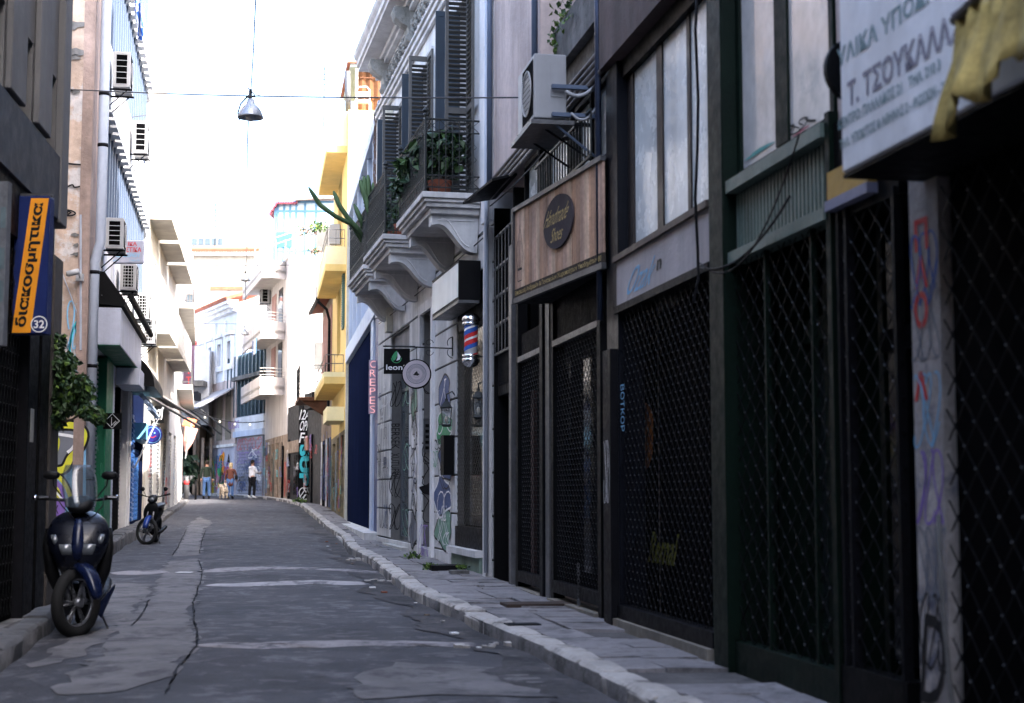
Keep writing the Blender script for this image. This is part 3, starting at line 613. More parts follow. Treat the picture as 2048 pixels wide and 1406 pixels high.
# ---------------------------------------------------------------- shoe shop building
B = thing('shoe_shop_building', 'beige house with black barred shoe shop and balcony, right of the white house', 'building', FR1.p(U1(16), -2, .15))
u0, u1 = U1(12.96), U1(18.88)
MB().box(FR1, u0, u1, -14, -.42, -.3, 26).build('wall', M_beige, B)
MB().box(FR1, U1(15.95), u1, -.42, -.0, 5.12, 26).build('upper_wall', M_beige, B)
MB().box(FR1, u0, U1(15.9), -.42, -.02, 5.3, 5.55).build('balcony_slab', M_black, B)
MB().box(FR1, u0, U1(15.0), -.3, .06, 5.56, 6.0).build('parapet', M_conc, B)
MB().box(FR1, u0, U1(15.9), -.41, -.39, 5.56, 9).build('back_wall', mat('brick_tone_wall', (.24, .14, .09), .9, var=.3, streak=.3), B)
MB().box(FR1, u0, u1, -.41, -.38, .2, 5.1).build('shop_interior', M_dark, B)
# windows over the sign
for xa, xb in ((1040, 1070), (1084, 1128), (1140, 1172), (1178, 1206)):
    ua, ub = P1(xb, 300)[0], P1(xa, 300)[0]; f = frame(FR1, ua, ub, 4.3, 5.08, -.12, -.05, .05, B, M_black); pane(FR1, ua + .05, ub - .05, 4.35, 5.03, -.10, f, M_reflpale)
MB().box(FR1, u0, U1(17.3), -.15, .0, 4.2, 4.3).build('window_sill', M_conc, B)
ra, rb2 = U1(13.25), U1(15.75)
rl = MB(); rl.box(FR1, ra, rb2, .09, .115, 4.72, 4.745); rl.box(FR1, ra, rb2, .09, .115, 4.3, 4.325); r_o = rl.build('railing', M_iron, B)
fcopies(FR1, 'baluster', lambda b, f: b.box(f, -.007, .007, -.007, .007, 0, .4), M_iron, r_o, [(ra + i * .12, .1025, 4.324) for i in range(int((rb2 - ra) / .12))])
# shop bays: (left px, right px), vent ribs over lattice
def ribs(F, ua, ub, z0, z1, w, par, m, st=.05, mb_=None):
    MB().box(F, ua, ub, w - .03, w - .012, z0, z1).build('vent_back', M_black, par)
    n = int((ub - ua) / st)
    fcopies(F, 'vent_rib', lambda b, f: b.box(f, -.008, .008, 0, .018, 0, z1 - z0), m, par, [(ua + (i + .5) * st, w - .01, z0) for i in range(n)])
for xa, xb in ((1040, 1086), (1110, 1202)):
    ua, ub = P1(xb, 900)[0], P1(xa, 900)[0]
    ribs(FR1, ua, ub, 2.84, 3.3 if xa > 1100 else 3.1, -.02, B, M_dksteel)
    MB().box(FR1, ua, ub, -.06, .03, 2.78, 2.84).build('gate_rail', M_steel, B)
    pane(FR1, ua, ub, .5, 2.75, -.3, B, M_glass)
    lattice(FR1, ua, ub, .42, 2.78, -.02, B, M_gate, .12, .10, .013)
    MB().box(FR1, ua - .02, ub + .02, -.05, .02, .3, .42).build('kick_plate', M_dksteel, B)
    MB().box(FR1, ua - .04, ub + .04, -.12, .08, .15, .24).build('step', mat('worn_step', (.2, .18, .15)), B)
for xa, xb, m, w in ((1088, 1094, M_dksteel, .05), (1096, 1104, M_steel, .03), (1026, 1031, M_steel, .05), (1203, 1210, M_black, .04), (1035, 1039, M_black, .02), (1105, 1110, M_black, .02)):
    bevel(MB().box(FR1, P1(xb, 900)[0], P1(xa, 900)[0], -.1, w, .15, 4.2).build('gate_post', m, B), .004)
# chain and padlock on the wide gate
ch = thing('padlock_chain', 'chain and padlock hanging at foot of the shoe shop gate', 'chain', FR1.p(P1(1163, 1200)[0], .06, .25))
for i in range(9): MB().tube([FR1.p(P1(1163, 1180)[0] + .012 * math.cos(a) * (i % 2), .03 + .012 * math.cos(a) * ((i + 1) % 2), .62 - i * .035 + .024 * math.sin(a)) for a in [k * PI / 4 for k in range(8)]], .004, 4, True).build('chain_link', M_steel, ch)
MB().box(FR1, P1(1163, 1180)[0] - .025, P1(1163, 1180)[0] + .025, .015, .04, .25, .31).build('padlock', M_steel, ch)
# entrance with barred fanlight
ua, ub = P1(1024, 900)[0], P1(990, 900)[0]
MB().box(FR1, ua, ub, -.3, -.26, .2, 2.5).build('door', mat('brown_door', (.045, .015, .01), .6), B)
MB().box(FR1, ua, ub, -.3, -.04, 2.5, 2.62).build('door_head', M_black, B); ribs(FR1, ua, ub, 2.62, 3.0, -.04, B, M_dksteel)
bars = MB()
for z in (3.02, 3.38, 3.74, 4.1, 4.5): bars.box(FR1, ua, ub, -.02, .01, z - .014, z + .014)
gr_ = bars.build('window_bars', M_steel, B)
fcopies(FR1, 'bar', lambda b, f: b.box(f, -.007, .007, -.006, .006, 0, 1.48), M_steel, gr_, [(ua + (ub - ua) * (i + .5) / 5, .018, 3.02) for i in range(5)])
for px in (988, 1027): MB().box(FR1, P1(px, 900)[0] - .03, P1(px, 900)[0] + .03, -.2, .0, .2, 4.9).build('door_post', M_black, B)
# shoe sign: wedge box set at an angle
FS = Fr((.787, 12.9), (.02, 15.37), 'R')
sg = thing('shoe_sign', 'wooden plank sign reading Handmade Shoes on dark oval', 'sign', FS.p(FS.L / 2, -.1, 3.24))
pwl = [Vector((.787, 12.9, 0)), Vector((.02, 15.37, 0)), FR1.p(U1(15.4), .02, 0), FR1.p(U1(12.95), .02, 0)]
b = MB(); b.hexa([p + Vector((0, 0, 3.24)) for p in (pwl[0] - FS.N * .03, pwl[1] - FS.N * .03, pwl[2], pwl[3])] + [p + Vector((0, 0, 4.22)) for p in (pwl[0] - FS.N * .03, pwl[1] - FS.N * .03, pwl[2], pwl[3])]); b.build('box', M_black, sg)
PINES = [M_pine] + [mat('pine_plank_%s' % n_, c_, .7, var=.35, sc=2.5, streak=.35, sf=7, bump=.2, bs=20, grime=((.16, .08, .05), 7, .62)) for n_, c_ in (('pale', (.64, .45, .32)), ('warm', (.52, .31, .20)), ('brown', (.42, .26, .18)))]
npl = 22; w_ = FS.L / npl
for i in range(npl): bevel(MB().box(FS, i * w_ + .002, (i + 1) * w_ - .003, -.028, -.004 + jit(.004), 3.38, 4.19).build('plank', PINES[i * 7 % 4], sg), .002)
b = MB(); b.box(FS, -.01, FS.L + .01, -.03, .02, 4.19, 4.235); b.box(FS, -.01, FS.L + .01, -.03, .015, 3.235, 3.29); b.box(FS, FS.L - .02, FS.L + .02, -.03, .022, 3.24, 4.23); b.build('frame', M_steel, sg)
MB().box(FS, 0, FS.L - .02, -.028, .0, 3.29, 3.38).build('lower_band', mat('sign_dark_band', (.045, .036, .03), .8, spec=.08), sg)
mov = mat('oval_brown', (.05, .042, .048), .8, spec=.08)
cu, cz, cru, crz = FS.L * .47, 3.84, .40, .27
a1 = FS.uz(1119, 443, .0); cu, cz = a1[0], a1[1]
pts = [(cu + .42 * math.cos(a), cz + .255 * math.sin(a)) for a in [2 * PI * k / 40 for k in range(40)]]
b = MB(); b.prism([FS.p(u, 0, z) for u, z in pts], FS.N * .02); b.build('oval_board', mov, sg)
ot = MB(); ftext(ot, FS, 'Handmade', cu + .34, cu - .32, cz - .01, cz + .14, .022, .0, 0, 0, .25); ftext(ot, FS, 'Shoes', cu + .17, cu - .15, cz - .18, cz - .05, .022, 0, 0, 0, .25); ot.build('lettering', P_gold, sg)
ot = MB(); ftext(ot, FS, 'Επισκευή Ανδρικών & Γυναικείων Χειροποίητων Υποδημάτων', FS.L - .05, .12, 3.305, 3.365, .002, 0.01); ot.build('lettering', P_gold, sg)
# painted shoe-tree emblem at the left edge, ornament at the right
e0 = FS.L - .22; ez = 3.45
sh = [(e0 + .08, ez), (e0 + .09, ez + .16), (e0 + .13, ez + .24), (e0 + .12, ez + .36), (e0 + .05, ez + .46), (e0 + .02, ez + .58), (e0 - .02, ez + .50), (e0 - .06, ez + .38), (e0 - .09, ez + .26), (e0 - .05, ez + .15), (e0 - .05, ez)]
outline(FS, sh, .001, P_blk, sg, .012, 'emblem'); b = MB()
for k in (-.5, 0, .5): b.ribbon(FS, [(e0 + .02 + k * .05, ez + .14), (e0 + .02 + k * .14, ez + .28), (e0 + .02 + k * .08, ez + .42)], .007, .001)
b.box(FS, e0 - .05, e0 + .08, -.002, .0015, ez + .11, ez + .135); b.build('emblem', P_blk, sg)
for q in (.06, .11): outline(FS, [(q + .03 * math.cos(a), 3.335 + .022 * math.sin(2 * a)) for a in [k * PI / 10 for k in range(20)]], .003, P_gold, sg, .006, 'ornament')
# wall conduits under the balcony, black canopy plate, downpipes
for k in range(4):
    pipe(FR1, [(U1(12.96), .03 + .015 * k, 5.26 - .085 * k), (U1(18.7), .03 + .015 * k, 5.26 - .085 * k)], .024, mat('old_conduit', (.20, .18, .17), .5, .4, streak=.3), None, 'conduit', label=['topmost', 'second from top', 'third from top', 'lowest'][k] + ' of the four long conduits above the shoe shop', cat='pipe', group='conduits above the shoe shop')
t = thing('canopy', 'small flat black metal canopy above barred shoe shop entrance', 'canopy', FR1.p(U1(18.3), .2, 4.95))
MB().hexa([FR1.p(u, w, z + dz) for dz in (0, .03) for u, w, z in ((U1(17.3), .0, 5.0), (U1(18.75), .0, 5.0), (U1(18.75), .42, 4.92), (U1(17.3), .3, 4.92))]).build('plate', M_black, t)
pipe(FR1, [(P1(1216, 300)[0], .09, 5.95), (P1(1216, 300)[0], .09, 5.4), (P1(1216, 300)[0], .08, 2.8)], .028, mat('pipe_dark_blue', (.03, .04, .07), .4, .3), None, 'downpipe', label='dark blue downpipe right of the wooden shoe sign', cat='pipe')
pipe(FR1, [(P1(1080, 100)[0], .06, 9), (P1(1080, 100)[0], .06, 5.3)], .035, M_pipeblue, None, 'downpipe', label='blue-grey downpipe behind the near air conditioner', cat='pipe')
pipe(FR1, [(P1(1190, 20)[0], .10, 8), (P1(1190, 20)[0], .10, 6.1), (P1(1190, 20)[0] - .25, .10, 6.0), (P1(1216, 300)[0], .09, 5.95)], .025, M_pipeblue, None, 'pipe', label='thin bent pipe crossing the stained concrete parapet', cat='pipe')
ac = acunit('air_conditioner', 'large grey-white air conditioner on arms above wooden shoe sign', FR1, U1(13.5), .27, 4.70, .8, .3, .6, group=None, louv=False)
MB().box(FR1, U1(13.5) - .008, U1(13.5) - .002, .30, .42, 4.9, 5.2).build('service_cover', M_acw, ac)
MB().box(FR1, U1(13.4), U1(14.4), .22, .62, 4.62, 4.66).build('drip_tray', M_steel, ac)
b = MB()
for z in (4.72, 4.98): b.box(FR1, U1(13.42), U1(13.47), .0, .42, z - .018, z + .018)
b.tube([FR1.p(U1(13.45), .02, 4.35), FR1.p(U1(13.45), .4, 4.64)], .012); b.build('arm', M_pipeblue, ac)
b = MB(); b.tube(sag(FR1.p(U1(13.4), .3, 4.93), FR1.p(U1(13.3), .02, 5.0), .08), .018); b.tube(sag(FR1.p(U1(13.4), .25, 4.73), FR1.p(U1(13.3), .02, 4.8), .1), .012); b.build('hose', M_acw, ac, True)
# ================================================================ RIGHT: WHITE NEOCLASSICAL HOUSE
U2 = FR2.uy
def P2(px, py, w=0): return FR2.uz(px, py, w)
N = thing('neoclassical_house', 'white neoclassical house with dark shutters, three bracketed balconies and carved cornice', 'house', FR2.p(FR2.L / 2, -2, .2))
MB().box(FR2, 0, FR2.L, -9, -.6, 0, 10.4).build('wall', M_white, N)
M_nw = mat('white_stone_course', (.60, .60, .60), .8, var=.15, streak=.28, bump=.3, grime=((.26, .25, .25), 2.4, .60))
doorA, doorB, barb = (U2(25.9), U2(28.2), .42, 4.22), (U2(23.45), U2(24.5), .3, 4.2), (U2(19.62), U2(21.5), .55, 4.3)
holes = [doorA, doorB, barb]
MB().wall(FR2, 0, FR2.L, 0, 4.75, -.6, -.03, [(a + .001, b_ - .001, c, d) for a, b_, c, d in holes]).build('joint_wall', M_dksteel if 0 else mat('joint_grey', (.14, .135, .13), .95), N)  # dark grey joint colour behind the stone courses
zz = [0.0, .45, 1.0, 1.55, 2.1, 2.65, 3.19, 3.73, 4.24, 4.72]
for a, c in zip(zz, zz[1:]):
    cut = sorted([(h[0], h[1]) for h in holes if h[2] < (a + c) / 2 < h[3]]); us = [.0] + [q for p in cut for q in p] + [FR2.L - .01]
    for ua, ub in zip(us[::2], us[1::2]): bevel(MB().box(FR2, ua, ub, -.03, 0, a + .014, c - .014).build('stone_course', M_nw, N), .008)
win = [(U2(y) - .55, U2(y) + .55, 5.32, 8.3) for y in (20.9, 24.2, 27.3)]
MB().wall(FR2, 0, FR2.L, 4.75, 9.9, -.6, -.002, win).build('upper_wall', M_white, N)
cz = [4.9 + .55 * i for i in range(7)]
b = MB()
for z in cz[1:]:
    us = [0.45] + [x for w_ in win for x in (w_[0] - .75, w_[1] + .2)] + [FR2.L - .4]
    for i in range(0, len(us), 2):
        if us[i + 1] - us[i] > .05: b.box(FR2, us[i], us[i + 1], -.001, .002, z - .007, z + .007)
b.build('incised_joint', mat('joint_grey', (.14, .135, .13)), N)  # joints drawn as thin dark grey strips
for ua, ub in ((0, .42), (FR2.L - .36, FR2.L)): bevel(MB().box(FR2, ua, ub, .0, .07, 4.78, 8.8).build('pilaster', M_white, N), .01)
bevel(MB().box(FR2, .0, .18, .002, .09, .15, 4.7).build('corner_strip', M_white, N), .01)
# window openings: reveal glass, shutter packs
def shutter_leaf(u, w, z0, z1, wd, axis, m, par, slats=True, face=1):
    """axis 'u' = leaf folded flat on the wall, 'w' = leaf standing out from it"""
    fr = MB(); t = .035
    def bx(mb, a, c, z_a, z_b, th0=0, th1=t):
        if axis == 'u': mb.box(FR2, u + a, u + c, w + th0, w + th1, z_a, z_b)
        else: mb.box(FR2, u + th0, u + th1, w + a, w + c, z_a, z_b)
    s = .045
    bx(fr, 0, s, z0, z1); bx(fr, wd - s, wd, z0, z1)
    for z in (z0, (z0 + z1) / 2 - .3, z1 - .08): bx(fr, s, wd - s, z, z + .08)
    lf = fr.build('shutter_leaf', m, par)
    if not slats:
        q = MB(); bx(q, s, wd - s, z0 + .08, z1 - .08, .008, .022); q.build('shutter_panel', m, lf); return lf
    n = int((z1 - z0) / .068); pl = []
    for i in range(n):
        z = z0 + .1 + i * .068
        if z > z1 - .1: break
        pl.append(z)
    def f(b, f_):
        if axis == 'u': b.add([f_.p(s, .0, -.02), f_.p(wd - s, .0, -.02), f_.p(wd - s, t, -.004), f_.p(s, t, -.004), f_.p(s, .0, -.012), f_.p(wd - s, .0, -.012), f_.p(wd - s, t, .006), f_.p(s, t, .006)][:8], [(0, 1, 2, 3), (4, 5, 6, 7), (3, 2, 6, 7), (0, 1, 5, 4)])
        else: b.add([f_.p(t, s, -.02), f_.p(t, wd - s, -.02), f_.p(0, wd - s, .012), f_.p(0, s, .012), f_.p(t, s, -.012), f_.p(t, wd - s, -.012), f_.p(0, wd - s, .02), f_.p(0, s, .02)], [(0, 1, 2, 3), (4, 5, 6, 7), (3, 2, 6, 7), (0, 1, 5, 4)])
    fcopies(FR2, 'shutter_slat', f, m, lf, [(u, w, z) for z in pl]); return lf
for a, c, z0, z1 in win:
    MB().wall(FR2, a - .14, c + .14, z0 - .02, z1 + .14, .0, .045, [(a, c, z0, z1)]).build('window_surround', M_nw, N)
    f = frame(FR2, a, c, z0, z1, -.35, -.28, .07, N, M_shnavy, 1, (z0 + 2.2,)); pane(FR2, a + .05, c - .05, z0 + .05, z1 - .05, -.33, f, M_glassb)
    shutter_leaf(c - .04, -.02, z0, z1, .36, 'w', M_shnavy, N, False)
    shutter_leaf(c + .0, -.0 + .05, z0, z1, .30, 'u', M_shnavy, N)
    shutter_leaf(a + .0, -.02, z0, z1, .40, 'w', M_shgrey, N)
    shutter_leaf(a - .46, .06, z0, z1, .44, 'u', M_shgrey, N)
# architrave, frieze with carved panels, brackets, cornice
b = MB()
for z0, z1, w in ((8.78, 8.86, .06), (8.86, 8.95, .10), (8.95, 9.0, .14), (9.68, 9.76, .10), (9.76, 9.86, .16)): b.box(FR2, -.02, FR2.L + w * .3, .002, w, z0, z1 - .003)
bevel(b.build('architrave', M_white, N), .008)
b = MB(); b.prism([FR2.p(-.05, w, z) for w, z in ((0, 9.86), (.44, 9.86), (.44, 9.93), (.48, 9.95), (.48, 10.05), (.53, 10.12), (.55, 10.2), (0, 10.45))], FR2.U * (FR2.L + .12)); b.build('cornice', M_white, N)
MB().box(FR2, .0, FR2.L, -9, .0, 10.4, 10.47).build('roof', M_grey, N)
orn = mat('carved_stone', (.36, .35, .33), .9, var=.3, sc=6, streak=.3, bump=.6, bs=20, grime=((.14, .13, .12), 6, .55))
by = [19.6, 22.6, 25.7, 28.9]
for y in by:
    u = U2(y); b = MB(); P = FR2.p
    prof = [(0, 9.15), (.06, 9.12), (.12, 9.18), (.10, 9.3), (.12, 9.4), (.22, 9.45), (.34, 9.55), (.38, 9.66), (.36, 9.75), (0, 9.75)]
    b.prism([P(u - .16, w, z) for w, z in prof], FR2.U * .32); b.lathe(P(u - .17, .25, 9.6), [(.10, 0), (.10, .34)], 12, FR2.U); b.lathe(P(u - .18, .08, 9.2), [(.07, 0), (.07, .36)], 10, FR2.U)
    bevel(b.build('cornice_bracket', orn, N), .01)
for y0, y1 in zip(by, by[1:]):
    b = MB(); n = 7
    for k in range(n):
        u = U2(y0 + (y1 - y0) * (k + .8) / (n + .6)); c = FR2.p(u, .03, 9.34)
        for q in range(6):
            a = q * PI / 3 + k; d = FR2.U * math.cos(a) * .09 + Vector((0, 0, math.sin(a) * .13)); b.tube([c + d * .2, c + d * .8 + FR2.N * .05, c + d * 1.3 + FR2.N * .01], [.035, .028, .008], 5)
        b.lathe(c, [(.05, 0), (.04, .05), (0, .07)], 8, FR2.N)
    tag(b.build('frieze_ornament', orn, N, True), kind='stuff')
# balconies
M_rust2 = mat('flaking_white', (.60, .59, .58), .85, var=.15, streak=.3, bump=.4, spot=((.30, .15, .08), 1.7, .665), grime=((.2, .19, .18), 2.5, .62))
for i, (y, pj) in enumerate(((20.9, .80), (24.2, .88), (27.3, .80))):
    uc = U2(y); hw = 1.22; bal = N
    b = MB()
    for k, (z0, z1, e) in enumerate(((5.19, 5.27, 0), (5.14, 5.19, .035), (5.08, 5.14, .07), (5.0, 5.08, .13))): b.box(FR2, uc - hw + e, uc + hw - e, .003, pj - e, z0, z1 - .002)
    sl = b.build('balcony_slab', M_rust2, N); bevel(sl, .006)
    for s in (-1, 1):
        prof = []
        u = uc + s * (hw - .32) - .11
        top = [(0, 5.0), (pj - .16, 5.0)]; cur = [(pj - .16, 4.86)]
        for k in range(15):
            t = k / 14; cur.append((pj - .18 - t * (pj - .20), 4.86 - .36 * (t ** 1.1) + .075 * math.sin(t * 2 * PI) * (1 - .2 * t)))
        prof = top + cur
        c = MB(); c.prism([FR2.p(u, w, z) for w, z in prof], FR2.U * .22); cs = c.build('console_bracket', M_nw, N)
        r = MB(); r.tube([FR2.p(u - .006, w * .8 + .05, z + .07) for w, z in cur[2:-2]], .012, 5); r.tube([FR2.p(u - .006, .06, 4.93), FR2.p(u - .006, pj - .25, 4.93)], .01, 4); r.build('console_moulding', M_white, cs)
    # iron railing
    z0, z1 = 5.28, 6.26; rl = MB(); A_ = (uc - hw + .06, .02); B_ = (uc - hw + .06, pj - .05); C_ = (uc + hw - .06, pj - .05); D_ = (uc + hw - .06, .02)
    P = FR2.p
    for z in (z0 + .06, z0 + .22, z1 - .17, z1):
        for p, q in ((A_, B_), (B_, C_), (C_, D_)): rl.tube([P(*p, z), P(*q, z)], .011 if z < z1 else .016, 5)
    for q in (B_, C_): rl.tube([P(*q, z0), P(*q, z1 + .02)], .018, 6); rl.lathe(P(*q, z1 + .02), [(.01, 0), (.035, .03), (.02, .06), (.045, .09), (.02, .13), (0, .15)], 8)
    ro = rl.build('balcony_railing', M_iron, N)
    pl = []
    for p, q in ((A_, B_), (B_, C_), (C_, D_)):
        L = math.hypot(q[0] - p[0], q[1] - p[1]); n = int(L / .085)
        for k in range(1, n): pl.append((p[0] + (q[0] - p[0]) * k / n, p[1] + (q[1] - p[1]) * k / n, z0))
    fcopies(FR2, 'baluster', lambda b, f: b.tube([f.p(0, 0, 0), f.p(0, 0, .98)], .007, 4), M_iron, ro, pl)
    xs_ = MB()
    for p, q in ((A_, B_), (B_, C_), (C_, D_)):
        L = math.hypot(q[0] - p[0], q[1] - p[1]); n = int(L / .17)
        for k in range(n):
            a, c = k / n, (k + 1) / n; pa = (p[0] + (q[0] - p[0]) * a, p[1] + (q[1] - p[1]) * a); pc = (p[0] + (q[0] - p[0]) * c, p[1] + (q[1] - p[1]) * c)
            for za, zb in ((z1 - .17, z1), (z0 + .06, z0 + .22)): xs_.tube([P(*pa, za), P(*pc, zb)], .006, 4); xs_.tube([P(*pa, zb), P(*pc, za)], .006, 4)
            for zc in (z0 + .45, z0 + .62): xs_.tube([P((pa[0] + pc[0]) / 2, (pa[1] + pc[1]) / 2, zc) + (Vector((0, 0, .035 * math.sin(t))) + (P(*pc, 0) - P(*pa, 0)) * .28 * math.cos(t)) for t in [j * PI / 3 for j in range(6)]], .005, 3, True)
    tag(xs_.build('railing_ornament', M_iron, N), kind='stuff')
# glazed door
a, c, z0, z1 = doorA
mg = mat('grey_panel', (.22, .23, .24), .55, var=.12, streak=.2)
MB().box(FR2, a, c, -.55, -.5, z0, z1).build('door_back', M_dark, N)
fd = frame(FR2, a + .0, c, z0, z1, -.26, -.20, .08, N, mat('alu_grey', (.12, .13, .14), .4, .5), 1, (3.2,))
pane(FR2, a + .06, c - .06, z0 + .06, z1 - .06, -.235, fd, glass('door_glass', (.10, .13, .14), .08, 1.0, .02), 'pane')
MB().box(FR2, a - .02, c + .1, -.2, .12, .28, .36).build('doorstep', mat('marble_step', (.42, .42, .40), .6), N)
MB().wall(FR2, a - .0, c + .0, 3.73, 4.3, -.15, -.08, ()).build('door_head', M_grey, N)
# reveal graffiti (jamb faces the camera)
FJ = Fr((FR2.p(c, -.5, 0).x, FR2.p(c, -.5, 0).y), (FR2.p(c, 0, 0).x, FR2.p(c, 0, 0).y), 'L')
def jamb(F2, u, w0, w1):     # frame on a camera-facing reveal: u runs from the street edge inwards (rightwards in view)
    p, q = F2.p(u, w1, 0), F2.p(u, w0, 0); f = Fr((p.x, p.y), (q.x, q.y), 'L'); return f
J1 = jamb(FR2, c, -.2, 0); 
for s, z, m in (('BERSEK', 2.35, P_blk), ('XUTUPW!', 1.8, P_blk)): ftag(J1, s, .02, .18, z - .24, z + .24, .004, m, N, rot=-1, skew=0, bold=.0)
# tags on the door glass strip and first pilaster
for s, y, z, m in (): ftag(FR2, s, U2(y) + .3, U2(y) - .3, z - .22, z + .22, -.19, m, N, rot=-1, skew=0, bold=0)
# narrow entrance with intercom
a, c, z0, z1 = doorB
MB().wall(FR2, a - .16, c + .16, .3, z1 + .16, 0, .05, [(a, c, .0, z1)]).build('door_surround', M_white, N)
MB().box(FR2, a, c, -.45, -.40, z0, z1).build('door', mat('black_door', (.02, .02, .02), .5), N); MB().box(FR2, a, c, -.4, .06, .1, .42).build('doorstep', M_nw, N)
J2 = jamb(FR2, c, -.4, 0)
ip = MB(); ip.box(J2, .02, .14, .004, .03, 1.95, 2.5); ipo = ip.build('intercom_panel', M_steel, N)
for k in range(5): MB().box(J2, .05, .11, .03, .034, 2.0 + .09 * k, 2.05 + .09 * k).build('call_button', M_black, ipo)
for s, z, m in (): ftag(J2, s, .02, .3, z - .25, z + .25, .004, m, N, rot=-1, skew=0, bold=0)
blob(J2, .12, 1.35, .13, .10, .006, 8, P_blk, N)
# pilaster murals: blue/white/green throw-up right of the entrance, black drips and white figure left of it
ua, ub = U2(23.2), U2(21.6); uc = (ua + ub) / 2; hw = (ua - ub) / 2
def muralpost(F, uc, hw, z0, z1, seed, ms, w=.004, ot_=P_wht, n=5, par=N):
    r = random.Random(seed); dz = (z1 - z0) / n
    for k in range(n):
        o, pts = blob(F, uc + r.uniform(-.2, .2) * hw, z0 + dz * (k + .5), hw * r.uniform(.6, .95), dz * r.uniform(.45, .6), w + .0007 * k, seed * 10 + k, ms[k % len(ms)], par, irr=.35)
        outline(F, pts, w + .0045 + .0004 * k, ot_ if k % 2 else P_blk, par, .03)
    for k in range(3): scrawl(F, uc - hw * .7, uc + hw * .7, z0 + (z1 - z0) * k / 3, z0 + (z1 - z0) * (k + 1) / 3, w + .008, seed + k, ot_ if k != 1 else P_blk, par, .022, 2)
P_dbl = paint('slate_blue', (.06, .09, .20)); P_mint = paint('mint', (.16, .30, .22))
muralpost(FR2, uc, abs(hw) * .95, .5, 3.0, 5, [P_mint, P_dbl, P_dbl, P_grn, P_dbl])
ua, ub = U2(25.75), U2(24.75); muralpost(FR2, (ua + ub) / 2, abs(ua - ub) / 2 * .8, .4, 3.1, 6, [P_gry, P_wht, P_wht, P_wht, P_mint], ot_=P_blk)
ua, ub = U2(28.3), U2(29.6); scrawl(FR2, ua + .1, ub - .1, .6, 3.2, .006, 17, P_gry, N, .03, 3); scrawl(FR2, ua + .1, ub - .1, .6, 1.8, .008, 18, P_blk, N, .02, 3)
scrawl(FR2, U2(24.4), U2(23.5), .3, .8, .062, 41, P_pur, N, .02, 3)
# barber shop opening with lattice
a, c, z0, z1 = barb
MB().box(FR2, a, c, -.2, -.14, z0, z1).build('shop_back', M_dark, N); pane(FR2, a, c, z0 + .3, z1, -.12, N, M_glass); MB().box(FR2, a, c, -.11, .01, z0, z0 + .28).build('shutter_foot', M_dksteel, N)
lattice(FR2, a + .02, c - .02, z0 + .28, 3.6, -.02, N, mat('gate_bronze', (.05, .045, .036), .5, 0, spec=.08), .12, .10, .014, False)
MB().box(FR2, a - .1, c + .1, -.2, .12, .46, .545).build('sill', M_nw, N); MB().box(FR2, a - .06, c + .06, -.1, .05, .1, .46).build('plinth', mat('mint_plinth', (.22, .30, .25), .8, streak=.3), N)
MB().box(FR2, a, c, -.15, -.02, 3.6, 4.28).build('fanlight', M_black, N)
# black notice case by the barber
a = P2(905, 700, .1)[0]; b = MB(); b.box(FR2, U2(21.6), U2(21.85), .01, .16, 1.55, 2.12); b.build('notice_case', M_black, N)
# light box sign
lb = thing('light_box_sign', 'blank white light box with black ends above barber entrance', 'sign', FR2.p(U2(20.7), .15, 3.85)); ua, ub = U2(19.75), U2(21.8)
MB().box(FR2, ua, ub, .003, .30, 3.84, 4.37).build('box', M_black, lb); MB().box(FR2, ua + .03, ub - .02, .30, .308, 3.88, 4.33).build('face', mat('light_box_face', (.6, .63, .62), .4, var=.05, streak=.1), lb)
MB().box(FR2, ua, ub, .02, .302, 3.80, 3.838).build('underside', M_steel, lb)
# barber pole
bp = thing('barber_pole', 'barber pole with red, white and blue stripes and chrome caps', 'barber pole', FR2.p(U2(20.2), .22, 2.95))
c0 = FR2.uz(942, 680, .0); 
yb = 19.9; cx = ray(942, 680); P0 = CAM + cx * (yb / cx.y); P0.z = 0
zc = CAM.z + cx.z * (yb / cx.y)
def at(z): return Vector((P0.x, P0.y, zc + z))
MB().lathe(at(-.2), [(.09, 0), (.09, .40)], 20).build('striped_cylinder', None or mat('stripe_white', (.7, .7, .7), .15, var=.03, bump=0, spec=.6), bp, True)
for k, m in ((0, P_red), (1, P_blu), (2, P_red), (3, P_blu)):
    b = MB(); vs = []; n = 48
    for i in range(n + 1):
        th = -PI + i / n * 3 * PI; z = -.32 + k * .15 + .14 * (i / n) * 2.2
        for q in (0, .065): zz_ = min(.2, max(-.2, z + q)); vs.append(at(zz_) + Vector((math.cos(th) * .0915, math.sin(th) * .0915, 0)))
    b.add(vs, [(2 * i, 2 * i + 1, 2 * i + 3, 2 * i + 2) for i in range(n)]); b.build('stripe', m, bp, True)
for s, nm in ((1, 'top_cap'), (-1, 'bottom_cap')):
    pr = [(.09, .195), (.115, .20), (.115, .23), (.10, .235), (.10, .25), (.12, .255), (.12, .275), (.115, .30), (.09, .335), (.05, .36), (.0, .37)]
    MB().lathe(at(0), [(r, h * s) for r, h in pr], 20).build(nm, M_chrome, bp, True)
b = MB()
for z in (.22, -.22): b.tube([at(z) + Vector((.1, .01, 0)), at(z) + Vector((.24, .03, 0))], .012)
b.obox(at(0) + Vector((.22, .04, 0)), (.012, 0, 0), (0, .02, 0), (0, 0, .30)); b.build('wall_bracket', M_steel, bp)
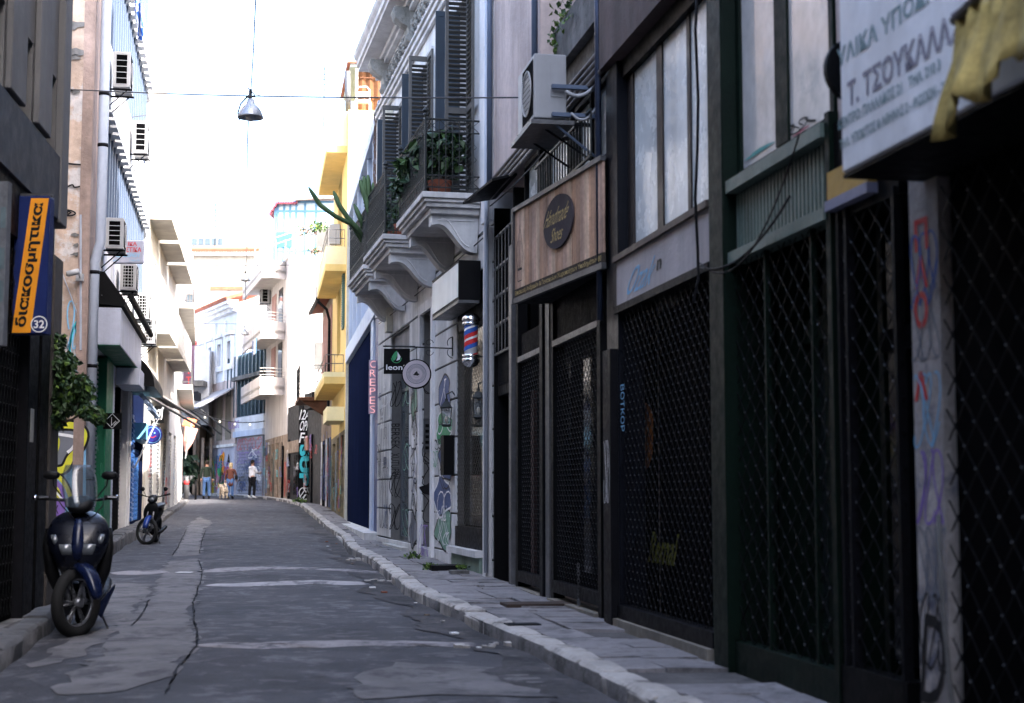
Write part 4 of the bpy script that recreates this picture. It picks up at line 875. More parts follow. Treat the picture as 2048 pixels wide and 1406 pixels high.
# lanterns
def lantern(px, py, y, label):
    d = ray(px, py); c = CAM + d * (y / d.y); t = thing('lantern', label, 'lantern', c + Vector((0, 0, -.18)), 'wall lanterns by the barber shop'); h = .085
    b = MB(); b.lathe(c + Vector((0, 0, .1)), [(.11, 0), (.115, .01), (.06, .08), (.03, .1), (.03, .13), (.0, .15)], 4); b.build('cap', M_iron, t)
    b = MB(); b.lathe(c + Vector((0, 0, -.17)), [(.07, 0), (.10, .02), (.085, .04)], 4)
    for i in (-1, 1):
        for j in (-1, 1): b.tube([c + Vector((i * .06, j * .06, -.14)), c + Vector((i * .07, j * .07, .1))], .007, 4)
    b.build('cage', M_iron, t); MB().obox(c + Vector((0, 0, -.02)), (.055, 0, 0), (0, .055, 0), (0, 0, .115)).build('glass', mat('lantern_glass', (.25, .27, .28), .05, alpha=.35, bump=0), t)
    MB().lathe(c + Vector((0, 0, -.12)), [(.012, 0), (.03, .05), (.02, .1), (0, .11)], 8).build('bulb', mat('bulb_glass', (.5, .45, .35), .2), t, True)
    b = MB(); b.tube([c + Vector((0, 0, .24)), c + Vector((.0, 0, .3)), c + Vector((.08, .01, .34)), c + Vector((.14, .02, .26)), c + Vector((.15, .02, .12))], .011, 6, False); b.obox(c + Vector((.16, .03, .14)), (.015, 0, 0), (0, .03, 0), (0, 0, .10)); b.build('arm', M_iron, t)
lantern(893, 830, 21.6, 'black wall lantern left of the barber lattice, on painted pilaster'); lantern(957, 812, 19.9, 'black wall lantern in front of the barber lattice')
# hanging signs on a scroll bracket
yb = 21.75; bw = FR2.uy(yb); base = FR2.p(bw, 0, 0)
def hb(px, py, y=yb): d = ray(px, py); return CAM + d * (y / d.y)
sb = thing('sign_bracket', 'wrought iron scroll bracket reaching out from the white house', 'bracket', hb(900, 697))
b = MB(); b.tube([hb(905, 697), hb(770, 692)], .010, 6); b.tube([hb(905, 675), hb(905, 712)], .010, 6)
for s in (-1, 1):
    b.tube([hb(898 - 22 * t * math.cos(t * 3.6), 695 + s * (6 + 20 * math.sin(t * 2.6)) * t ** .4) for t in [k / 12 for k in range(1, 13)]], .006, 5)
    b.tube([hb(858 + 9 * math.cos(a) * (1 - a / 9), 695 + s * (9 + 8 * math.sin(a) * (1 - a / 9))) for a in [k * .6 for k in range(11)]], .005, 5)
b.build('scroll', M_iron, sb)
rs = thing('round_sign', 'round pale disc sign with a black rim hanging from scroll bracket', 'sign', hb(833, 776))
fc = hb(833, 748, 21.6); MB().lathe(fc + Vector((0, .03, 0)), [(0, 0), (.215, 0), (.215, .05), (.20, .055), (.0, .055)], 36, (0, -1, 0)).build('rim', M_black, rs)
MB().lathe(fc + Vector((0, -.024, 0)), [(0, 0), (.198, 0), (.195, .01), (0, .012)], 36, (0, -1, 0)).build('face', mat('disc_face', (.38, .34, .37), .5, var=.1), rs)
FF = front(fc.y - .037)
b = MB()
for r0, r1 in ((.135, .145), (.085, .088), (.05, .053)):
    b.add([FF.p(fc.x + r * math.cos(a), 0, fc.z + r * math.sin(a)) for a in [k * PI / 20 for k in range(40)] for r in (r0, r1)], [(2 * i, 2 * i + 1, (2 * i + 3) % 80, (2 * i + 2) % 80) for i in range(40)])
for i in range(40): a = i * PI / 20; b.ribbon(FF, [(fc.x + r * math.cos(a), fc.z + r * math.sin(a)) for r in (.092, .130)], .007, .0005)
b.build('rosette', P_gry, rs); blob(FF, fc.x, fc.z, .03, .03, .002, 3, P_blk, rs, 'emblem', .5)
MB().tube([fc + Vector((0, 0, .21)), hb(833, 696, 21.7)], .006, 4).build('hook', M_iron, rs)
ls = thing('hanging_sign', 'square black sign with green leaf emblem reading leonid', 'sign', hb(795, 748, 25.2)); yl = 25.2
p, q = hb(768, 748, yl), hb(820, 698, yl); FF = front(yl)
MB().box(FF, p.x, q.x, 0, .05, p.z, q.z).build('board', M_black, ls)
o = MB(); ftext(o, FF, 'leonid', p.x + .04, q.x + .0, p.z + .065, p.z + .155, .053, .015); o.build('lettering', P_wht, ls)
cx_, cz_ = p.x + .21, p.z + .29
def leafpts(sx, n=14): return [(cx_ + sx * .055 * math.sin(PI * k / n) + .01 * k / n, cz_ - .10 + .2 * k / n) for k in range(n + 1)]
b = MB(); b.poly(FF, [(cx_ - .06, cz_ - .07), (cx_ - .075, cz_), (cx_ - .03, cz_ + .07), (cx_ + .01, cz_ + .10), (cx_ + .02, cz_ + .04), (cx_ - .0, cz_ - .02), (cx_ - .02, cz_ - .06)], .053); b.build('emblem', P_grn, ls)
b = MB(); b.poly(FF, [(cx_ + .02, cz_ + .08), (cx_ + .07, cz_ + .0), (cx_ + .06, cz_ - .05), (cx_ + .0, cz_ - .07), (cx_ + .02, cz_ - .02)], .053); b.build('emblem', P_wht, ls)
b = MB(); b.ribbon(FF, [(cx_ + .085 * math.cos(a), cz_ - .02 + .085 * math.sin(a)) for a in [PI + k * PI / 12 for k in range(13)]], .012, .0535); b.build('emblem', P_grn, ls)
MB().tube([Vector((p.x - .02, yl + .02, q.z + .05)), Vector((q.x + .35, yl + .1, q.z + .05))], .012, 5).build('arm', M_iron, ls)
# alarm box high on the wall, conduit
b = MB(); b.box(FR2, U2(27.9), U2(28.2), .003, .12, 4.3, 4.75); b.build('alarm_box', mat('alarm_cream', (.55, .53, .44), .6), None, label='cream alarm box above the glazed entrance', cat='alarm box')
b = MB(); b.box(FR2, P2(785, 200)[0] - .15, P2(785, 200)[0] + .15, .003, .15, 8.25, 8.62); b.build('alarm_box', mat('alarm_cream', (.55, .53, .44)), None, label='cream alarm box above the farthest dark shutters', cat='alarm box')
for px, r, m, lab in ((985, .03, M_pvc, 'pale downpipe between white house and beige shoe shop building'), (992, .035, M_pipeblue, 'blue-grey downpipe beside the pale one at the white house corner')):
    pipe(FR1, [(U1(18.9) - (px - 985) * .03 + .05, .08, 9.9), (U1(18.9) - (px - 985) * .03 + .05, .08, .3 if px < 990 else 5.2)], r, m, None, 'downpipe', label=lab, cat='pipe')
# ================================================================ RIGHT: FURTHER BUILDINGS
def P3(px, py, w=0): return FR3.uz(px, py, w)
U3 = FR3.uy
Bl = thing('blue_building', 'modern pale blue and navy building with vertical fins beyond the white house', 'building', FR3.p(FR3.L / 2, -3, .3))
MB().box(FR3, .02, FR3.L - .3, -8, -.5, 0, 9.2).build('wall', M_paleblue, Bl)
zt = 4.95
MB().box(FR3, U3(32.4), FR3.L - .02, -.5, -.08, .3, zt).build('navy_panel', M_navy, Bl)
MB().box(FR3, U3(31.6), U3(32.4), -.5, -.01, .2, zt + .02).build('post', M_paleblue, Bl)
MB().box(FR3, 0.03, U3(31.55), -.5, -.05, .3, zt).build('navy_grille', mat('navy_tile', (.03, .05, .16), .5), Bl)
bevel(MB().box(FR3, .1, FR3.L - .1, -.5, .02, zt + .02, zt + .42).build('beam', M_paleblue, Bl), .01)
bevel(MB().box(FR3, FR3.L - .018, FR3.L + .1, -.5, -.0, .3, 9.0).build('post', mat('cream_edge', (.5, .48, .42), .8), Bl), .01)
MB().box(FR3, .1, FR3.L - .3, -.45, -.42, zt + .4, 9).build('glazing', M_glassb, Bl)
zt2 = 9.0
bevel(MB().box(FR3, .1, FR3.L - .1, -.5, .04, zt2, zt2 + .3).build('beam', M_paleblue, Bl), .01)
fcopies(FR3, 'fin', lambda b, f: b.box(f, -.06, .06, -.4, -.02, 0, zt2 - zt - .42), M_paleblue, Bl, [(.5 + i * 1.9, 0, zt + .42) for i in range(7)])
MB().box(FR3, 0, FR3.L - .0, -.5, .25, .0, .50).build('step', M_nw, Bl); 
bevel(MB().box(FR3, .1, U3(34.5), .25, .6, .0, .34).build('step', M_nw, Bl), .01)
# neon CREPES sign
cs = thing('neon_sign', 'vertical pink neon sign reading CREPES beside the navy panel', 'sign', (0, 0, 0)); yy = 31.3
def h3(px, py, y): d = ray(px, py); return CAM + d * (y / d.y)
p, q = h3(737, 828, yy), h3(757, 720, yy); cs.location = (p.x, yy, p.z); ORG[cs.name] = Vector(cs.location); FF = front(yy)
MB().box(FF, p.x, q.x, 0, .02, p.z, q.z).build('backing', mat('clear_backing', (.35, .30, .36), .3), cs)
hh = (q.z - p.z) / 6; neon = mat('neon_pink', (.9, .42, .42), .4, var=0, bump=0, emit=.12)
for i, s in enumerate('CREPES'): o = MB(); ftext(o, FF, s, p.x + .03, q.x - .06, q.z - hh * (i + 1) + .025, q.z - hh * i - .02, .03, -.02); ob = o.build('letter', neon, cs); ob.modifiers.new('t', 'SOLIDIFY').thickness = .006
MB().box(FF, q.x, q.x + .1, .0, .02, p.z + .3, p.z + .34).build('arm', M_steel, cs)
# climbing bare vine at the corner
b = MB(); r = random.Random(3)
for k in range(16):
    u = r.uniform(.0, .9); pts = [FR3.p(u, .06, 9.2)]; z = 9.2
    while z > 5.2 + r.random() * 1.5: z -= .22; u += r.uniform(-.09, .09); pts.append(FR3.p(u, .05 + r.uniform(-.03, .04), z))
    b.tube(pts, .008, 4)
b.build('bare_vine', mat('vine_stem', (.16, .11, .09), .9), None, label='leafless climbing vine over the pale blue fins', cat='vine')
# ---------------- yellow building
U4 = FR4.uy
Y = thing('yellow_building', 'yellow apartment building with projecting balconies and a corrugated roof shelter', 'building', FR4.p(FR4.L / 2, -3, .5))
def P4(px, py, w=0): return FR4.uz(px, py, w)
MB().box(FR4, 0.02, FR4.L, -8, -.3, 0, 12.4).build('wall', M_yellow, Y)
MB().wall(FR4, 0.02, FR4.L, 3.1, 12.4, -.3, 0, [(U4(46), U4(48.2), 5.6, 8.6), (U4(46), U4(48.2), 9.6, 12), (U4(44), U4(45), 6.2, 8.2)]).build('street_wall', M_yellow, Y)
for z0, z1 in ((5.6, 8.6), (9.6, 12)): f = frame(FR4, U4(46), U4(48.2), z0, z1, -.25, -.2, .08, Y, M_shnavy, 1); pane(FR4, U4(46) + .08, U4(48.2) - .08, z0 + .08, z1 - .08, -.23, f, M_glassb)
shm = mat('green_shutter', (.06, .13, .12), .6)
f = MB().box(FR4, U4(43.6), U4(44.3), .01, .06, 6.1, 8.2).build('shutter_leaf', shm, Y); fcopies(FR4, 'shutter_slat', lambda b, f: b.box(f, .06, .64, 0, .012, 0, .03), shm, f, [(U4(43.6), .062, 6.2 + i * .07) for i in range(28)])
def yb(z0, z1, ya, yb_, pj, name='balcony', rail=True):
    o = MB().box(FR4, U4(ya), U4(yb_), .0, pj, z0, z0 + .2).build('balcony_floor', M_yellow, Y)
    b = MB(); b.box(FR4, U4(ya), U4(ya) + .1, .002, pj, z0 + .2, z1); b.box(FR4, U4(yb_) - .1, U4(yb_), .002, pj, z0 + .2, z1); b.box(FR4, U4(ya) + .1, U4(yb_) - .1, pj - .1, pj, z0 + .2, z1); b.build('balcony_parapet', M_paleyel, o)
    if rail:
        r = MB()
        for z in (z1 + .25, z1 + .5): r.tube([FR4.p(U4(ya) + .05, .05, z), FR4.p(U4(ya) + .05, pj - .05, z), FR4.p(U4(yb_) - .05, pj - .05, z)], .015, 4)
        for w in (.05, .3, .55, pj - .05): r.tube([FR4.p(U4(ya) + .05, w, z1), FR4.p(U4(ya) + .05, w, z1 + .5)], .01, 4)
        r.build('railing', M_steel, o)
    return o
def zat(py, y): return CAM.z + (985 - py) / 3000 * y
yb(7.7, 8.42, 43.15, 49.4, .6); yb(11.2, 12.42, 43.15, 49.6, .6, rail=False); yb(4.42, 4.76, 43.15, 51, .6)
# awning box near ground, dark roller shop
MB().box(FR4, U4(43.3), U4(46), .0, .5, zat(842, 43.3), zat(814, 43.3)).build('awning_box', M_paleyel, Y)
MB().wall(FR4, .02, FR4.L, 0, 3.1, -.3, .0, [(U4(43.4), U4(45), 0, 3.0), (U4(46), U4(47.5), 0, 3.0), (U4(48.5), U4(50.5), 0, 2.9)]).build('shop_wall', mat('yellow_dirty', (.24, .20, .13), .9, var=.4, streak=.4, grime=((.06, .055, .05), 3, .5)), Y)
for ya, yb_ in ((43.4, 45), (46, 47.5), (48.5, 50.5)):
    o = MB().box(FR4, U4(ya), U4(yb_), -.26, -.2, .3, 3).build('shutter', M_shut, Y); fcopies(FR4, 'shutter_slat', lambda b, f: b.box(f, 0, U4(yb_) - U4(ya), 0, .02, 0, .06), M_shut, o, [(U4(ya), -.2, .5 + .1 * i) for i in range(24)])
for i, (ya, m) in enumerate(((45.2, P_yel), (45.5, P_red), (47.7, P_lbl), (48.1, P_gry), (50.7, P_blk), (51, P_cyan))): scrawl(FR4, U4(ya), U4(ya) + .5, .7, 2.6, .006, 50 + i, m, Y, .05, 2)
# rooftop shelter
MBr = mat('rusty_sheet', (.15, .065, .028), .8, var=.35, sc=3, streak=.35, bump=.3)
z0, z1 = 12.42, zat(108, 44); b = MB(); n = 40; vs = []
ua_, ub_ = -5.0, -.35
def sh(t, s): w = ua_ + (ub_ - ua_) * t; return FR4.p(1.2, w, z0 + (z1 - z0 - .25 + .0 * t) * s) + FR4.U * (.03 * math.cos(t * n * PI))
b.add([sh(i / 80, s) for i in range(81) for s in (0, 1)], [(2 * i, 2 * i + 2, 2 * i + 3, 2 * i + 1) for i in range(80)]); rsx = b.build('corrugated_screen', MBr, Y); rsx.modifiers.new('t', 'SOLIDIFY').thickness = .01
MB().box(FR4, 1.0, 5, -5.2, -.1, z1 - .2, z1 - .1).build('shelter_roof', mat('greenish_roof', (.36, .42, .38), .7), Y); MB().box(FR4, .9, 5.1, -5.3, .0, z1 - .1, z1 - .06).build('roof_edge', M_tile, Y)
for w in (-.25,): MB().box(FR4, 1.0, 1.12, w - .08, w, z0, z1 - .25).build('shelter_post', M_cream, Y)
for z in (z0 + .65, z0 + 1.25): MB().box(FR4, 1.13, 1.16, -5, -.4, z, z + .03).build('shelter_rail', M_rust, Y)
MB().tube([FR4.p(1.0, -.05, z0), FR4.p(1.0, -.02, z1 - .35)], .09, 10).build('flue', M_steel, Y, True)
ch_ = thing('rooftop_chair', 'white metal chair standing on the yellow building roof', 'chair', FR4.p(.5, -1.2, z0)); q = h3(725, 205, 43.4); bz = 12.44
b = MB(); c = Vector((q.x, 43.5, bz)); b.tube([c + Vector(v) for v in ((-.2, 0, 0), (-.2, 0, .72), (-.12, 0, .82), (.12, 0, .82), (.2, 0, .72), (.2, 0, 0))], .02, 6); b.tube([c + Vector((-.2, .4, 0)), c + Vector((-.2, .4, .42)), c + Vector((-.2, 0, .42))], .02, 5); b.tube([c + Vector((.2, .4, 0)), c + Vector((.2, .4, .42)), c + Vector((.2, 0, .42))], .02, 5); b.build('frame', P_wht, ch_)
MB().obox(c + Vector((0, .2, .43)), (.2, 0, 0), (0, .2, 0), (0, 0, .015)).build('seat', P_wht, ch_); MB().obox(c + Vector((0, -.0, .6)), (.16, 0, 0), (0, .015, 0), (0, 0, .07)).build('backrest', P_wht, ch_)
# ---------------- old low building (R5) and black shop (R6)
U5, U6 = FR5.uy, FR6.uy
O = thing('old_building', 'old peeling two-storey building with clay tiles and hanging gutter', 'building', FR5.p(FR5.L / 2, -2, .7))
MB().box(FR5, 0, FR5.L, -6, 0, 0, zat(600, 54)).build('wall', M_old, O)
b = MB(); b.hexa([FR5.p(u, w, z) for u, w, z in ((-.1, -5, 9.2), (FR5.L + .1, -5, 9.2), (FR5.L + .1, .45, zat(612, 55)), (-.1, .45, zat(612, 55)), (-.1, -5, 9.35), (FR5.L + .1, -5, 9.35), (FR5.L + .1, .45, zat(612, 55) + .12), (-.1, .45, zat(612, 55) + .12))]); b.build('roof', M_tile, O)
M_pk2 = mat('pink_brown_boards', (.36, .20, .17), .85, var=.25, streak=.3)
fcopies(FR5, 'cladding_board', lambda b, f: b.box(f, 0, .3, 0, .04, 0, 3.2), M_pk2, O, [(.1 + i * .42, .003, 4.6) for i in range(13)])
MB().tube([FR5.p(.2, .5, zat(620, 55)), FR5.p(FR5.L, .5, zat(612, 56) - .1)], .07, 8).build('gutter', M_dksteel, O)
MB().tube([FR5.p(.2, .5, zat(620, 55) - .1), FR5.p(.2, .2, zat(640, 55)), FR5.p(.2, .1, zat(660, 55)), FR5.p(.2, .1, 3.6)], .05, 8).build('downpipe', M_dksteel, O)
r = random.Random(5)
for i in range(6): 
    ua = .2 + i * 1.0; MB().box(FR5, ua, ua + .55, .003, .03, .8, 3.2).build('shop_panel', r.choice([M_dark, M_old, M_dksteel, P_wht, P_dbl]), O); scrawl(FR5, ua, ua + .5, 1, 3, .034, 60 + i, r.choice([P_red, P_blu, P_blk, P_org]), O, .06, 2)
# iron balcony
zb = zat(803, 56); b = MB(); b.box(FR5, 2.2, 5.4, .0, 1.05, zb - .12, zb); bo = b.build('balcony_floor', M_rust, O); rl = MB()
for z in (zb + .1, zb + .3, zb + .55, zb + .9, zb + 1.15): rl.tube([FR5.p(2.25, .05, z), FR5.p(2.25, 1.0, z), FR5.p(5.35, 1.0, z)], .014, 4)
rl.build('railing', M_iron, bo); fcopies(FR5, 'baluster', lambda b, f: b.tube([f.p(0, 0, 0), f.p(0, 0, 1.15)], .010, 4), M_iron, bo, [(2.25, .1 + i * .13, zb) for i in range(8)] + [(2.25 + i * .2, 1.0, zb) for i in range(16)])
b = MB(); b.prism([FR5.p(2.3, w, z) for w, z in ((0, zb - .12), (.95, zb - .12), (.1, zb - .7), (0, zb - .7))], FR5.U * .06); b.build('balcony_bracket', M_rust, bo)
K = thing('black_shop', 'black painted shop covered in white and turquoise graffiti', 'building', FR6.p(4, -2, .8))
uk0, uk1 = 0, U6(66.8); zk = zat(800, 61)
MB().box(FR6, uk0, uk1, -5, 0, 0, zk).build('wall', mat('black_wall', (.02, .02, .022), .7, streak=.2), K)
MB().box(FR6, uk0 + .2, uk0 + 2.2, .0, .35, zk - .5, zk + .1).build('awning_box', M_dksteel, K)
MB().box(FR6, uk0 + 2.8, uk1 - .2, .003, .12, 3.0, 3.5).build('sign_board', M_old, K)
for px in (625, 612, 580): u = FR6.uz(px, 900)[0]; MB().box(FR6, u - .12, u + .12, .003, .08, .9, 3.6).build('post', M_dksteel, K)
for u in (2.9, 4.1, 5.3, 6.5): MB().box(FR6, u, u + .9, .003, .03, 1.2, 2.9).build('window', M_glass, K)
# camera-facing panel with the large turquoise letters
pf = h3(608, 900, 60.9); FF = front(61.0); x0, x1 = h3(597, 900, 61).x, h3(622, 900, 61).x
tp = thing('graffiti_board', 'tall black board with turquoise throw-up letters and white tags', 'board', ((x0 + x1) / 2, 61, 1.0)); MB().box(FF, x0, x1, -.25, .0, .85, zat(810, 61)).build('board', M_black, tp)
for s, ya, yb_, m in (('12A', 820, 840, P_wht), ('OPF!', 842, 862, P_wht), ('Fo', 866, 886, P_wht), ('SUP', 890, 972, P_cyan)):
    ftag(FF, s, x0 + .05, x1 - .05, zat(yb_, 61), zat(ya, 61), .006, m, tp, bold=.05 if s == 'SUP' else .01, rot=-1 if s == 'SUP' else 0, skew=0 if s == 'SUP' else .2)
scrawl(FF, x0 + .05, x1 - .05, 1.0, 1.5, .01, 71, P_wht, tp, .03, 2)
# ---------------- pinkish apartment house
K2 = thing('apartment_house', 'pinkish white apartment house with stacked angular balconies and a blue glazed penthouse', 'building', FR6.p(U6(71), -3, 1))
ug = U6(67); zp = zat(512, 67)
MB().box(FR6, ug, FR6.L, -9, 0, 3.9, zp).build('wall', M_pink, K2); MB().box(FR6, ug + .05, FR6.L, -8.9, -.02, 0, 3.9).build('ground_wall', M_old, K2)
FG = Fr((FR6.p(ug, 0, 0).x, FR6.p(ug, 0, 0).y), (FR6.p(ug, -9, 0).x, FR6.p(ug, -9, 0).y), 'L')
for xa, ya, xb, yb_ in ((588, 535, 594, 628), (588, 680, 594, 740)): a = FG.uz(xa, ya); c = FG.uz(xb, yb_); MB().box(FG, a[0], c[0], .003, .03, c[1], a[1]).build('window', mat('pink_shutter', (.35, .2, .2), .7), K2)
for k, (ya, yb_) in enumerate(((510, 578), (636, 700), (752, 812))):
    zb, zt_ = zat(yb_ - 32, 68), zat(ya + 2, 68); u0_, u1_ = ug + .6, FR6.L + .6; pj = 1.15
    b = MB(); b.prism([FR6.p(u0_ + .5, 0, zb), FR6.p(u0_, pj * .6, zb), FR6.p(u0_ + .2, pj, zb), FR6.p(u1_, pj, zb), FR6.p(u1_, 0, zb)], (0, 0, .15)); o = b.build('balcony_floor', M_cream, K2)
    b = MB(); L_ = [(u0_ + .5, 0), (u0_, pj * .6), (u0_ + .2, pj), (u1_, pj)]
    for (a, w0), (c, w1) in zip(L_, L_[1:]):
        p, q = FR6.p(a, w0, 0), FR6.p(c, w1, 0); f_ = Fr((p.x, p.y), (q.x, q.y), 'R'); b.box(f_, 0, f_.L, -.1, 0, zb - .25, zt_ if a > u0_ + .1 and w0 > .6 else zb + .55)
    b.build('balcony_parapet', M_pink, o)
    if k:
        r = MB()
        for z in (zb + .65, zb + .8, zb + .95): r.tube([FR6.p(u0_ + .5, 0, z), FR6.p(u0_, pj * .6, z), FR6.p(u0_ + .2, pj, z)], .018, 4)
        r.build('railing', M_cream, o)
    MB().box(FR6, ug + 2, ug + 3.4, .003, .03, zb + .15, zb + 2.3).build('balcony_door', M_glass, K2); MB().box(FR6, ug + 4.4, ug + 6, .003, .03, zb + .15, zb + 2.3).build('balcony_door', M_pk2, K2); MB().box(FG, 1.2, 2.2, .003, .04, zb + .9, zb + 2.1).build('shutter', M_shgrey, K2)
b = MB().box(FR6, ug + 1, ug + 1.4, .003, .05, 1, 3.4); b.build('door', M_dark, K2); MB().box(FR6, ug + 3.6, ug + 4.6, .003, .05, 1.1, 3.2).build('door', mat('grey_door', (.12, .12, .10), .8, streak=.3), K2)
scrawl(FR6, ug + .1, ug + .7, 1.1, 2.7, .006, 80, P_red, K2, .05, 3); MB().box(FR6, ug + 5, ug + 8, .003, .05, 3.1, 3.5).build('sign_board', M_conc, K2)
for k in range(4): MB().box(FR6, ug + 1.6 + k * 1.5, ug + 1.9 + k * 1.5, .003, .12, .6, 3.6).build('stone_pier', M_old, K2)
# penthouse
def H(px, py, y=68): d = ray(px, py); return CAM + d * (y / d.y)
blu = mat('teal_panel', (.05, .26, .40), .5); pa, pb_ = H(537, 490), H(640, 395)
ph = thing('glass_penthouse', 'rooftop room of blue framed glass under maroon corrugated roof', 'penthouse', (pa.x + 2, 70, zp))
FF = front(68.3); X = lambda px: H(px, 450).x; Z = lambda py: H(500, py).z
b = MB().box(FF, X(548), X(640), -3.0, -2.9, zp, Z(402)); b.build('back_wall', M_white, ph)
f = MB()
for px in (548, 553, 566, 578, 590, 608, 630, 668): f.box(FF, X(px) - .05, X(px) + .05, -.06, 0, zp, Z(400))
for py in (420, 500, 401): f.box(FF, X(548), X(668), -.05, .006, Z(py) - .05, Z(py) + .05)
fo = f.build('glazing_frame', mat('blue_frame', (.10, .22, .36), .5), ph)
for xa, xb in ((553, 566), (566, 578), (578, 590), (590, 608), (608, 630), (630, 668)): MB().box(FF, X(xa) + .05, X(xb) - .05, -.04, -.02, Z(499), Z(402)).build('pane', mat('pale_glass', (.35, .45, .55), .08, spec=1., bump=0), fo)
MB().box(FF, X(553), X(583), .0, .06, Z(492), Z(462)).build('teal_panel', blu, ph)
rf = mat('maroon_sheet', (.22, .05, .07), .6, var=.2); n = 44; b = MB(); vs = []
for i in range(n + 1):
    x = X(536) + (X(592) - X(536)) * i / n; zz1 = .05 * math.cos(i * PI / 2)
    for yq, z in ((.35, Z(428) if i < n * .3 else Z(404)), (-3, Z(386))): vs.append(FF.p(x, yq, z + zz1 if i >= n * .3 else Z(428) + (Z(404) - Z(428)) * (i / (n * .3)) + zz1 if yq > 0 else z + zz1 - (1 - min(1, i / (n * .3))) * .9))
b.add(vs, [(2 * i, 2 * i + 2, 2 * i + 3, 2 * i + 1) for i in range(n)]); o = b.build('roof', rf, ph); o.modifiers.new('t', 'SOLIDIFY').thickness = .06
b = MB(); b.hexa([FF.p(x, w, z) for x, w, z in ((X(590), -3, Z(388)), (X(672), -3, Z(388)), (X(672), .5, Z(398)), (X(590), .5, Z(402)), (X(590), -3, Z(386)), (X(672), -3, Z(386)), (X(672), .5, Z(395)), (X(590), .5, Z(398)))]); b.build('pergola_roof', mat('reed_roof', (.22, .17, .15), .95, var=.4, sc=8, bump=.8), ph)
b = MB(); rail = [FF.p(X(515), .8, Z(528)), FF.p(X(540), .8, Z(475)), FF.p(X(556), .8, Z(470)), FF.p(X(600), .8, Z(455))]
for dz in (0, .3, .6): b.tube([p + Vector((0, 0, dz - .5)) for p in rail], .02, 4)
for px in (515, 525, 540, 556, 575, 600): b.tube([FF.p(X(px), .8, zp - .1 if px > 530 else Z(535)), FF.p(X(px), .8, zp + .9)], .018, 4)
b.build('railing', M_white, ph)
b = MB().box(FR6, ug + .1, FR6.L, -8, .1, zp, zp + .12); b.build('roof_slab', M_white, K2)
acunit('air_conditioner', 'small air conditioner under the top balcony of pinkish apartment house', FR6, U6(73.3), .1, zat(598, 72), .8, .4, .9, group=None)
# white water tank / ac box on yellow balcony
b = MB(); p = h3(658, 488, 45.6); q = h3(680, 448, 45.6); b.box(front(45.9), p.x, q.x, 0, .3, p.z, q.z); b.build('white_cabinet', M_acw, None, label='white cabinet on the middle yellow balcony', cat='cabinet')
# ---------------- street end: shuttered shop and white two-storey house at the bend
U7, U8 = FR7.uy, FR8.uy
S7 = thing('shutter_shop', 'shop with scribbled metal roller shutter below tall barred glazing', 'building', FR7.p(FR7.L / 2, -2, 1))
def P7(px, py, w=0): return FR7.uz(px, py, w)
def P8(px, py, w=0): return FR8.uz(px, py, w)
zs7 = P7(500, 872)[1]; zsb = P7(500, 838)[1]; zgl = P7(500, 705)[1]
MB().box(FR7, 0, FR7.L, -8, -.1, 0, zgl + .1).build('wall', M_paleblue, S7)
MB().box(FR7, .05, FR7.L - .05, -.1, .06, zs7 + .3, zsb + .15).build('sign_board', mat('white_board', (.6, .62, .66), .6), S7); MB().box(FR7, 0, FR7.L, -.1, .15, zs7, zs7 + .3).build('shutter_box', M_paleblue, S7)
so = MB().box(FR7, .35, FR7.L - .35, -.1, -.02, .8, zs7).build('roller_shutter', M_shut, S7)
nn = int((zs7 - 1.1) / .17); fcopies(FR7, 'shutter_slat', lambda b, f: b.box(f, 0, FR7.L - .7, 0, .035, 0, .12), mat('shutter_lilac', (.33, .34, .42), .5, .2, streak=.2), so, [(.35, -.02, 1.1 + i * .17) for i in range(nn)])
for i in range(5): scrawl(FR7, .5, FR7.L - .5, 1.4 + i * .7, 2.0 + i * .7, .022, 90 + i, (P_blk, P_dbl, P_pur, P_red, P_dbl)[i], so, .03, 9)
scrawl(FR7, 4.5, 6.5, zs7 + .5, zsb, .064, 97, P_pur, S7, .04, 5)
MB().box(FR7, .1, FR7.L - .1, -.09, -.05, zsb + .2, zgl).build('glazing', M_glassb, S7)
fcopies(FR7, 'mullion', lambda b, f: b.box(f, -.07, .07, 0, .1, 0, zgl - zsb - .2), mat('dark_teal_frame', (.04, .07, .09), .5), S7, [(.2 + i * .68, -.05, zsb + .2) for i in range(11)])
MB().box(FR7, 0, FR7.L, -.1, .3, zsb + 2.1, zsb + 2.3).build('ledge', M_conc, S7)
S8 = thing('corner_house', 'white two-storey classical house closing the street with tiled gable', 'house', FR8.p(FR8.L / 2, -2, 1))
zc = P8(430, 640)[1]; z1_ = P8(430, 768)[1]; zg8 = P8(430, 893)[1]
MB().wall(FR8, 0, FR8.L, z1_, zc, -.5, 0, [(u, u + .75, z1_ + .9, zc - 1.5) for u in (.9, 2.9, 4.9, 7.0)]).build('upper_wall', mat('cool_white', (.58, .60, .64), .85, var=.08, streak=.1), S8)
MB().box(FR8, 0, FR8.L, -8, -.5, 0, zc).build('wall', M_white, S8)
for u in (.9, 2.9, 4.9, 7.0):
    MB().wall(FR8, u - .3, u + 1.05, z1_ + .6, zc - 1.2, 0.002, .12, [(u, u + .75, z1_ + .9, zc - 1.5)]).build('window_surround', M_white, S8); MB().box(FR8, u, u + .75, -.4, -.35, z1_ + .9, zc - 1.5).build('pane', M_glassb, S8)
    MB().box(FR8, u - .4, u + 1.15, .002, .25, zc - 1.18, zc - 1.0).build('window_hood', M_white, S8)
for u in (2.1, 4.2, 6.3): MB().box(FR8, u, u + .35, .002, .1, z1_, zc - .3).build('pilaster', M_white, S8)
for z0, z1, w in ((zc, zc + .2, .25), (zc + .2, zc + .4, .45), (zc + .4, zc + .6, .6)): MB().box(FR8, -.1, FR8.L, .0, w, z0, z1 - .003).build('cornice', M_white, S8)
